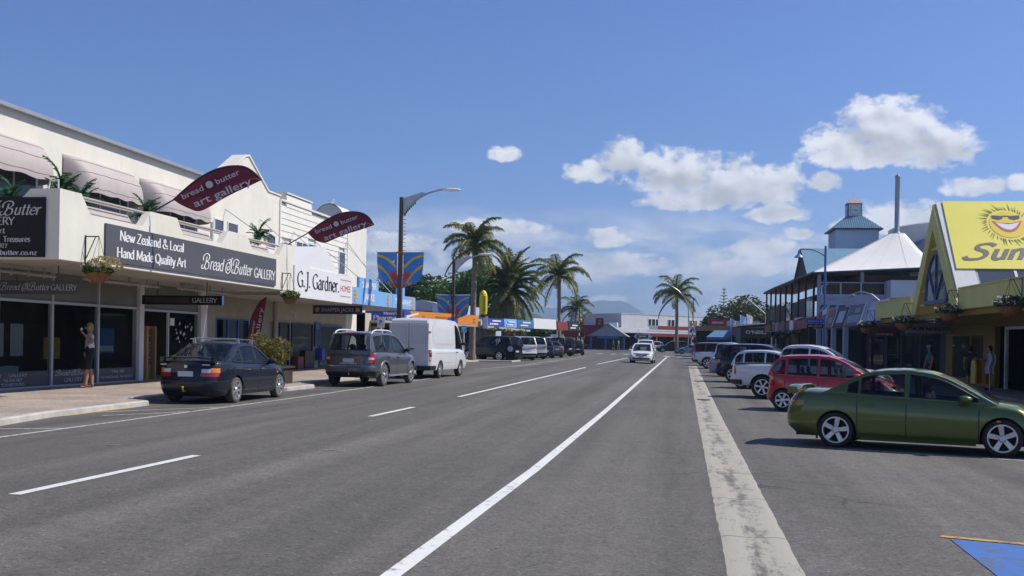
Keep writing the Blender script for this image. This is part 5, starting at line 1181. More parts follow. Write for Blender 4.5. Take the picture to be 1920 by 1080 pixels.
def boards_building():
    r = thing('weatherboard_building', 'white weatherboard upper storey with stepped parapet beside the cream gable', 'building', (W, 46, 0))
    b = MB(); b.box(W-8, W-.06, 41.66, 50.62, 3.2, 7.3); b.box(W-.5, W-.06, 42.35, 45.4, 7.3, 7.74); b.build('core_wall', M['weatherboard'], r)
    z = 3.2
    holes = [(43.55, 44.9, 4.68, 5.8), (45.06, 46.0, 4.78, 5.84), (49.3, 50.15, 4.8, 5.86), (42.0, 42.95, 5.1, 5.62)]
    while z < 7.7:
        z1 = z+.265; a0, a1 = (41.67, 50.62) if z1 < 7.42 else (42.35, 45.4)
        segs = [(a0, a1)]
        for h_ in holes:
            if z1 > h_[2]-.03 and z < h_[3]+.03:
                ns = []
                for (p, q) in segs:
                    if h_[0] > p and h_[1] < q: ns += [(p, h_[0]-.04), (h_[1]+.04, q)]
                    else: ns.append((p, q))
                segs = ns
        for (p, q) in segs:
            b = MB(); b.prism([(W-.05, z), (W+.03, z), (W+.008, z1-.004), (W-.05, z1-.004)], 'y', p, q); b.build('board', M['weatherboard'], r)
        z = z1
    for (y0, y1, z0, z1) in holes: window(r, y0, y1, z0, z1, 2 if y1-y0 > 1.1 else 1, x=W+.02, frame=M['white_metal'], curtain=False, fw=.06)
    b = MB(); b.box(W-.55, W+.05, 41.6, 41.72, 3.3, 7.4); b.box(W-.5, W+.05, 50.55, 50.66, 3.3, 7.4); b.box(W-.5, W+.06, 41.7, 50.66, 7.36, 7.44); b.box(W-.55, W+.06, 42.3, 45.45, 7.74, 7.8); b.build('corner_trim', M['weatherboard'], r)
    b = MB(); b.box(W-.4, W-.05, 41.7, 50.6, .1, 3.2); b.build('lower_wall', M['cream_wall'], r)
    for (y0, y1, m_) in ((41.9, 42.9, 'navy'), (43.3, 45.8, 'navy'), (46.85, 49.9, 'mid_blue')):
        f = MB(); f.box(W-.05, W+.03, y0-.06, y0, .1, 2.2); f.box(W-.05, W+.03, y1, y1+.06, .1, 2.2); f.box(W-.05, W+.03, y0, y1, 2.14, 2.22); fo = f.build('door_frame', M[m_], r)
        p = MB(); p.box(W-.04, W+.0, y0, y1, .12, 2.14); p.build('pane', M['win'], fo)
    b = MB(); b.box(W+.0, W+.04, 46.1, 46.7, 1.2, 2.3); b.build('menu_board', M['navy'], r); b = MB(); b.box(W+.03, W+.05, 46.14, 46.66, 2.0, 2.28); b.build('menu_header', M['mid_blue'], r)
    b = MB(); b.box(W, W+.3, 46.3, 46.75, .55, 1.1); b.build('wall_bin', M['royal'], r)
    b = MB(); b.box(W+.0, W+.2, 44.4, 45.6, .1, 1.0); b.build('dark_cabinet', M['black'], r); b = MB(); b.box(W+.0, W+.25, 43.4, 44.1, .1, .75); b.build('red_cabinet', M['dull_red'], r)
    b = MB(); b.tube([(W+.1, 43.0, 2.75), (W+.25, 43.0, 2.6), (W+.25, 43.0, 2.4)], .04, 6); b.build('wall_camera', M['white_metal'], r)
    # canopy with its signs
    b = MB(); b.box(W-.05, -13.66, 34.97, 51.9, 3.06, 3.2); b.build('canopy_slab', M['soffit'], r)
    for (y0, z0, y1, z1, x1) in ((50.5, 6.5, 47, 4.0, -14), (50.5, 6.3, 49, 3.8, -14), (43.2, 6.2, 41, 4.2, -14), (39.6, 6.3, 38.5, 4.4, -14.2), (36.4, 6.3, 34.8, 4.6, -13.9), (45.6, 6.1, 44, 4.2, -14)):
        b = MB(); b.tube([(W, y0, z0), (x1, y1, z1)], .018, 5); b.build('stay_rod', M['galv'], r)
    return r
boards_building()
def gj():
    r = thing('fascia_sign', 'white pedimented fascia sign with tall black serif name and red line', 'sign', (-13.6, 38.2, 3.04))
    b = MB(); b.box(-13.66, -13.56, 34.98, 41.48, 3.02, 4.14); b.build('panel', M['sign_white'], r)
    b = MB(); b.prism([(36.54,4.14),(38.17,5.09),(39.78,4.14)], 'x', -14.9, -13.6); b.build('pediment', M['sign_white'], r)
    t = MB(); pen(t, 'G.J. Gardner.', (-13.56, 37.55, 3.4), *XY, .56, width=4.6, thick=.16, serif=.16); t.build('lettering', M['letter_black'], r)
    t = MB(); sans(t, 'HOMES', (-13.56, 40.6, 3.6), *XY, .26, 1.25, bold=0); t.add([(-13.553, 39.95, 3.92), (-13.553, 41.3, 3.92), (-13.553, 41.3, 3.945), (-13.553, 39.95, 3.945)], [(0,1,2,3)]); t.add([(-13.553, 39.95, 3.27), (-13.553, 41.3, 3.27), (-13.553, 41.3, 3.295), (-13.553, 39.95, 3.295)], [(0,1,2,3)]); t.build('red_lettering', M['letter_red'], r)
gj()
def sj():
    r = thing('fascia_sign', 'sky blue stepped fascia sign with white letters beyond the white pediment', 'sign', (-13.6, 46.5, 3.06))
    for (pts, nm) in (([(41.5,3.05),(47.6,3.08),(47.6,3.74),(45.33,3.74),(45.3,4.2),(42.5,4.2),(42.5,3.76),(41.5,3.74)], 'panel'), ([(47.64,3.08),(51.9,3.1),(51.9,3.73),(49.8,3.73),(49.8,4.15),(48.6,4.15),(48.6,3.74),(47.64,3.74)], 'panel')):
        b = MB(); b.prism(pts, 'x', -13.7, -13.58); b.build(nm, M['sky_blue'], r)
    t = MB(); sans(t, 'SNAPPER', (-13.58, 43.95, 3.92), *XY, .27, 2.1, bold=.03); sans(t, 'JACKS', (-13.58, 43.95, 3.42), *XY, .3, 1.5, bold=.03); sans(t, 'TAKEAWAYS', (-13.58, 49.6, 3.42), *XY, .28, 3.0, bold=.03); t.build('lettering', M['letter_white'], r)
    for y in (41.95, 46.9, 51.3):
        e = MB()
        for k, (z, s_) in enumerate(((3.6, .12), (3.46, .16), (3.3, .17), (3.2, .12))): e.ell((-13.57, y, z), (.015, s_*1.2, .08), 8, 5)
        e.build('fish_emblem', M['gold'], r)
sj()
b = MB(); b.box(-15.98, -13.75, 43.46, 43.54, 2.64, 3.02); t = MB(); sans(t, 'SNAPPER JACKS', (-14.86, 43.46, 2.83), *YY, .17, 1.45, bold=0)
g = sign('hanging_sign', 'navy name board hung under the canopy below the white pediment sign', b, M['navy'], (-14.9, 43.5, 2.64), t, M['letter_grey'])
for x in (-15.78, -13.95): e = MB(); e.ell((x, 43.455, 2.83), (.1, .012, .1), 10, 6); e.build('emblem', M['gold'], g)
# pharmacy with orange fascia, turned to the street corner
def pharmacy():
    r = thing('pharmacy_building', 'single storey pharmacy with orange fascia and blue corner sign', 'building', (-16, 60, 0))
    A, B_ = Vector((-15.4, 56.5)), Vector((-12.9, 64.9)); d = (B_-A).normalized(); n = Vector((d.y, -d.x)); 
    def P(s_, o, z): q = A + d*s_ + n*o; return (q.x, q.y, z)
    Lg = (B_-A).length
    def slab(name, m, s0, s1, o0, o1, z0, z1, par=r):
        b = MB(); b.add([P(s0,o0,z0),P(s1,o0,z0),P(s1,o1,z0),P(s0,o1,z0),P(s0,o0,z1),P(s1,o0,z1),P(s1,o1,z1),P(s0,o1,z1)], [(3,2,1,0),(4,5,6,7),(0,1,5,4),(1,2,6,5),(2,3,7,6),(3,0,4,7)]); return b.build(name, m, par)
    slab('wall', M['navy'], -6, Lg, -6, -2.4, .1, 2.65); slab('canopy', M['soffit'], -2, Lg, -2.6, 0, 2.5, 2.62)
    fa = slab('fascia', M['orange'], 0, Lg, -.1, 0, 2.6, 3.22); slab('fascia_drop', M['rust'], .5, Lg-.8, -1.4, -1.3, 2.2, 2.5)
    slab('upright_panel', M['rust'], 3.6, 4.7, -2.4, -2.2, 3.2, 4.2)
    t = MB(); U = Vector((d.x, d.y, 0)); N_ = Vector((n.x, n.y, 0))
    for s_, w_ in ((1.9, .9), (3.4, 1.5), (5.4, .5), (8.1, .35)):
        for zz in (2.72, 2.9): t.add([P(s_,.006,zz), P(s_+w_,.006,zz), P(s_+w_*.96,.006,zz+.09), P(s_+.03,.006,zz+.1)], [(0,1,2,3)])
    t.build('faded_print', M['rust'], fa)
    b = MB(); b.add([P(1.0,.004,2.62),P(.2,.004,2.62),P(0,.004,3.2),P(.6,.004,3.2)], [(0,1,2,3)]); b.add([P(.2,.008,2.95),P(1.5,.008,3.15),P(1.5,.008,3.05),P(.2,.008,2.8)], [(0,1,2,3)], 1); b.build('swoosh', [M['royal'], M['letter_white']], fa)
    for s0, s1, m_ in ((4.9, 6.2, 'royal'), (2.2, 3.4, 'orange')): slab('poster', M[m_], s0, s1, .0, .01, 2.66, 3.0, fa)
    slab('fascia_return', M['orange'], Lg, Lg+.1, -4, 0, 2.6, 3.2); slab('roof', M['roof_grey'], -4, Lg, -8, -2.4, 3.2, 3.35); slab('shop_pane', M['win'], .5, 4.5, -2.4, -2.36, .3, 2.2); slab('shop_pane', M['win'], 5, 8, -2.4, -2.36, .3, 2.2)
    g = sign('fascia_sign', 'royal blue pharmacy sign between the sky blue fascia and the lamp post', MB().box(-17.4, -15.35, 56.3, 56.42, 2.6, 3.2), M['royal'], (-16.4, 56.4, 2.6))
    t = MB(); pen(t, 'Moore\'s', (-16.15, 56.3, 2.98), *YY, .16, width=.8, thick=.2); pen(t, 'Pharmacy', (-16.3, 56.3, 2.68), *YY, .25, width=1.7, thick=.2); t.build('lettering', M['letter_white'], g)
    slab('orange_strip', M['rust'], -1.5, 0, -3.6, -3.5, 2.25, 2.45)
    b = MB(); b.box(-17.8, -16.2, 55.2, 55.25, 1.2, 2.3); b.build('poster_board', mat('poster', (.25, .3, .2), .6, .6, 5), r); b = MB(); b.box(-16.9, -15.2, 55.3, 55.4, 1.85, 2.3); b.build('door_sign', M['sign_black'], r)
    b = MB(); b.box(-22, -16.9, 52.5, 55.1, .1, 3.0); b.build('side_wall', M['cream_wall'], r)
pharmacy()
def barrel():
    r = thing('barrel_roof_building', 'dark arched gable with cream rim behind the weatherboard parapet', 'building', (-17.9, 50, 0)); b = MB()
    pts = [(-17.87+.78*math.cos(a*math.pi/14), 7.55+.86*math.sin(a*math.pi/14)) for a in range(15)]
    b.prism(pts, 'y', 50.7, 50.9); b.build('arched_gable', M['roof_grey'], r); b = MB()
    for a in range(14):
        p, q = pts[a], pts[a+1]; b.add([(p[0],50.68,p[1]),(q[0],50.68,q[1]),(q[0],52.6,q[1]),(p[0],52.6,p[1])], [(0,1,2,3)]); k = 1.05; c = (-17.87, 7.55); p2 = (c[0]+(p[0]-c[0])*k, c[1]+(p[1]-c[1])*k); q2 = (c[0]+(q[0]-c[0])*k, c[1]+(q[1]-c[1])*k); b.add([(p2[0],50.66,p2[1]),(q2[0],50.66,q2[1]),(q2[0],52.6,q2[1]),(p2[0],52.6,p2[1])], [(0,1,2,3)])
    b.build('barrel_roof', M['weatherboard'], r); b = MB(); b.box(-19.2, -16.9, 50.7, 54, 0.1, 7.5); b.build('wall', M['weatherboard'], r)
    g = thing('gull', 'white gull perched on top of the arched roof', 'bird', (-17.8, 50.8, 8.44)); b = MB(); b.ell((-17.8, 50.8, 8.54), (.14, .08, .07), 10, 7); b.ell((-17.68, 50.8, 8.62), (.05, .045, .045), 8, 6); b.prism([(-17.94,8.53),(-18.08,8.55),(-17.92,8.57)], 'y', 50.77, 50.83); b.tube([(-17.79,50.78,8.5),(-17.79,50.78,8.42)], .008, 4); b.tube([(-17.79,50.82,8.5),(-17.79,50.82,8.42)], .008, 4); b.build('body', M['letter_white'], g, smooth=60); b = MB(); b.ell((-17.83, 50.8, 8.57), (.13, .085, .045), 8, 6); b.build('wing', M['roof_grey'], g, smooth=60)
barrel()
# shops past the first palm
def shoprow():
    r = thing('shop_building', 'low grey shop row with blue and white fascia panels behind the parked wagons', 'building', (-16, 82, 0))
    b = MB(); b.box(-26, -17.5, 68, 100, .2, 3.0); b.build('wall', M['pale_blue'], r); b = MB(); b.prism([(-26,4.4),(-17.2,3.5),(-17.2,3.3),(-26,4.2)], 'y', 76, 96); b.build('roof', M['roof_grey'], r); b = MB(); b.box(-20.5, -18, 84, 92, 3.4, 4.6); b.build('upper_wall', M['pale_blue'], r)
    b = MB(); b.box(-17.6, -14.2, 74, 97, 2.6, 2.75); b.build('canopy', M['soffit'], r)
    A = Vector((-14.55, 76.9)); d = Vector((.30, .954)).normalized(); s0 = 0
    for k, (ln, m_, h_) in enumerate(((2.9, 'royal', .62), (2.3, 'sky_blue', .66), (3.0, 'mid_blue', .64), (4.6, 'sign_white', .85), (2.3, 'dull_red', .7), (2.5, 'black', .8))):
        if m_ == 'dull_red': s0 += .2
        p = A + d*s0; q = A + d*(s0+ln-.12); s0 += ln
        b = MB(); b.add([(p.x,p.y,2.72),(q.x,q.y,2.72),(q.x-.05,q.y,2.72+h_),(p.x-.05,p.y,2.72+h_),(p.x-.2,p.y,2.72),(q.x-.2,q.y,2.72),(q.x-.2,q.y,2.72+h_),(p.x-.2,p.y,2.72+h_)], [(0,1,2,3),(7,6,5,4),(0,4,5,1),(3,2,6,7),(0,3,7,4),(1,5,6,2)]); o = b.build('fascia_panel', M[m_], r)
        if k in (0, 1, 2, 5):
            t = MB(); n_ = Vector((d.y, -d.x, 0))*.02
            for a, z in ((.15, .15), (.3, .38)): u0 = p+(q-p)*a; u1 = p+(q-p)*(a+.5); t.add([(u0.x+n_.x,u0.y+n_.y,2.72+z), (u1.x+n_.x,u1.y+n_.y,2.72+z), (u1.x+n_.x,u1.y+n_.y,2.84+z), (u0.x+n_.x,u0.y+n_.y,2.84+z)], [(0,1,2,3)])
            t.build('print', M['letter_white'], o)
    for y in (73.2, 78, 83): b = MB(); b.box(-17.5, -17.44, y, y+3.2, .3, 2.4); b.build('shop_pane', M['win'], r)
shoprow()
def smallsigns():
    r = thing('sign_pole', 'purple shop board on a post beyond the white fascia panels', 'sign', (-13, 100, .3)); b = MB(); b.box(-14.0, -12.2, 101.9, 102.05, 2.85, 3.4); b.build('panel', mat('purple', (.12, .07, .3), .5, .1, 2), r); b = MB(); b.box(-13.2, -12.3, 101.85, 102, 3.4, 3.75); b.build('green_panel', mat('lime_panel', (.2, .42, .2), .5, .1, 2), r); b = MB(); b.tube([(-12.25,102,.35),(-12.25,102,4.0)], .05, 6); b.build('post', M['white_metal'], r)
    for (x, y, z0, z1, w_, m_, lab) in ((-13.2, 110, 1.6, 2.5, 1.4, 'sign_white', 'white and green board on posts past the purple sign'), (-12.2, 112, 2.3, 2.9, 2.2, 'dull_red', 'maroon board on posts before the red building')):
        r = thing('sign_board', lab, 'sign', (x, y, .4)); b = MB(); b.box(x-w_/2, x+w_/2, y, y+.08, z0, z1); b.build('panel', M[m_], r); b = MB(); b.tube([(x-w_/2+.1, y+.1, .35), (x-w_/2+.1, y+.1, z1)], .05, 6); b.tube([(x+w_/2-.1, y+.1, .35), (x+w_/2-.1, y+.1, z1)], .05, 6); b.build('post', M['white_metal'], r)
smallsigns()
# yellow inflatable column sign and white blade sign
r = thing('column_sign', 'bright yellow rounded column sign beside the first palm', 'sign', (-14.0, 74.5, .2)); c = (-14.1, 73.0, 0)
b = MB(); b.lathe([(.0, 3.5),(.27,3.52),(.29,3.7),(.29,4.75),(.25,5.0),(.14,5.18),(.02,5.25)], c, 16); b.build('column', M['bright_yellow'], r, smooth=50)
b = MB(); b.tube([(c[0],c[1],.2),(c[0],c[1],3.5)], .06, 8); b.tube([(c[0],c[1],5.2),(c[0],c[1],5.5)], .02, 5); b.lathe([(.2,3.3),(.2,3.5)], c, 12); b.build('post', M['black'], r)
t = MB()
for k in range(10): z = 3.72+k*.112; t.add([(c[0]+.07+.29*0, c[1]-.288, z), (c[0]+.19, c[1]-.232, z), (c[0]+.19, c[1]-.232, z+.075), (c[0]+.07, c[1]-.288, z+.06)], [(0,1,2,3)])
t.build('faded_print', M['letter_black'], r)
b = MB(); b.box(c[0]+.02, c[0]+.34, c[1]-.08, c[1]-.04, 2.5, 3.4); b.build('blade_panel', M['sign_white'], r); t = MB(); t.add([(c[0]+.15,c[1]-.085,2.65),(c[0]+.2,c[1]-.085,2.65),(c[0]+.2,c[1]-.085,3.2),(c[0]+.15,c[1]-.085,3.2)], [(0,1,2,3)]); t.build('blade_mark', M['letter_grey'], r)
# lamp posts with street banners
def lamp(label, x, y, H, arm, banners, by, br=1.0, pegs=True):
    z0 = gz(x, y)+.08; r = thing('street_lamp', label, 'street lamp', (x, y, z0))
    b = MB(); b.prism([(x-.15,y-.13),(x+.15,y-.13),(x+.15,y+.13),(x-.15,y+.13)], 'z', z0, z0+.02)
    V = []
    for z, k in ((z0, .12), (H, .07)):
        for i, j in ((-1,-1),(1,-1),(1,1),(-1,1)): V.append((x+i*k, y+j*k, z))
    b.add(V, [(0,1,5,4),(1,2,6,5),(2,3,7,6),(3,0,4,7),(4,5,6,7)]); b.build('post', M['pole_brown'], r)
    P = [Vector((x+.05, y, H-.85)), Vector((x+.3, y, H-.5)), Vector((x+.7, y, H-.12)), Vector((x+1.1, y, H+.12)), Vector((x+1.6, y, H+.28)), Vector((x+arm, y, H+.34))]
    Q = [Vector(p) for p in crom([tuple(p) for p in P], 5)]
    b = MB(); b.tube(Q, .042, 8); b.prism([(x+.08,H-.05),(x+.08,H-.8),(x+.35,H-.45),(x+.75,H-.1),(x+1.15,H+.13),(x+.95,H+.22)], 'y', y-.02, y+.02); b.build('arm', M['galv'], r, smooth=40)
    b = MB(); e = x+arm; b.ell((e+.32, y, H+.31), (.42, .13, .075), 14, 8); b.box(e-.06, e+.1, y-.1, y+.1, H+.27, H+.38); b.build('lamp_head', M['white_metal'], r, smooth=50)
    if pegs:
        b = MB()
        for k in range(14): z = 5.0+k*.17; b.tube([(x+.1, y, z), (x+.22, y, z)], .012, 4)
        for k in range(7): p = Q[3+k]; b.box(p.x-.02, p.x+.03, y-.02, y+.02, p.z-.13, p.z-.03)
        b.build('festoon_peg', M['black'], r)
    b = MB(); b.box(x-.16, x+.16, y-.16, y+.16, by-.04, by+.02); b.build('clamp', M['rust'], r)
    for sd in (-1, 1):
        o = thing('street_banner', ('%s blue pohutukawa flower banner on the %s' % ('left' if sd < 0 else 'right', banners)), 'banner', (x+sd*.18, y, by)); q = MB(); q.tube([(x+sd*.1, y, by), (x+sd*1.1*br, y, by+.02)], .022, 6); q.build('bracket', M['white_metal'], o)
        ph = 1.3*sd
        def fn(u, v):
            t = v; pinch = 1 - .14*t*t; xx = x + sd*(.14 + (.92*br)*(u*pinch if sd > 0 else u*pinch + .0)) ; return (xx - sd*.0 + .0, y - .02 + .10*math.sin(u*5+ph+t*3)*t, by - 1.6*br*t*(1 - .24*u))
        b = MB(); b.grid(fn, 14, 18); b.build('cloth', M['banner'], o, smooth=70)
        def dec(poly, m_, nm):
            t = MB(); cx = sum(p[0] for p in poly)/len(poly); cz = sum(p[1] for p in poly)/len(poly)
            N = []; n_ = len(poly)
            for p in poly:
                for k in (1.0, .5): N.append((cx+(p[0]-cx)*k, cz+(p[1]-cz)*k))
            N.append((cx, cz)); V = []
            for (u, v) in N: q_ = fn(max(0, min(1, u)), max(0, min(1, v))); V.append((q_[0], q_[1]-.012, q_[2]))
            F = [(2*i, 2*((i+1) % n_), 2*((i+1) % n_)+1, 2*i+1) for i in range(n_)] + [(2*i+1, 2*((i+1) % n_)+1, 2*n_) for i in range(n_)]
            t.add(V, F); t.build(nm, M[m_], o)
        m = (lambda u: u)
        for (a0, a1) in ((.12, .3), (.48, .6)):
            U_ = [i/8 for i in range(9)]; dec([(1-u*.95, a0-.05+ (a1)*u**1.7) for u in U_] + [(1-u*.95, a0+.03+(a1+.01)*u**1.7) for u in reversed(U_)], 'banner_gold', 'gold_stripe')
        pts = []
        for k in range(26): a = 2*math.pi*k/26; rr = (.3 if k % 2 else .14); pts.append((.16+rr*math.cos(a)*1.0, .68+rr*.62*math.sin(a)))
        dec(pts, 'banner_red', 'flower'); dec([(.0,.86),(.3,.9),(.42,.97),(.1,.995),(0,.99)], 'banner_red', 'flower'); dec([(.3,.93),(.5,.9),(.46,.985),(.3,.99)], 'banner_gold', 'gold_leaf')
        if sd < 0: dec([(.12,.2),(.2,.27),(.3,.25),(.21,.31),(.15,.3)], 'letter_white', 'gull_mark')
    return r
M['banner'] = mat('banner_blue', (.045, .21, .56), .65, .12, 2.5); M['banner_gold'] = mat('banner_gold', (.6, .42, .06), .65, .1, 3); M['banner_red'] = mat('banner_red', (.5, .035, .05), .65, .2, 6)
lamp('tall brown lamp post with curved arm nearest the white van', -12.33, 44.4, 7.85, 1.95, 'near lamp post', 5.42)
lamp('second brown lamp post by the orange pharmacy fascia', -13.85, 62.0, 6.55, 1.6, 'second lamp post', 4.36, .95, pegs=False)
# parking signs
for (x, y, lab, c) in ((-12.15, 41.0, 'white parking sign on a post left of the van', 'sign_white'), (-12.3, 58.0, 'blue parking sign on a white post right of the van', 'sky_blue')):
    z0 = gz(x, y)+.08; r = thing('parking_sign', lab, 'sign', (x, y, z0)); b = MB(); b.tube([(x, y, z0), (x, y, 2.42)], .035, 7); b.build('post', M['white_metal'], r); b = MB(); b.box(x-.15, x+.15, y-.05, y-.03, 2.05, 2.45); b.build('panel', M[c], r); t = MB(); sans(t, 'P', (x, y-.05, 2.27), *YY, .18); t.build('lettering', M['royal' if c == 'sign_white' else 'letter_white'], r)
r = thing('pavement_board', 'dark sandwich board standing beside the black four wheel drive', 'sign', (-11.6, 70.6, .32)); b = MB(); b.prism([(70.3,.32),(70.42,1.35),(70.5,1.35),(70.4,.32)], 'x', -11.95, -11.35); b.prism([(70.9,.32),(70.52,1.35),(70.48,1.35),(70.82,.32)], 'x', -11.95, -11.35); b.build('panel', M['sign_black'], r); e = MB(); e.lathe([(.0,0),(.2,0)], (-11.65, 70.37, 1.1), 14, 'y'); e.build('emblem', M['letter_grey'], r)
# ------------------------------------------------------------------ right side of the street (local frame: x away from road, y along it)
def yellow_shop():
    r = rthing('yellow_shop', 'yellow beach shop with steep gable and pointed window', 'building', 3, 6)
    for (a, c) in ((11.3, 18.07), (-9, 4.45)):
        b = MB(); b.box(-.12, 0, a, c, 3.0, 3.74); b.box(-.16, .02, a, c, 3.74, 3.79); b.build('fascia', M['yellow'], r)
    b = MB(); b.box(0, 3.2, -9, 18.05, 3.02, 3.1); b.build('canopy', M['yellow_deep_shade'], r)
    b = MB(); b.box(.05, .25, -9, 18, 2.78, 3.02); b.box(2.7, 2.9, -9, 18, 2.7, 3.02); b.build('canopy_beam', M['yellow_deep_shade'], r)
    # gable: wide outer boards, recessed batten triangle
    ap = (7.93, 7.26); L_ = (11.15, 2.98); R_ = (4.36, 2.98)
    def off(t): return None
    b = MB(); b.prism([L_, ap, (7.93, 6.28), (10.35, 2.98)], 'x', -.16, .1); b.prism([R_, (5.15, 2.98), (7.93, 6.28), ap], 'x', -.16, .1); b.build('gable_board', M['yellow'], r)
    b = MB(); b.prism([(10.4, 2.98), (7.93, 6.35), (5.1, 2.98)], 'x', .04, .2); back = b.build('gable_panel', M['yellow_deep_shade'], r)
    def zt(y): return 2.98 + (6.3-2.98)*((10.37-y)/(10.37-7.93) if y > 7.93 else (y-5.13)/(7.93-5.13))
    def arch(y): k = min(1, abs(y-7.63)/1.52); return 3.42 + 1.9*math.sqrt(max(0, 1-k**1.7))
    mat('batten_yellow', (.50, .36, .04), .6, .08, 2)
    y = 5.3
    while y < 10.3:
        z1 = zt(y)-.05; z0 = 2.98
        segs = [(z0, z1)]
        if 6.08 < y < 9.18:
            segs = [(2.98, 3.36)]
            if arch(y)+.06 < z1: segs.append((arch(y)+.06, z1))
        for (p, q) in segs:
            if q-p > .08: b = MB(); b.box(-.03, .05, y-.03, y+.03, p, q); b.build('batten', MATS['batten_yellow'], r)
        y += .155
    for z in (3.35, 3.9, 4.45, 5.0, 5.5, 5.95):
        hw_l = 10.37-(z-2.98)*(10.37-7.93)/(6.3-2.98); hw_r = 5.13+(z-2.98)*(7.93-5.13)/(6.3-2.98)
        for (p, q) in ((hw_r, 6.05 if z < 4.6 else 7.93), (9.2 if z < 4.6 else 7.93, hw_l)):
            if z < 5.4 and z >= 4.6: continue
            if q-p > .1: b = MB(); b.box(-.05, .05, p, q, z-.035, z+.035); b.build('crossbar', M['yellow'], r)
    # pointed window
    pts = [(6.11, 3.4)] + [(7.63 + 1.52*math.sin(a)*abs(math.sin(a))**.0, 0) for a in ()]
    cur = [(6.11 + 3.04*i/20, arch(6.11 + 3.04*i/20)) for i in range(21)]
    b = MB(); b.prism([(6.11, 3.4)] + cur + [(9.15, 3.4)], 'x', -.06, -.03); g = b.build('window_pane', glassmat('gable_glass', (.16, .2, .24), .6, .04), r)
    f = MB(); f.tube([(-.07, p[0], p[1]) for p in cur], .06, 6); f.bar((-.07, 6.05, 3.4), (-.07, 9.21, 3.4), .14, .14); f.bar((-.08, 7.63, 3.4), (-.08, 7.63, 5.3), .07); f.bar((-.08, 7.63, 3.42), (-.08, 6.5, 4.75), .07); f.bar((-.08, 7.63, 3.42), (-.08, 8.76, 4.75), .07); f.build('window_frame', mat('slate_blue', (.07, .09, .19), .5, .08, 3), g)
    # roof slope turned to the near end of the street
    A = Vector((0, 4.3, 2.98)); Vv = (Vector((0, 7.93, 7.32))-A); ln = Vv.length; Vv.normalize(); Nn = Vector((0, -Vv.z, Vv.y))
    def S(u, v, o=0): return Vector((u, 0, 0)) + A + Vv*v + Nn*o
    b = MB(); b.add([S(.1,0), S(9,0), S(9,ln), S(.1,ln)], [(0,1,2,3)]); b.add([(.1,11.2,2.98),(9,11.2,2.98),(9,7.93,7.3),(.1,7.93,7.3)], [(0,1,2,3)]); b.build('roof', M['roof_grey'], r)
    b = MB()
    for (u0, u1, v0, v1) in ((-.05, .75, .75, 2.05), (-.05, .16, 2.05, ln+.02), (.75, 9, ln-.02, ln+.04)): b.add([S(u0,v0,.02), S(u1,v0,.02), S(u1,v1,.02), S(u0,v1,.02), S(u0,v0,-.03), S(u1,v0,-.03), S(u1,v1,-.03), S(u0,v1,-.03)], [(0,1,2,3),(0,4,5,1),(1,5,6,2),(2,6,7,3),(3,7,4,0)])
    b.build('roof_flashing', M['white_metal'], r)
    for k in range(6):
        u0 = .85+k*1.35; b = MB(); b.add([S(u0,.9,.015), S(u0+1.25,.9,.015), S(u0+1.25,1.95,.015), S(u0,1.95,.015)], [(0,1,2,3)]); p = b.build('roof_pane', M['win_up'], r)
        b = MB(); b.add([S(u0+1.25,.9,.03), S(u0+1.35,.9,.03), S(u0+1.35,1.95,.03), S(u0+1.25,1.95,.03)], [(0,1,2,3)]); b.build('glazing_bar', M['white_metal'], p)
    # banner with sun emblem
    g = rthing('roof_sign', 'bright yellow roof sign with smiling sun in sunglasses and grey script', 'sign', 2, 6, 5); OFF[g] = Vector((0,0,0)); g.location = (OX, OY, 0)
    b = MB(); b.add([S(.1,2.02,.06), S(9,2.02,.06), S(9,ln+.02,.06), S(.18,ln+.02,.06), S(.1,2.02,.03), S(9,2.02,.03), S(9,ln+.02,.03), S(.18,ln+.02,.03)], [(0,1,2,3),(0,4,5,1),(1,5,6,2),(2,6,7,3),(3,7,4,0)]); b.build('panel', M['yellow_sign'], g)
    t = MB(); pen(t, 'Sunny', S(.55, 2.5, .06), (1,0,0), Vv, Nn, .82, width=3.15, thick=.2, thin=.13, serif=0, slant=.42, script=True, align=-1, off=.01); t.build('lettering', mat('sign_grey', (.13, .12, .11), .5, .03, 2), g)
    cu, cv, cr = 2.36, 4.36, .66
    def disc(cx, cy, rx, ry, o, n=24): return [S(cu+cx+rx*math.cos(2*math.pi*k/n), cv+cy+ry*math.sin(2*math.pi*k/n), o) for k in range(n)]
    e = MB(); e.poly(disc(0, 0, cr, .72, .07)); e.build('sun_face', mat('sun_yellow', (.85, .62, .03), .5, .05, 2), g)
    e = MB(); rn = random.Random(5)
    for k in range(44):
        a = 2*math.pi*k/44 + rn.uniform(-.04, .04); r0 = 1.14; r1 = 1.14+rn.uniform(.22, .62); w_ = .035; bend = .12
        e.add([S(cu+cr*r0*math.cos(a-w_), cv+.72*r0*math.sin(a-w_), .072), S(cu+cr*r0*math.cos(a+w_), cv+.72*r0*math.sin(a+w_), .072), S(cu+cr*r1*math.cos(a+bend), cv+.72*r1*math.sin(a+bend), .072)], [(0,1,2)])
    e.build('sun_ray', mat('ray_olive', (.19, .15, .02), .5, .05, 2), g)
    e = MB(); up = [(-.55+1.1*k/10) for k in range(11)]
    e.poly([S(cu+x, cv+.06+.14*(abs(x)/.55)**1.5+(.03 if abs(x) < .1 else 0), .076) for x in up] + [S(cu+x, cv-.42+.62*(abs(x)/.55)**2.2, .076) for x in reversed(up[1:-1])]); e.build('lips', M['letter_red'], g)
    e = MB(); up = [(-.44+.88*k/10) for k in range(11)]
    e.poly([S(cu+x, cv+.0+.12*(abs(x)/.44)**1.5, .08) for x in up] + [S(cu+x, cv-.3+.42*(abs(x)/.44)**2, .08) for x in reversed(up[1:-1])]); e.build('teeth', M['letter_white'], g)
    e = MB()
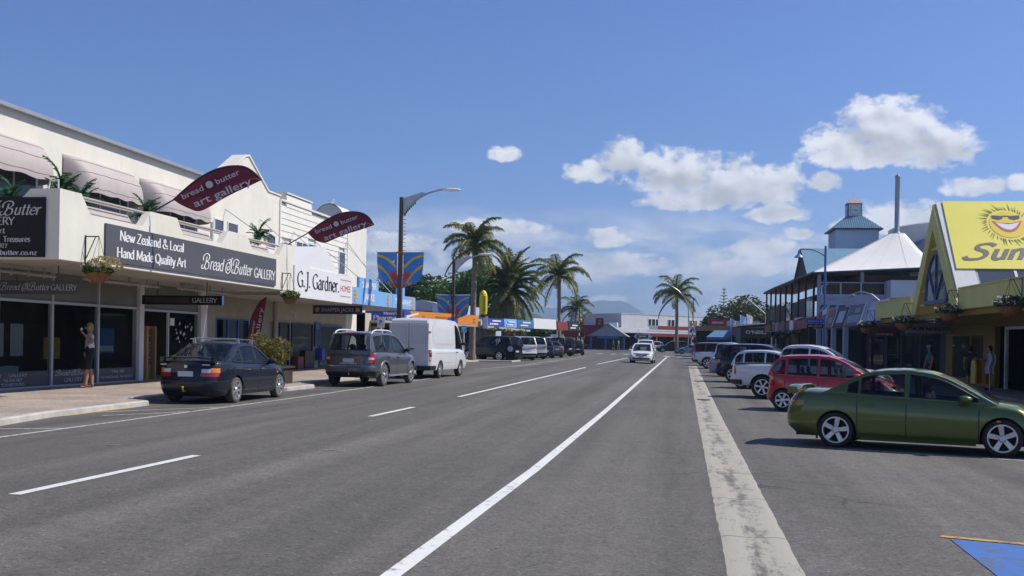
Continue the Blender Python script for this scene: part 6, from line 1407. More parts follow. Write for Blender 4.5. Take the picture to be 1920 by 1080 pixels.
    for sx in (-1, 1):
        e.poly([S(cu+sx*.1, cv+.46, .082), S(cu+sx*.52, cv+.5, .082), S(cu+sx*.5, cv+.34, .082), S(cu+sx*.3, cv+.26, .082), S(cu+sx*.12, cv+.32, .082)])
    e.poly([S(cu-.12, cv+.44, .083), S(cu+.12, cv+.44, .083), S(cu+.12, cv+.48, .083), S(cu-.12, cv+.48, .083)]); e.build('sunglasses', M['sign_dark'], g)
    # shop below
    b = MB(); b.box(3.2, 3.4, 11.6, 18, .0, 3.0); b.box(3.2, 3.4, -9, 11.6, 2.55, 3.0); b.box(3.2, 3.4, 5.5, 6.2, 0, 2.6); b.box(3.2, 3.4, 10.9, 11.6, 0, 2.6); b.build('wall', M['yellow_deep_shade'], r)
    for y in (6.0, 2.2, -2.2): b = MB(); b.box(2.75, 2.95, y-.11, y+.11, 0, 2.8); b.build('post', M['yellow_deep_shade'], r)
    b = MB(); b.box(3.1, 3.22, 6.5, 6.62, 0, 2.5); b.box(3.1, 3.22, 9.3, 9.42, 0, 2.5); b.box(3.1, 3.22, 6.5, 9.42, 2.4, 2.52); b.build('door_frame', M['white_metal'], r)
    for (a, c) in ((12.4, 14.0), (14.3, 16.8)): b = MB(); b.box(3.16, 3.2, a, c, .3, 2.2); b.build('pane', M['win'], r)
    b = MB(); b.box(7, 7.2, -14, 18, 0, 3); b.box(3.4, 7, 17.8, 18, 0, 3); b.box(3.4, 7, -14, 17.8, 2.9, 3.0); b.box(3.4, 7, -9, 18, -.1, .02); b.build('shop_interior', M['dark'], r)
    return S
Sfun = yellow_shop()
def rsign(name, label, x, y, z): return rthing(name, label, 'sign', x, y, z)
g = rsign('shop_sign', 'pale grey makers name board under the yellow canopy', 2.2, 14, 2.4); b = MB(); b.box(.9, 3.1, 16.3, 16.36, 2.3, 2.75); b.build('panel', mat('sign_pale_grey', (.33, .34, .38), .6, .06, 1), g); t = MB(); pen(t, 'SIGN MAKERS', (2.0, 16.3, 2.45), *YY, .17, width=1.75, thick=.22); t.build('lettering', M['letter_black'], g)
g = rsign('shop_sign', 'dark red name strip under the canopy left of the makers board', .4, 17, 2.4); b = MB(); b.box(-.6, .85, 17.2, 17.26, 2.15, 2.6); b.build('panel', mat('maroon_board', (.10, .02, .02), .6, .1, 1), g); t = MB(); sans(t, 'CHINESE', (.15, 17.2, 2.25), *YY, .1, .8, bold=0); t.build('lettering', M['letter_grey'], g)
def bluegrey_shop():
    r = rthing('shop_building', 'blue grey shop with tilted sign panels between the yellow shop and the tented bar', 'building', 3, 27)
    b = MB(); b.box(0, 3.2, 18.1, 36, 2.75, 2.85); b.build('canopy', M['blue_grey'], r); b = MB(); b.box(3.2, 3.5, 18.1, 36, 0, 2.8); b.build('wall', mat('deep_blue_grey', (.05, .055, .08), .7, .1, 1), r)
    b = MB(); b.box(-.1, 3, 17.0, 20.9, 2.9, 2.95); b.add([(-.1,17,2.95),(-.1,21,2.95),(.35,21,3.95),(.35,17,4.0),(3,17,4.1),(3,21,4.1)], [(0,1,2,3),(3,2,5,4)]); b.build('fascia_panel', M['pale_blue'], r)
    for y0, y1 in ((19, 22.5), (23, 26.5), (27, 30), (31, 35)): b = MB(); b.box(3.14, 3.2, y0, y1, .3, 2.3); b.build('pane', M['win'], r)
    for y in (26.6, 30.4, 33.4, 35.8): b = MB(); b.box(-.05, .22, y-.14, y+.14, 0, 2.8); b.build('post', M['pale_blue'], r)
    for y0, y1, m_, lab in ((22.1, 26.2, 'sign_taupe', 'grey brown tilted sign panel with pale blocks'), (26.5, 29.7, 'sign_black', 'black framed blank white panel on the canopy edge'), (30.0, 32.9, 'dull_red', 'red tilted sign panel beside the blue lamp post'), (33.1, 36.4, 'dull_red', 'second dark red panel at the tented bar corner')):
        g = rthing('fascia_sign', lab, 'sign', 0, (y0+y1)/2, 2.8); OFF[g] = Vector((0, (y0+y1)/2, 2.8)); b = MB(); b.prism([(-.1, 2.8), (.25, 3.92), (.33, 3.9), (-.02, 2.78)], 'y', y0, y1); b.build('panel', M[m_] if m_ in M else mat('sign_taupe', (.12, .10, .10), .6, .1, 2), g)
        for yy in (y0, y1): f = MB(); f.prism([(-.13, 2.77), (.24, 3.95), (.30, 3.93), (-.06, 2.75)], 'y', yy-.06, yy+.06); f.build('frame', M['pale_blue'] if m_ != 'sign_black' else M['sign_black'], g)
        def Q(y, t, o=.006): return (-.1+.35*t-o, y, 2.8+1.12*t+o*.3)
        t = MB()
        if m_ == 'sign_black': t.add([Q(y0+.6,.2), Q(y1-.6,.2), Q(y1-.6,.82), Q(y0+.6,.82)], [(0,1,2,3)]); t.build('white_field', M['pale_blue'], g)
        elif m_ == 'sign_taupe': t.add([Q(y0+.4,.15), Q(y1-.4,.15), Q(y1-.4,.5), Q(y0+.4,.5)], [(0,1,2,3)]); t.add([Q(y0+.9,.62), Q(y0+2.2,.62), Q(y0+2.2,.85), Q(y0+.9,.85)], [(0,1,2,3)]); t.build('pale_block', M['blue_grey'], g)
        elif y0 < 33: t.add([Q(y0+.8,.25), Q(y0+1.8,.25), Q(y0+1.8,.55), Q(y0+.8,.55)], [(0,1,2,3)]); t.build('crest', M['blue_grey'], g)
    b = MB(); b.tube([(.9,21.6,4.0),(.5,21.9,4.4),(0,22.2,4.55),(-.3,22.4,4.45)], .04, 6); b.ell((-.36,22.45,4.36), (.14,.14,.09), 8, 6); b.build('spot_lamp', M['galv'], r)
bluegrey_shop()
def bar():
    r = rthing('bar_building', 'blue grey two storey bar with white tent roof, clock tower and brown verandah', 'building', 4, 45)
    # face turned to the camera
    b = MB(); b.box(0, 8, 36.0, 36.3, 2.9, 5.1); b.build('end_wall', M['blue_grey'], r)
    b = MB(); b.box(4.35, 9, 34.6, 36, 4.1, 5.9); b.box(4.3, 9, 34.55, 36, 5.9, 5.97); b.build('stair_block', M['pale_blue'], r)
    b = MB(); b.box(0.1, 8, 36.1, 45, 5.0, 5.1); b.build('deck_floor', M['dark_wood'], r)
    for (a, c) in ((.2, 1.45), (1.5, 2.75), (2.8, 4.25)): b = MB(); b.box(a, c, 36.05, 36.08, 5.15, 5.85); b.build('balustrade_pane', glassmat('balustrade_glass', (.10,.07,.05), .25), r)
    b = MB(); b.box(0, 4.35, 36.02, 36.1, 5.84, 5.9)
    for x in (.1, 1.48, 2.78, 4.3): b.box(x-.05, x+.05, 36.02, 36.1, 5.1, 5.88)
    b.build('balustrade_rail', M['blue_grey'], r)
    for x in (.15, 2.9, 6.9): b = MB(); b.box(x-.11, x+.11, 36.3, 36.5, 5.1, 6.6); b.build('deck_post', M['blue_grey'], r)
    b = MB(); b.box(2, 8, 42, 42.2, 5.1, 6.6); b.build('bar_back_wall', M['brown'], r)
    for x, z in ((1.6, 5.2), (3.5, 5.2)): b = MB(); b.box(x-.35, x+.35, 38, 38.6, z+.6, z+.66); b.box(x-.04, x+.04, 38.26, 38.34, 5.1, z+.6); b.build('deck_table', M['wood'], r)
    for x in (1.0, 2.0, 3.8, 5.2): b = MB(); b.prism([(x-.4,6.0),(x+.4,6.0),(x+.5,6.5),(x-.5,6.5)], 'y', 39.9, 39.94); b.build('window_arch', M['win_up'], r)
    # tent
    cx, cy, cz = 5.78, 39.5, 9.45; T = MB(); rim = []
    for (x0, y0, z0), (x1, y1, z1) in zip(((-.4,35.7,6.5),(7.6,35.4,6.92),(10,44.5,7.0),(-.4,44.5,6.6)), ((7.6,35.4,6.92),(10,44.5,7.0),(-.4,44.5,6.6),(-.4,35.7,6.5))):
        for k in range(12): t = k/12; rim.append(Vector((x0+(x1-x0)*t, y0+(y1-y0)*t, z0+(z1-z0)*t)))
    n = len(rim); V = []; ms = 9
    for p in rim:
        d = Vector((p.x-cx, p.y-cy, 0)); q = Vector((cx, cy, cz)) + d.normalized()*.55
        for j in range(ms+1):
            t = j/ms; zz = p.z + (cz-p.z)*(t**1.12); V.append((p.x+(q.x-p.x)*t, p.y+(q.y-p.y)*t, zz))
    T.add(V, [(i*(ms+1)+j, ((i+1) % n)*(ms+1)+j, ((i+1) % n)*(ms+1)+j+1, i*(ms+1)+j+1) for i in range(n) for j in range(ms)]); to = T.build('tent_roof', M['tent'], r, smooth=75)
    b = MB()
    for i in (0, 6, 12, 4, 9): b.tube([Vector(V[i*(ms+1)+j])+Vector((0,-.01,.012)) for j in range(ms+1)], .007, 4)
    b.build('tent_seam', M['off_white'], to)
    b = MB(); b.tube([rim[i % n]-Vector((0,0,.05)) for i in range(n+1)], .075, 6); b.build('tent_edge', M['trim_dark'], r)
    b = MB(); b.lathe([(.6,cz-.06),(.55,cz+.03),(.28,cz+.06),(.17,cz+.2),(.17,cz+3.8),(.19,cz+3.85),(.19,cz+3.95),(.02,cz+4.15)], (cx,cy,0), 14); b.build('mast', mat('mast_grey', (.3,.34,.42), .5, .06, 2), r, smooth=40)
    # drum behind
    b = MB(); b.lathe([(6.6,7),(7.0,10.0),(7.25,10.75),(7.1,10.85),(0.1,11.0)], (14.6,48.5,0), 40); b.build('drum', M['off_white'], r, smooth=30); b = MB(); b.prism([(6.8,7.0),(8.2,9.4),(10,9.4),(11,7.0)], 'y', 42.0, 45.5); b.build('rear_roof', mat('slate_roof', (.10,.12,.22), .6, .08, 1), r)
    # clock tower
    b = MB(); b.box(3.2, 6.42, 48, 51.2, 6.5, 10.7); b.build('tower_wall', M['pale_blue'], r)
    def hip(z0, z1, o0, o1, ctr=(4.81, 49.6)):
        V = [(ctr[0]+i*o0, ctr[1]+j*o0, z0) for i, j in ((-1,-1),(1,-1),(1,1),(-1,1))] + [(ctr[0]+i*o1, ctr[1]+j*o1, z1) for i, j in ((-1,-1),(1,-1),(1,1),(-1,1))]
        return V, [(0,1,5,4),(1,2,6,5),(2,3,7,6),(3,0,4,7),(4,5,6,7),(3,2,1,0)]
    b = MB(); b.add(*hip(10.78, 11.85, 1.85, .62)); tr = b.build('tower_roof', M['roof_blue'], r)
    b = MB()
    for k in range(22):
        x = 4.81-1.7+3.4*k/21; t0 = 0; f_ = abs(x-4.81); top = 1 if f_ < .6 else (1.85-f_)/1.25
        b.tube([(x, 49.6-1.86, 10.81), (x, 49.6-1.86+1.23*top, 10.81+1.07*top)], .02, 4)
    b.build('roof_rib', M['roof_blue'], tr)
    b = MB(); b.box(2.93, 6.69, 47.72, 51.48, 10.68, 10.79); b.build('tower_eave', M['trim_dark'], r)
    b = MB(); b.box(4.27, 5.35, 49.06, 50.14, 11.8, 12.86); b.build('clock_case', M['trim_dark'], r)
    for k, (nx, ny) in enumerate(((0,-1), (-1,0))):
        f = MB(); c = Vector((4.81, 49.6, 12.33)) + Vector((nx, ny, 0))*.55; U = Vector((1,0,0)) if ny else Vector((0,-1,0)); Z = Vector((0,0,1)); N_ = Vector((nx,ny,0))
        f.add([c+U*i*.47+Z*j*.45 for i, j in ((-1,-1),(1,-1),(1,1),(-1,1))], [(0,1,2,3)]); fo = f.build('clock_face', mat('clock_dial', (.55,.58,.63), .5, .04, 3), r)
        h_ = MB()
        for q in range(12): a = q*math.pi/6; p = c + U*(.37*math.sin(a)) + Z*(.37*math.cos(a)) + N_*.008; h_.add([p+U*i*.028+Z*j*.035 for i, j in ((-1,-1),(1,-1),(1,1),(-1,1))], [(0,1,2,3)])
        for a, l_, w_ in ((rad(268), .34, .022), (rad(108), .24, .03)):
            d = U*math.sin(a)+Z*math.cos(a); p = d.cross(N_); h_.add([c+N_*.012+p*w_, c+N_*.012-p*w_, c+N_*.012+d*l_-p*w_*.6, c+N_*.012+d*l_+p*w_*.6], [(0,1,2,3)])
        h_.build('clock_hand', M['trim_dark'], fo)
    b = MB(); b.add(*hip(12.86, 13.38, .62, .02)); b.build('tower_cap', M['copper'], r); b = MB(); b.tube([(4.81,49.6,13.35),(4.81,49.6,13.6)], .015, 4); b.build('finial', M['copper'], r)
    # brown street gable with blue roof
    b = MB(); b.prism([(40.6,6.55),(44.0,8.75),(47.4,6.55)], 'x', .15, .3); b.build('street_gable', M['brown'], r)
    b = MB(); b.add([(0,40.4,6.5),(7,40.4,6.5),(7,44,8.85),(0,44,8.85)], [(0,1,2,3)]); b.add([(0,47.6,6.5),(7,47.6,6.5),(7,44,8.85),(0,44,8.85)], [(0,1,2,3)]); b.build('gable_roof', M['roof_blue'], r)
    b = MB(); b.prism([(2.4,7.0),(4.81,8.1),(7.4,7.0)], 'y', 47, 52); b.add([(1.2,46.5,6.6),(7.4,46.5,6.6),(6.4,48.1,8.3),(3.2,48.1,8.3)], [(0,1,2,3)]); b.build('tower_skirt', M['roof_blue'], r)
    # verandah
    b = MB(); b.prism([(36.3,6.62),(58,6.72),(65.3,6.66),(65.3,6.5),(58,6.5),(36.3,6.4)], 'x', -.25, 2.6); b.build('verandah_roof', M['brown'], r)
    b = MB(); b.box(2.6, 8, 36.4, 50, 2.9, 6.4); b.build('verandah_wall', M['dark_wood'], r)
    b = MB(); b.box(-.1, 3, 36.4, 65, 3.5, 3.6); b.build('verandah_floor', M['dark_wood'], r)
    for y in (37.5, 41, 44.5, 48, 51.5, 54.8, 58, 61.4, 64.7):
        b = MB(); b.box(-.08, .06, y-.08, y+.08, 3.6, 6.5); b.build('verandah_post', M['black'], r)
    for k in range(8):
        y = 37.6+k*3.42
        b = MB(); b.box(-.05, .03, y+.1, y+2.9, 3.65, 4.95); b.build('balustrade_panel', M['dark_wood'] if k % 3 else glassmat('green_glass', (.07,.1,.09), .4), r)
    b = MB(); b.box(-.12, -.02, 36.5, 65, 2.9, 3.55); b.build('street_fascia', M['dull_red'], r)
    for y0, m_ in ((46, 'sign_white'), (50.5, 'black'), (55, 'blue_grey'), (59.5, 'leaf')): b = MB(); b.box(-.17, -.12, y0, y0+1.9, 2.85, 3.6); b.build('fascia_board', M[m_], r)
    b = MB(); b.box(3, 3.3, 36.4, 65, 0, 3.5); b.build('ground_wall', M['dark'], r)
    for y in (39, 44, 49, 54, 59, 64): b = MB(); b.box(-.08, .08, y-.1, y+.1, 0, 2.9); b.build('canopy_post', M['black'], r)
    b = MB(); b.box(.0, .1, 36.4, 45, 3.6, 3.68); b.box(-.3, .6, 41, 44.5, 3.62, 3.7); b.build('white_ledge', M['white_metal'], r)
    # four animal silhouettes walking along the end wall
    k = MB()
    for i, sx in enumerate((.35, .95, 1.55, 2.2)):
        body = [(-.2,.0),(-.2,.2),(-.14,.3),(.05,.32),(.16,.3),(.24,.34),(.3,.26),(.26,.16),(.18,.16),(.18,0),(.12,0),(.1,.12),(-.08,.12),(-.1,0)]
        k.poly([(sx+p[0]*.9, 35.985, 4.1+p[1]*.9) for p in body])
    k.build('animal_silhouette', M['trim_dark'], r)
    k = MB()
    k.tube([(.9+.5*math.cos(a*.35), 35.99, 4.75+.12*math.sin(a*.7)) for a in range(18)], .012, 4); k.tube([(1.9+.4*math.cos(a*.35), 35.99, 4.72+.16*math.sin(a*.35)) for a in range(18)], .012, 4); k.build('scroll_mark', mat('faint_mark', (.2,.23,.32), .7, .05, 2), r)
bar()
def bluelamp():
    x, y = -1.5, 24.24; z0 = -.1; r = rthing('street_lamp', 'blue lamp post with bell shade and street name blades', 'street lamp', x, y, z0)
    b = MB(); b.tube([(x,y,z0),(x,y,7.15)], [.075,.06], 10); b.lathe([(.11,z0),(.11,z0+1.0),(.08,z0+1.1)], (x,y,0), 10); b.build('post', M['lamp_blue'], r, smooth=40)
    b = MB(); b.tube(crom([(x,y,6.55),(x-.35,y,6.8),(x-.8,y,6.95),(x-1.3,y,6.96),(x-1.42,y,6.9)], 5), .028, 7); b.build('arm', M['trim_dark'], r, smooth=50)
    b = MB(); b.lathe([(.03,6.92),(.06,6.9),(.075,6.74),(.12,6.66),(.22,6.56),(.27,6.5),(.25,6.5),(.1,6.62)], (x-1.42,y,0), 16); b.build('bell_shade', mat('shade_blue', (.16,.24,.42), .4, .06, 2), r, smooth=50)
    g = rsign('street_sign', 'blue street name blade on the blue lamp post', x-.5, y, 2.7); b = MB(); b.box(x-.98, x-.05, y-.03, y-.01, 2.88, 3.12); b.build('panel', M['royal'], g); t = MB(); sans(t, 'BELMONT ST', (x-.5, y-.03, 3.0), *YY, .1, .75, bold=0); t.build('lettering', M['letter_grey'], g)
    g = rsign('street_sign', 'black museum blade below the blue street name', x-.5, y, 2.5); b = MB(); b.box(x-.92, x-.05, y-.03, y-.01, 2.62, 2.84); b.build('panel', M['sign_black'], g); t = MB(); sans(t, 'MUSEUM', (x-.45, y-.03, 2.73), *YY, .12, .62, bold=0); t.add([(x-.88,y-.037,2.73),(x-.8,y-.037,2.78),(x-.8,y-.037,2.68)], [(0,1,2)]); t.build('lettering', M['letter_grey'], g)
    g = rsign('street_sign', 'small white no entry style blade across the blue lamp post', x, y, 3.3); b = MB(); b.add([(x-.12,y-.08,3.3),(x+.1,y-.08,3.45),(x+.1,y-.08,3.72),(x-.12,y-.08,3.58),(x-.12,y-.06,3.3),(x+.1,y-.06,3.45),(x+.1,y-.06,3.72),(x-.12,y-.06,3.58)], [(0,1,2,3),(7,6,5,4),(0,4,5,1),(1,5,6,2),(2,6,7,3),(3,7,4,0)]); b.build('panel', M['sign_white'], g)
bluelamp()
# goods in front of the yellow shop
M['board_yellow'] = mat('board_yellow', (.5, .38, .02), .5, .1, 3)
r = rthing('body_board_rack', 'row of yellow and red body boards standing outside the yellow shop', 'rack', 1.75, 7.8)
for k in range(8):
    x = 1.45+k*.085; b = MB(); b.prism([(7.55,.25),(8.05,.25),(8.1,.85),(8.0,1.12),(7.8,1.2),(7.6,1.12),(7.5,.85)], 'x', x-.03, x+.03); b.build('body_board', (M['board_yellow'], M['red'], M['rust'], M['board_yellow'])[k % 4], r)
r = rthing('shirt_stand', 'pale blue shirt hanging outside the yellow shop', 'clothing', 1.6, 6.3); b = MB(); b.tube([(1.6,6.4,0),(1.6,6.4,1.5)], .02, 6); b.build('stand', M['galv'], r); b = MB(); b.grid(lambda u, v: (1.42+.36*u+.05*math.sin(v*6), 6.37+.05*math.sin(u*9), 1.45-.75*v-.1*abs(u-.5)), 8, 8); b.build('shirt', M['pale_blue'], r, smooth=60)
# clothes rails deep inside, mostly lost in shade
for i, (x, y, c) in enumerate(((3.9, 4.2, 'dull_red'), (4.0, 3.0, 'pale_blue'), (3.9, 1.2, 'grey_wall'), (4.1, 0.2, 'navy'))):
    r = rthing('clothes_rail', ('dark red', 'pale', 'taupe', 'navy')[i] + ' garments on a rail inside the yellow shop', 'clothing', x, y); b = MB(); b.tube([(x,y-.5,0),(x,y-.5,1.9),(x,y+.5,1.9),(x,y+.5,0)], .02, 5); b.build('rail', M['galv'], r); b = MB(); b.grid(lambda u, v: (x+.12*math.sin(u*22), y-.45+.9*u, 1.88-1.1*v), 14, 3); b.build('garment', M[c], r)
# ------------------------------------------------------------------ far end of the street
def far():
    # white two storey building set at a slight angle
    A, B_ = Vector((-10.8, 185)), Vector((8.3, 205)); d = (B_-A).normalized(); n = Vector((d.y, -d.x)); Lg = (B_-A).length
    r = thing('corner_building', 'long off white two storey building with red fascia closing the street', 'building', (A.x, A.y, .6))
    def P(s_, o, z): q = A+d*s_+n*o; return (q.x, q.y, z)
    def slab(name, m, s0, s1, o0, o1, z0, z1, par=r):
        b = MB(); b.add([P(s0,o0,z0),P(s1,o0,z0),P(s1,o1,z0),P(s0,o1,z0),P(s0,o0,z1),P(s1,o0,z1),P(s1,o1,z1),P(s0,o1,z1)], [(3,2,1,0),(4,5,6,7),(0,1,5,4),(1,2,6,5),(2,3,7,6),(3,0,4,7)]); return b.build(name, m, par)
    slab('upper_wall', M['off_white'], 0, Lg, -10, 0, 3.6, 7.0); slab('parapet_cap', M['white_metal'], -.1, Lg+.1, -10, .06, 7.0, 7.1)
    slab('side_wing', M['off_white'], Lg, Lg+5, -8, -.4, 3.5, 6.3); slab('roof_unit', M['trim_dark'], Lg-3.2, Lg-1.8, -2, -.8, 7.1, 7.9)
    for s0, w_ in ((6.6, 2.6), (11.6, 2.6), (17.4, 2.0)):
        fo = slab('window_frame', M['white_metal'], s0, s0+w_, 0, .05, 5.0, 6.3); slab('pane', M['dark'], s0+.1, s0+w_*.28, .05, .06, 5.08, 6.22, fo); slab('pane', M['dark'], s0+w_*.36, s0+w_*.66, .05, .06, 5.08, 6.22, fo); slab('pane', M['dark'], s0+w_*.74, s0+w_-.1, .05, .06, 5.08, 6.22, fo)
    slab('grey_fascia', M['roof_grey'], 4.4, Lg+3, 2.6, 2.75, 4.3, 5.0); slab('red_fascia', M['dull_red'], 6.5, Lg-4, 2.76, 2.86, 4.35, 4.98)
    b = MB(); b.add([P(-3,0,4.6),P(Lg+3,0,4.6),P(Lg+3,4.2,3.6),P(-3,4.2,3.6)], [(0,1,2,3)]); b.build('awning_roof', M['roof_grey'], r)
    slab('red_valance', M['dull_red'], 1, Lg+3, 4.2, 4.3, 3.05, 3.55); slab('ground_wall', M['dark'], 0, Lg+5, -9, -.6, .5, 3.8)
    for k in range(6): slab('shop_pane', M['win'], .6+k*4, 3.8+k*4, -.6, -.55, .8, 3.0); slab('awning_post', M['wood'], k*4.4+.2, k*4.4+.4, 4.0, 4.2, .5, 3.1)
    # blue grey kiosk with pitched roof left of it
    r = thing('kiosk_building', 'blue grey kiosk with pitched roof left of the white building', 'building', (-12.2, 176, .6)); b = MB(); b.prism([(-15.6,2.9),(-12.2,4.9),(-9.2,2.9)], 'y', 172, 180); b.add([(-15.8,171.8,2.85),(-12.2,171.8,5.0),(-12.2,180.2,5.0),(-15.8,180.2,2.85)], [(0,1,2,3)]); b.add([(-8.9,171.8,2.85),(-12.2,171.8,5.0),(-12.2,180.2,5.0),(-8.9,180.2,2.85)], [(0,1,2,3)]); b.build('roof', M['roof_grey'], r)
    for x in (-15, -12.6, -9.6): b = MB(); b.box(x-.15, x+.15, 172.2, 172.5, .6, 2.9); b.build('post', M['mid_blue'], r)
    b = MB(); b.box(-14.6, -9.8, 176, 179.5, .6, 2.9); b.build('wall', M['trim_dark'], r); b = MB(); b.box(-14, -10.4, 172.0, 172.1, 2.5, 2.9); b.build('sign_board', M['mid_blue'], r)
    b = MB(); b.box(-13.2, -11.2, 180, 183, 4.6, 5.3); b.build('white_unit', M['sign_white'], r)
    # red building and pole sign
    r = thing('red_building', 'low red shop beyond the small palm', 'building', (-17, 186, .6)); b = MB(); b.box(-19.8, -14.3, 186, 194, .6, 4.7); b.build('wall', M['red'], r); b = MB(); b.box(-20, -14.1, 185.8, 194, 4.7, 4.9); b.build('roof', M['dull_red'], r); b = MB(); b.box(-18.8, -15.2, 185.9, 186, .8, 2.8); b.build('pane', M['win'], r); b = MB(); b.ell((-18.7, 185.9, 4.2), (.5,.08,.4), 10, 6); b.build('orange_mark', M['orange'], r)
    r = thing('pole_sign', 'dark square pole sign with orange letter above the red shop', 'sign', (-14.4, 182, .6)); b = MB(); b.box(-15.1, -13.7, 182, 182.2, 4.7, 6.1); b.build('panel', M['brown'], r); b = MB(); b.tube([(-14.4,182.1,.6),(-14.4,182.1,4.7)], .1, 6); b.build('post', M['dark'], r); t = MB(); sans(t, 'Z', (-14.4, 182, 5.4), *YY, .8); t.build('lettering', M['orange'], r)
    r = thing('maroon_sign', 'maroon board with pale lettering block before the red shop', 'sign', (-14.9, 150, .55)); b = MB(); b.box(-17.2, -14.0, 150, 150.2, 2.5, 3.4); b.build('panel', mat('maroon_board2', (.11, .015, .02), .6, .1, 1), r); b = MB(); b.box(-16.6, -14.8, 149.97, 150, 2.85, 3.05); b.build('print', M['letter_grey'], r); b = MB(); b.box(-16.9,-16.7,150.05,150.15,.5,2.5); b.box(-14.5,-14.3,150.05,150.15,.5,2.5); b.build('post', M['white_metal'], r)
    # direction sign by the oncoming cars
    r = thing('direction_sign', 'green and white direction sign on two posts behind the oncoming cars', 'sign', (-4.6, 135, .5)); b = MB(); b.prism([(-6.0,2.35),(-4.2,2.35),(-3.85,2.62),(-4.2,2.9),(-6.0,2.9),(-6.2,2.62)], 'y', 135, 135.06); b.build('panel', M['sign_white'], r); b = MB(); b.box(-5.9, -4.4, 134.96, 135, 2.42, 2.83); b.build('green_field', mat('road_sign_green', (.02,.13,.06), .5, .05, 2), r); b = MB(); b.box(-5.6, -4.7, 134.95, 134.96, 2.56, 2.7); b.build('print', M['letter_white'], r); b = MB(); b.tube([(-5.7,135.1,.45),(-5.7,135.1,3.6)], .04, 6); b.tube([(-4.4,135.1,.45),(-4.4,135.1,2.9)], .04, 6); b.build('post', M['white_metal'], r)
    # zebra poles with amber globes
    def zebra(label, x, y, H, gx):
        z0 = gz(x, y)+.1; r = thing('crossing_pole', label, 'crossing pole', (x, y, z0)); k = 0; z = z0
        while z < z0+3.2: b = MB(); b.tube([(x,y,z),(x,y,z+.32)], .06, 8); b.build('band', M['black'] if k % 2 else M['letter_white'], r); z += .32; k += 1
        b = MB(); b.tube([(x,y,z),(x,y,H)], .05, 8); b.tube([(x,y,H),(x+gx*1.4,y,H+.35)], .05, 6); b.ell((x+gx*1.6,y,H+.38), (.35,.14,.1), 8, 6); b.build('mast', M['black'], r); b = MB(); b.ell((x+gx*.45, y, z+.1), (.2,.2,.2), 12, 8); b.build('amber_globe', M['orange'], r, smooth=60)
    zebra('black and white crossing pole on the left kerb', -11.3, 114.5, 6.0, .3); zebra('black and white crossing pole with amber globe on the right island', 1.05, 113.5, 6.6, -.3)
    # grey arched light pole by the far palm
    r = thing('street_lamp', 'tall grey curved lamp pole beside the far palm', 'street lamp', (.7, 148, .35)); b = MB(); b.tube(crom([(.75,148,.35),(.75,148,6),(.4,148,7.8),(-.8,148,9.3),(-2.4,148,10.2)], 6), .075, 7); b.build('post', M['galv'], r, smooth=50); b = MB(); b.ell((-2.7,148,10.28), (.5,.16,.1), 8, 6); b.build('lamp_head', M['white_metal'], r)
    r = thing('parking_sign', 'white blue circle road sign on the far curved lamp pole', 'sign', (1.3, 146, 3)); b = MB(); b.box(.85, 2.3, 147.6, 147.66, 3.2, 4.0); b.build('panel', M['sign_white'], r); b = MB(); b.lathe([(0,0),(.3,0)], (1.3,147.58,3.6), 14, 'y'); b.build('blue_disc', M['royal'], r)
    # right: small shops between the bar and the junction
    r = thing('surf_shop', 'black clad surf shop with white name beyond the verandah', 'building', (7.5, 108, .1)); b = MB(); b.box(5.7, 14, 106.5, 122, .1, 3.45); b.build('wall', M['black'], r); b = MB(); b.prism([(5.4,3.75),(14,4.4),(14,4.3),(5.4,3.6)], 'y', 106.2, 122); b.build('roof', M['white_metal'], r); t = MB(); sans(t, "O'NEILL", (7.3, 106.5, 3.0), *YY, .34, 2.2, bold=0); t.build('lettering', M['letter_white'], r)
    for x in (6.2, 7.6, 9.0): b = MB(); b.box(x, x+1.1, 106.46, 106.5, .4, 2.4); b.build('pane', M['win'], r)
    r = thing('cafe_awning', 'blue sloping awning of the cafe before the junction', 'awning', (4, 121, .2)); b = MB(); b.add([(2.6,119,2.55),(5.3,119,2.55),(6.0,122,3.35),(3.6,122,3.35)], [(0,1,2,3)]); b.add([(2.6,119,2.55),(5.3,119,2.55),(5.3,119,2.2),(2.6,119,2.2)], [(0,1,2,3)]); b.build('canvas', mat('awning_blue', (.07,.17,.30), .6, .1, 2), r)
    b = MB(); b.tube([(2.7,119.1,.2),(2.7,119.1,2.5)], .05, 6); b.tube([(5.2,119.1,.2),(5.2,119.1,2.5)], .05, 6); b.build('post', M['dark_wood'], r)
    r = thing('cafe_building', 'pale low cafe with red sign behind the blue awning', 'building', (5, 126, .2)); b = MB(); b.box(1.6, 12, 124, 134, .2, 3.6); b.build('wall', M['dark'], r); b = MB(); b.box(1.4, 12, 123.8, 124, 3.3, 3.9); b.build('fascia', M['wood'], r); b = MB(); b.box(2.9, 5.1, 126, 126.2, 3.9, 4.75); b.build('red_sign', M['red'], r); b = MB(); b.box(3.4, 4.7, 125.96, 126, 4.2, 4.45); b.build('print', M['letter_grey'], r); b = MB(); b.box(5.2, 9, 127, 130, 3.6, 4.6); b.build('upper_wall', M['off_white'], r)
    for k, (x, y, h_, m_) in enumerate(((5.4, 116, 4.6, 'blue_grey'), (6.3, 113, 4.9, 'sky_blue'), (6.9, 112, 5.0, 'off_white'))):
        r = thing('pole_flag', ('grey blue', 'bright blue and white', 'pale leaning')[k] + ' flag on a pole outside the far right shops', 'flag', (x, y, .2)); b = MB(); b.tube([(x,y,.2),(x-.3,y,h_)], .03, 5); b.build('pole', M['white_metal'], r); b = MB(); b.grid(lambda u, v: (x-.28+.55*u+.05*math.sin(v*7), y+.06*math.sin(u*6+v*4), h_-1.7*v-.25*u), 6, 10); b.build('cloth', M[m_], r, smooth=70)
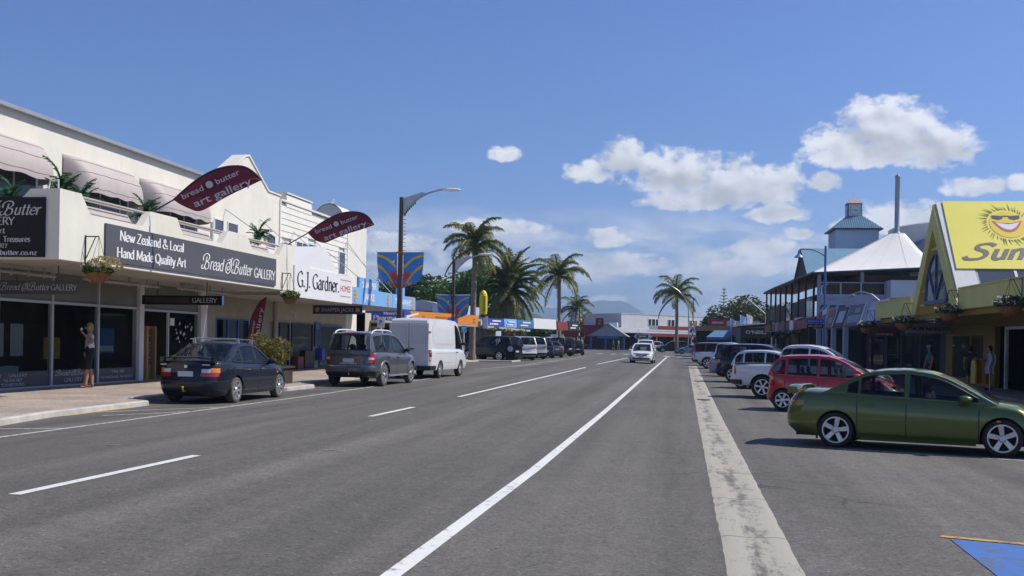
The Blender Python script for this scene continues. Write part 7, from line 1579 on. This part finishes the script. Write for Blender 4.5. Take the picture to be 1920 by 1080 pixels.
    for k, (x, y) in enumerate(((6.9, 108), (8.2, 100), (7.9, 92))):
        r = thing('bollard_post', ('thin white', 'short pale', 'slim grey')[k] + ' post at the kerb of the far right stalls', 'post', (x, y, gz(x, y))); b = MB(); b.tube([(x,y,gz(x,y)),(x,y,2.6)], .06, 6); b.box(x-.15, x+.15, y-.02, y+.02, 1.7, 1.78); b.build('post', M['white_metal'], r)
    r = thing('lamp_arm', 'slim angled floodlight pole above the far right roofs', 'street lamp', (9.2, 112, .2)); b = MB(); b.tube([(9.0,118,.2),(9.0,118,5.2),(7.0,118,6.9)], .05, 6); b.build('post', M['white_metal'], r)
    r = thing('house', 'white house roof half hidden behind the orange fascia', 'house', (-24, 92, .3)); b = MB(); b.box(-27, -19, 90, 98, .3, 4.2); b.build('wall', M['off_white'], r); b = MB(); b.prism([(-27.5,4.2),(-23,5.2),(-18.6,4.2)], 'y', 89.6, 98.4); b.build('roof', M['roof_grey'], r)
    for x in (-25.5, -23.2, -21): b = MB(); b.box(x, x+1.1, 89.94, 90, 3.0, 3.9); b.build('window', M['win_up'], r)
far()
# hills
def hills():
    prof = [(-60,.012),(-40,.016),(-25,.024),(-14,.034),(-11,.0375),(-9.5,.0365),(-8.2,.0372),(-7.2,.0345),(-6.3,.0355),(-5.2,.0395),(-4.4,.0427),(-3.9,.0415),(-3.4,.0428),(-2.9,.039),(-2.2,.031),(-1.4,.0255),(-.6,.022),(.4,.019),(2,.0135),(5,.009),(15,.01),(40,.012)]
    from mathutils import noise as nz
    b = MB(); D = 6000; n = 420; V = []
    for i in range(n+1):
        a = -55+90*i/n; h_ = interp(prof, a)*D
        h_ += 5*nz.noise((a*1.3, 0, 0)) + 3*nz.noise((a*5, 2, 0))
        for j, (t, k) in enumerate(((4700, 0), (5000, .18), (5300, .42), (5650, .75), (6000, 1.0), (6300, .6))):
            w_ = 1 + .22*nz.noise((a*1.8, j*.7, 5))*(0 if j in (0, 4) else 1)
            V.append((t*math.sin(rad(a)), t*math.cos(rad(a)), max(-5, h_*k*w_*(1 if j else 0))))
    b.add(V, [(i*6+j, (i+1)*6+j, (i+1)*6+j+1, i*6+j+1) for i in range(n) for j in range(5)]); tag(b.build('mountain', M['mountain'], smooth=60), kind='structure')
    prof = [(-40,.028),(-14,.035),(-11,.036),(-9,.0335),(-8.0,.029),(-7.2,.0225),(-6.6,.017),(-5.8,.010),(-4.5,.006),(-2,.004),(0,.003)]
    b = MB(); D = 750; n = 260; V = []
    for i in range(n+1):
        a = -40+40*i/n; h_ = interp(prof, a)*D + 1.5*nz.noise((a*3, 1, 0)) + .9*nz.noise((a*11, 1, 0))
        for j, (t, k) in enumerate(((430, 0), (520, .3), (600, .6), (690, .85), (750, 1), (820, .5))): V.append((t*math.sin(rad(a)), t*math.cos(rad(a)), .4+max(0, h_*k*(1+.2*nz.noise((a*2, j, 3))*(j not in (0, 4))))))
    b.add(V, [(i*6+j, (i+1)*6+j, (i+1)*6+j+1, i*6+j+1) for i in range(n) for j in range(5)]); tag(b.build('hill', M['hill'], smooth=60), kind='structure')
hills()
# ------------------------------------------------------------------ planting
def frond_mesh(name, m, Ln, e0, bend, nl, ll, droop, seed, width=.05, dry=None):
    rn = random.Random(seed); P = []; D = []; x = z = 0; n = 16; a = rad(e0)
    for i in range(n+1):
        P.append(Vector((x, 0, z))); t = i/n; ang = a - rad(bend)*t**1.25; D.append(ang); x += Ln/n*math.cos(ang); z += Ln/n*math.sin(ang)
    b = MB(); b.tube(P, [.03*(1-.8*i/n)+.006 for i in range(n+1)], 4, cap=False)
    for k in range(nl):
        t = .12+.88*k/(nl-1); f_ = t*n; i = min(n-1, int(f_)); p = P[i].lerp(P[i+1], f_-i); ang = D[i]
        fw = Vector((math.cos(ang), 0, math.sin(ang))); l_ = ll*math.sin(math.pi*(t*.82+.14))**.7*rn.uniform(.8, 1.1)
        for sd in (1, -1):
            d = (Vector((0, sd, 0))*.8 + fw*.55 + Vector((0, 0, rn.uniform(-.15, .35)))).normalized()
            q1 = p + d*l_*.5; q2 = q1 + (d*(1-droop) + Vector((0, 0, -1))*droop).normalized()*l_*.5
            w_ = fw*width*.5
            b.add([p-w_*.6, p+w_*.6, q1+w_, q1-w_, q2], [(0,1,2,3), (3,2,4)])
    me = bpy.data.meshes.new(name); me.from_pydata(b.v, [], b.f); me.materials.append(m); return me
FM = {}
def palm(label, x, y, H, kind, seed, Ln=2.6, r0=.2, r1=.14, lean=0.0, n=24):
    rn = random.Random(seed); z0 = gz(x, y)+.05; r = thing('palm_tree', label, 'palm tree', (x, y, z0))
    path = []; rr = []; N = 26 if kind == 'queen' else 16
    for i in range(N+1):
        t = i/N; path.append((x+lean*t*t, y+.05*math.sin(t*3), z0+(H-z0)*t)); rr.append((r0+(r1-r0)*t)*(1+.05*(i % 2)) * (1.25 if t < .05 else 1))
    b = MB(); b.tube(path, rr, 12); b.build('trunk', M['trunk'], r, smooth=50)
    top = Vector(path[-1]); k = kind
    if k == 'queen': spec = [(82,95,.55),(70,110,.6),(52,115,.62),(34,112,.65),(12,95,.65),(-12,75,.6)]
    else: spec = [(85,60,.2),(70,80,.22),(55,90,.25),(38,95,.28),(18,85,.3),(-6,65,.32),(-30,45,.35)]
    for i, (e, bd, dr) in enumerate(spec):
        key = (k, i)
        if key not in FM: FM[key] = frond_mesh('frond_'+k, M['frond'] if k == 'queen' else M['frond_dark'], 1.0, e, bd, 44 if k == 'queen' else 46, .29 if k == 'queen' else .19, dr, i, .023 if k == 'queen' else .019)
    if ('dry', 0) not in FM: FM[('dry', 0)] = frond_mesh('frond_dry', M['frond_dry'], 1.0, -25, 55, 26, .2, .8, 9, .018)
    for i in range(n):
        t = (i+.5)/n; q = min(len(spec)-1, int(t*len(spec))); dry = k == 'queen' and i >= n-2
        o = bpy.data.objects.new('frond', FM[('dry', 0) if dry else (k, q)]); COL.objects.link(o); o.parent = r
        az = i*2.39996+rn.uniform(-.2, .2); s_ = Ln*rn.uniform(.85, 1.12)
        o.location = top - Vector((x, y, z0)) + Vector((0, 0, .15*(1-t)*Ln/2.6)); o.rotation_euler = (rn.uniform(-.15, .15), rn.uniform(-.12, .12), az); o.scale = (s_,)*3
    if k == 'queen':
        b = MB(); b.lathe([(r1*1.15,-.9),(r1*1.35,-.4),(r1*1.0,.1),(.05,.45)], (top.x, top.y, top.z), 10); b.build('crownshaft', mat('crownshaft', (.15,.15,.05), .8, .2, 4), r, smooth=50)
    else:
        b = MB(); b.ell((top.x, top.y, top.z-.15), (r1*1.9, r1*1.9, .55), 12, 8, jit=.12); b.build('frond_base', mat('cut_boots', (.14,.10,.05), .9, .4, 8, .8, 12), r, smooth=40)
    return r
palm('tall queen palm nearest the pharmacy with shaggy fronds', -14.1, 69.2, 7.9, 'queen', 1, 2.7, .23, .15, .1, 27)
palm('broad date palm with dense dark crown left of the road', -15.9, 95, 6.4, 'date', 2, 4.0, .38, .42, 0, 84)
palm('tall queen palm left of the road bend', -13.0, 110, 8.6, 'queen', 3, 3.7, .24, .17, -.1, 21)
palm('small distant palm below the mountain', -17.7, 172, 7.2, 'queen', 4, 3.6, .22, .17, .2, 18)
palm('queen palm standing before the white far building', -.85, 150, 8.6, 'queen', 5, 4.0, .25, .19, -.1, 19)
palm('tiny far palm behind the striped crossing pole', -19.5, 200, 5.4, 'queen', 6, 3.0, .2, .17, .1, 14)
def leaves(b, c, r, n, size, rn, flat=.8):
    for _ in range(n):
        while True:
            p = Vector((rn.uniform(-1,1), rn.uniform(-1,1), rn.uniform(-1,1)))
            if p.length < 1: break
        p = p.normalized()*(p.length**.45); q = Vector((c[0]+p.x*r[0], c[1]+p.y*r[1], c[2]+p.z*r[2]))
        u = Vector((rn.uniform(-1,1), rn.uniform(-1,1), rn.uniform(-.6,.6))).normalized(); v = u.cross(Vector((rn.uniform(-1,1), rn.uniform(-1,1), rn.uniform(-1,1)))).normalized()
        s_ = size*rn.uniform(.6, 1.3); b.add([q-u*s_, q+v*s_*.5, q+u*s_, q-v*s_*.5], [(0,1,2,3)])
def tree(label, x, y, H, R, m, seed, n=2600, ls=.22, trunkH=.35, group=None):
    rn = random.Random(seed); z0 = gz(x, y)-.05; r = thing('tree', label, 'tree', (x, y, z0), group=group)
    b = MB(); th = z0+H*trunkH; b.tube([(x,y,z0),(x+.1,y,z0+H*.2),(x,y+.1,th)], [R*.1, R*.08, R*.065], 8)
    cl = []
    for k in range(13):
        a = k*2.4; rr = R*rn.uniform(.25, .78); zz = z0+H*rn.uniform(.45, .86); 
        if zz > z0+H*.75: rr *= .6
        c = (x+rr*math.cos(a), y+rr*math.sin(a), zz); cl.append((c, R*rn.uniform(.28, .46)))
        b.tube([(x,y+.05,th-.3), ((x+c[0])/2, (y+c[1])/2, (th+zz)/2+.2), c], [R*.045, R*.03, R*.012], 5)
    b.build('trunk', M['bark'], r, smooth=60)
    L_ = MB(); tot = sum(s_**2 for _, s_ in cl)
    for (c, s_) in cl: leaves(L_, c, (s_, s_, s_*.72), int(n*s_**2/tot), ls, rn)
    L_.build('crown', M[m], r, fix=False); return r
G = 'trees behind the left shops'
for a in (('dark evergreen behind the sky blue takeaway fascia', -30, 118, 9.2, 5.5, 'leaf_dark', 1), ('dark rounded tree left of the orange fascia', -25.8, 112, 7.6, 4.6, 'leaf_dark', 2), ('bright green tree behind the first palm', -21.5, 108, 9.6, 5.2, 'leaf', 3), ('grey green tree beyond the blue fascia banners', -36, 128, 9.5, 5.5, 'leaf_dark', 5)): tree(*a, n=4200, ls=.24, group=G)
G = 'bushy trees by the far left kerb'
for k, a in enumerate(((-19, 140, 3.6, 2.6), (-17.5, 160, 3.8, 2.6), (-22, 165, 4.4, 3.4), (-20, 182, 4.2, 2.8), (-26, 150, 5.4, 4.0), (-15.5, 132, 3.2, 2.0))): tree(('low bushy tree before the hill slope', 'olive tree under the small distant palm', 'spreading tree at the foot of the hill', 'rounded shrub tree beside the red shop', 'broad dark tree left of the hill foot', 'low green tree behind the parked utilities')[k], *a, ('leaf', 'leaf_olive', 'leaf', 'leaf_dark', 'leaf_dark', 'leaf_olive')[k], 20+k, n=1800, ls=.26, group=G)
G = 'trees behind the far right roofs'
for k, a in enumerate(((7.2, 150, 8.3, 4.0), (10.6, 152, 8.8, 4.2), (13.5, 150, 7.6, 3.8), (5.0, 153, 7.0, 2.8))): tree(('left', 'middle', 'right', 'lowest')[k]+' olive green tree behind the far right roofs', *a, 'leaf_dark' if k % 2 else 'leaf_olive2', 30+k, n=2600, ls=.24, group=G) if 'leaf_olive2' in M else (M.__setitem__('leaf_olive2', leafmat('leaf_olive2', (.085, .10, .035))), tree('left olive green tree behind the far right roofs', *a, 'leaf_olive2', 30, n=2600, ls=.24, group=G))
r = thing('pine_tree', 'thin tiered pine above the far right trees', 'tree', (6.4, 170, .6)); b = MB(); b.tube([(6.4,170,.6),(6.4,170,11)], [.2,.03], 6); b.build('trunk', M['bark'], r); b = MB()
for k in range(9):
    z = 6.5+k*.5; l_ = 1.5*(1-k/10)
    for q in range(6): a = q*1.047+k*.5; b.tube([(6.4,170,z),(6.4+l_*math.cos(a),170+l_*math.sin(a),z+.25)], [.06,.03], 4)
b.build('crown', M['leaf_dark'], r)
M['straw'] = leafmat('straw', (.42, .32, .14))
def basket(label, place, R=.28, white=True, seed=0, brx=0.0):
    x, y, z = place; rn = random.Random(seed); r = thing('hanging_basket', label, 'flower basket', (x, y, z-R*.7), group='hanging flower baskets')
    b = MB(); b.lathe([(.02,-R*.8),(R*.5,-R*.72),(R*.82,-R*.42),(R*.98,0),(R*.9,.02),(.02,.03)], (x,y,z), 16); b.build('basket', M['terracotta'], r, smooth=60)
    L_ = MB(); leaves(L_, (x,y,z+R*.35), (R*1.25,R*1.25,R*.62), 420, .06, rn); L_.build('foliage', M['leaf' if white else 'leaf_dark'], r, fix=False)
    if seed == 1:
        L2 = MB(); leaves(L2, (x+.12,y+.1,z+R*.8), (R*1.5,R*1.5,R*.7), 500, .04, rn); L2.build('straw_stems', M['straw'], r, fix=False)
    F = MB()
    for k in range(26):
        a = rn.uniform(0, 6.28); q = R*rn.uniform(.5, 1.35); c = Vector((x+q*math.cos(a), y+q*math.sin(a), z+R*rn.uniform(.35, .95)))
        leaves(F, c, (.05,.05,.04), 5, .045, rn)
    F.build('flowers', M['flower'], r, fix=False)
    b = MB()
    for a in (0, 2.1, 4.2): b.tube([(x+R*.9*math.cos(a),y+R*.9*math.sin(a),z),(x,y,z+.85)], .006, 4)
    if brx: b.tube([(x,y,z+.85),(x+brx,y,z+.85)], .015, 5); b.tube([(x+brx*.95,y,z+.35),(x+.08*(1 if brx > 0 else -1),y,z+.85)], .012, 5); b.tube([(x+brx,y,z+.2),(x+brx,y,z+.88)], .015, 5)
    b.build('bracket', M['black'], r)
basket('large flower basket at the near corner of the gallery balcony', (-13.25, 22.0, 2.95), .27, True, 1, -.33)
basket('small flower basket at the far end of the gallery balcony', (-13.28, 33.9, 2.92), .26, True, 2, -.3)
for k, (lx, ly, z) in enumerate(((-.45, 18.2, 2.55), (-.45, 11.0, 2.62), (-.45, 4.5, 2.85), (-.5, -2.0, 2.85))):
    X, Y = rpt(lx, ly); basket(('leftmost white flower basket by the blue grey panel', 'white flower basket at the left foot of the yellow gable', 'white flower basket at the right foot of the yellow gable', 'flower basket at the right edge of the picture')[k], (X, Y, z), .36, False, 10+k, .33)
for k, (x, y, z) in enumerate(((-13.9, 75.5, 2.3), (-13.2, 78.2, 2.3), (-12.6, 81, 2.25))): basket(('first', 'second', 'third')[k]+' small flower basket under the blue and white fascia panels', (x, y, z), .3, True, 20+k)
for k, (lx, ly) in enumerate(((-.5, 42), (-.5, 48), (-.5, 54))): X, Y = rpt(lx, ly); basket(('first', 'second', 'third')[k]+' flower basket under the brown verandah', (X, Y, 2.5), .34, False, 30+k)
def potplant(label, x, y, z, h_, seed, kind='fern'):
    rn = random.Random(seed); r = thing('potted_plant', label, 'plant', (x, y, z-.35)); b = MB(); b.lathe([(.02,z-.35),(.16,z-.35),(.2,z),(.17,z),(.02,z-.02)], (x,y,0), 12); b.build('pot', M['terracotta'], r, smooth=50)
    if ('pot', 0) not in FM:
        for i, (e, bd) in enumerate(((80,60),(62,85),(45,95),(25,90))): FM[('pot', i)] = frond_mesh('frond_pot', M['leaf_fern'], 1.0, e, bd, 16, .26, .35, 40+i, .055)
    for i in range(24):
        o = bpy.data.objects.new('frond', FM[('pot', i % 4)]); COL.objects.link(o); o.parent = r; o.location = (0, 0, .35+rn.uniform(0, .5)*h_); o.rotation_euler = (0, 0, i*2.4); s_ = h_*rn.uniform(.5, .8); o.scale = (s_,)*3
potplant('leafy potted palm between the two nearest awnings', -15.2, 23.5, 4.75, 1.05, 1); potplant('second leafy palm beside the near balcony wall', -14.9, 23.9, 4.45, .9, 2)
potplant('potted palm between the second and third awnings', -15.0, 27.2, 4.55, 1.0, 3); potplant('potted palm standing on the balcony beside the gable windows', -14.9, 34.9, 4.75, 1.0, 4); potplant('small palm at the far left upper windows', -15.4, 21.9, 4.4, .8, 5)
r = thing('planter_shrub', 'olive green shrub in a timber planter in front of the navy sedan', 'shrub', (-12.7, 30.6, .12)); b = MB(); b.box(-13.3, -12.1, 30.0, 31.2, .12, .62); b.box(-13.36, -12.04, 29.94, 31.26, .62, .68); b.build('planter', M['dark_wood'], r)
L_ = MB(); rn = random.Random(8); 
for c, q in (((-12.7,30.6,1.05),(.6,.6,.5)), ((-12.9,30.4,1.3),(.42,.42,.4)), ((-12.45,30.9,1.15),(.42,.42,.42)), ((-13.1,30.9,.95),(.4,.4,.4)), ((-12.4,30.3,.95),(.38,.38,.35))): leaves(L_, c, q, 650, .05, rn)
L_.build('foliage', M['leaf_olive'], r, fix=False); b = MB()
for k in range(7): a = k*.9; b.tube([(-12.7,30.6,.6),(-12.7+.35*math.cos(a),30.6+.35*math.sin(a),1.3)], .015, 4)
b.build('stems', M['bark'], r)
# ------------------------------------------------------------------ people
def person(label, loc, rz, J, bones, mats, hair, scale=1.0, extra=None):
    """J joint -> (x,y,z,r); bones: (joint, joint, material key). One continuous skinned body; x forward, y left."""
    r = thing('person', label, 'person', loc, rz, local=True); r.scale = (scale,)*3
    names = list(J); idx = {n: i for i, n in enumerate(names)}
    me = bpy.data.meshes.new('body'); me.from_pydata([J[n][:3] for n in names], [(idx[a], idx[b]) for a, b, _ in bones], [])
    o = bpy.data.objects.new('body', me); COL.objects.link(o)
    sk = o.modifiers.new('skin', 'SKIN'); sk.use_smooth_shade = True; sk.branch_smoothing = .3
    ss = o.modifiers.new('sub', 'SUBSURF'); ss.levels = 2; ss.render_levels = 2
    for n in names: v = me.skin_vertices[0].data[idx[n]]; q = J[n][3]; q = q if isinstance(q, tuple) else (q, q); k_ = 1.22 if max(q) > .03 else 1.0; v.radius = (q[0]*k_, q[1]*k_); v.use_root = (n == 'pelvis')
    dg = bpy.context.evaluated_depsgraph_get(); nm = bpy.data.meshes.new_from_object(o.evaluated_get(dg)); bpy.data.objects.remove(o)
    keys = list(dict.fromkeys(m for *_, m in bones)); nm.materials.clear()
    for k in keys: nm.materials.append(mats[k])
    segs = [(Vector(J[a][:3]), Vector(J[b][:3]), keys.index(m)) for a, b, m in bones]
    for p in nm.polygons:
        c = p.center; best = 1e9
        for a, b, m in segs:
            d = b-a; t = max(0, min(1, (c-a).dot(d)/max(1e-9, d.length_squared))); q = (a+d*t-c).length
            if q < best: best = q; p.material_index = m
        p.use_smooth = True
    ob = bpy.data.objects.new('body', nm); COL.objects.link(ob); ob.parent = r
    hx, hy, hz = J['head'][:3]
    b = MB(); b.ell((hx-.03, hy, hz+.045), (.095, .092, .09), 12, 8); b.ell((hx-.055, hy, hz-.02), (.075, .088, .1), 10, 7); b.build('hair', hair, r, smooth=60)
    b = MB(); b.ell((hx+.1, hy, hz-.015), (.018, .012, .022), 6, 5); b.build('nose', mats.get('skin', M['skin']), ob, smooth=60); b = MB()
    for s_ in (-1, 1): b.ell((hx+.085, hy+s_*.033, hz+.012), (.012, .014, .009), 6, 4)
    b.ell((hx+.088, hy, hz-.055), (.01, .028, .008), 6, 4); b.build('face_detail', M['hair_dark'], ob)
    if extra: extra(r, ob)
    return r
def hand(J, B, nm, wrist, d, m='skin', curl=.5, side=1):
    w = Vector(J[wrist][:3]); d = Vector(d).normalized(); s_ = d.cross(Vector((0,0,1))); s_ = s_.normalized() if s_.length > .1 else Vector((0,1,0)); n = s_.cross(d)
    p = w + d*.07; J[nm+'p'] = (*p, (.034, .02)); B.append((wrist, nm+'p', m))
    for i, (o, l_) in enumerate(((-.026, .065), (-.009, .075), (.009, .072), (.025, .058))):
        a = p + s_*o + d*.02; c = a + d*l_*.6 - n*curl*.01; e = c + (d*(1-curl)-n*curl).normalized()*l_*.5
        J['%sf%d' % (nm, i)] = (*a, .0095); J['%sg%d' % (nm, i)] = (*c, .009); J['%sh%d' % (nm, i)] = (*e, .0075); B += [(nm+'p', '%sf%d' % (nm, i), m), ('%sf%d' % (nm, i), '%sg%d' % (nm, i), m), ('%sg%d' % (nm, i), '%sh%d' % (nm, i), m)]
    a = w + d*.04 - s_*.035*side; c = a + (d-s_*.5*side).normalized()*.045
    J[nm+'t0'] = (*a, .011); J[nm+'t1'] = (*c, .009); B += [(wrist, nm+'t0', m), (nm+'t0', nm+'t1', m)]
def standing(lk=(0,0), rk=(0,0), armL=None, armR=None, top='top', low='low', sleeve='top', shin='skin'):
    J = dict(pelvis=(0,0,.95,(.15,.11)), waist=(0,0,1.1,(.125,.095)), chest=(.01,0,1.3,(.15,.105)), neckb=(0,0,1.46,.06), neck=(.01,0,1.53,.05), head=(.035,0,1.63,(.082,.092)), crown=(.03,0,1.7,.06),
        shL=(0,.16,1.42,.058), shR=(0,-.16,1.42,.058), hipL=(0,.09,.9,.09), hipR=(0,-.09,.9,.09))
    B = [('pelvis','waist',low),('waist','chest',top),('chest','neckb',top),('neckb','neck','skin'),('neck','head','skin'),('head','crown','skin'),('chest','shL',top),('chest','shR',top),('pelvis','hipL',low),('pelvis','hipR',low)]
    for s_, k, sg in (('L', lk, 1), ('R', rk, -1)):
        fx, kx = k
        J['knee'+s_] = (fx*.5+.03, .09*sg, .5, .06); J['calf'+s_] = (fx*.75-.01+kx*.5, .088*sg, .34, .054); J['ank'+s_] = (fx+kx, .085*sg, .09, .038); J['heel'+s_] = (fx+kx-.03, .085*sg, .045, .036); J['toe'+s_] = (fx+kx+.15, .1*sg, .03, (.034,.026))
        B += [('hip'+s_, 'knee'+s_, low), ('knee'+s_, 'calf'+s_, shin), ('calf'+s_, 'ank'+s_, shin), ('ank'+s_, 'heel'+s_, 'shoe'), ('heel'+s_, 'toe'+s_, 'shoe')]
    for s_, a, sg in (('L', armL, 1), ('R', armR, -1)):
        a = a or ((.0, .24*sg, 1.14), (.08, .25*sg, .9)); e, w = a
        J['upper'+s_] = tuple((Vector(J['sh'+s_][:3])*.55+Vector(e)*.45)) + (.047,); J['elb'+s_] = (*e, .038); J['wr'+s_] = (*w, .027)
        B += [('sh'+s_, 'upper'+s_, sleeve), ('upper'+s_, 'elb'+s_, 'skin'), ('elb'+s_, 'wr'+s_, 'skin')]
        hand(J, B, 'hd'+s_, 'wr'+s_, Vector(w)-Vector(e), side=sg)
    return J, B
def shoes(c): return mat('shoe_'+c, dict(brown=(.2,.08,.04), dark=(.03,.03,.03), white=(.6,.6,.6))[c], .7, .1, 5)
def cloth(n, c): return mat('cloth_'+n, c, .85, .1, 8, .15, 60)
# woman eating an ice cream outside the gallery
J, B = standing((.2, -.06), (-.1, .0), armL=((.06, .27, 1.2), (.2, .13, 1.44)), armR=((-.12, -.33, 1.16), (.02, -.2, .98)))
def cone(r, ob):
    b = MB(); b.lathe([(.005,1.46),(.028,1.56)], (.265,.1,0), 10); b.build('ice_cream_cone', M['wood'], r); b = MB(); b.ell((.265,.1,1.58), (.033,.033,.04), 8, 6); b.build('ice_cream', M['letter_white'], r)
    b = MB(); b.ell((.09,0,1.66), (.03,.075,.018), 10, 5); b.build('sunglasses', M['black'], r)
person('woman in white top and dark shorts eating ice cream outside the gallery', (-15.75, 25.8, .11), rad(232), J, B, dict(top=cloth('white', (.62,.62,.66)), low=cloth('black', (.016,.016,.02)), skin=M['skin'], shoe=shoes('brown')), M['hair'], 1.0, cone)
# people in the shade of the yellow canopy
spots = [((1.2, 13.2), 200, (.02,.16,.17), (.03,.03,.04), 'person in a teal shirt and cap outside the yellow shop', 1.0), ((2.3, 8.6), 150, (.03,.035,.07), (.02,.02,.025), 'dark dressed person in the doorway of the yellow shop', 1.02), ((2.2, 10.8), 60, (.05,.03,.03), (.03,.03,.03), 'person in brown standing by the makers board', 1.0), ((2.4, 2.6), 230, (.04,.04,.045), (.02,.02,.03), 'person in a broad hat browsing at the yellow shop', 1.03), ((1.9, 1.2), 130, (.02,.02,.022), (.015,.015,.018), 'person in black among the racks of the yellow shop', 1.05)]
for k, ((lx, ly), a, ct, cl_, lab, s_) in enumerate(spots):
    J, B = standing((.08, -.03), (-.06, .02), armL=((.05, .25, 1.16), (.25, .2, 1.05)) if k % 2 else None)
    X, Y = rpt(lx, ly)
    def hat(r, ob, k=k):
        b = MB(); c = (.03,0,0)
        if k in (0, 3): b.lathe([(.02,1.79),(.1,1.77),(.115,1.70),(.21 if k == 3 else .13,1.685),(.2 if k == 3 else .12,1.675)], c, 14); b.build('hat', M['hair_dark' if k == 3 else 'blue_grey'], r)
    person(lab, (X, Y, -.03), rad(a), J, B, dict(top=cloth('t%d' % k, ct), low=cloth('l%d' % k, cl_), skin=M['skin'], shoe=shoes('dark')), M['hair_dark'], s_, hat)
J, B = standing((.22, -.1), (-.16, .02)); person('pedestrian in a pale top and shorts crossing at the far junction', (-9.6, 158, .6), rad(170), J, B, dict(top=cloth('cream', (.5,.45,.33)), low=cloth('tan', (.2,.17,.12)), skin=M['skin'], shoe=shoes('white')), M['hair_dark'], 1.0)
J, B = standing((.2, -.1), (-.14, .02)); person('pedestrian in dark red crossing at the far junction', (-10.4, 158.6, .6), rad(170), J, B, dict(top=cloth('wine', (.2,.03,.04)), low=cloth('dkl', (.05,.05,.06)), skin=M['skin'], shoe=shoes('dark')), M['hair_dark'], 1.0)
J, B = standing((.1, -.05), (-.06, .02)); person('worker in a fluorescent yellow vest by the crossing pole', (-10.6, 109.5, .42), rad(90), J, B, dict(top=cloth('fluoro', (.6,.75,.03)), low=cloth('dkl', (.05,.05,.06)), skin=M['skin'], shoe=shoes('dark'), ), M['hair_dark'], 1.0)
# ------------------------------------------------------------------ air
b = MB(); b.box(-6600, 6600, -500, 6600, -2.5, 300); hz = b.build('haze', None)
hz.data.materials.clear(); hm = bpy.data.materials.new('haze'); hm.use_nodes = True; hn = hm.node_tree.nodes; hn.remove(hn['Principled BSDF'])
pv = hn.new('ShaderNodeVolumePrincipled'); pv.inputs['Color'].default_value = (.52, .73, 1.0, 1); pv.inputs['Density'].default_value = 0.00026; pv.inputs['Anisotropy'].default_value = .3
hm.node_tree.links.new(pv.outputs[0], hn['Material Output'].inputs['Volume']); hz.data.materials.append(hm); tag(hz, kind='stuff')
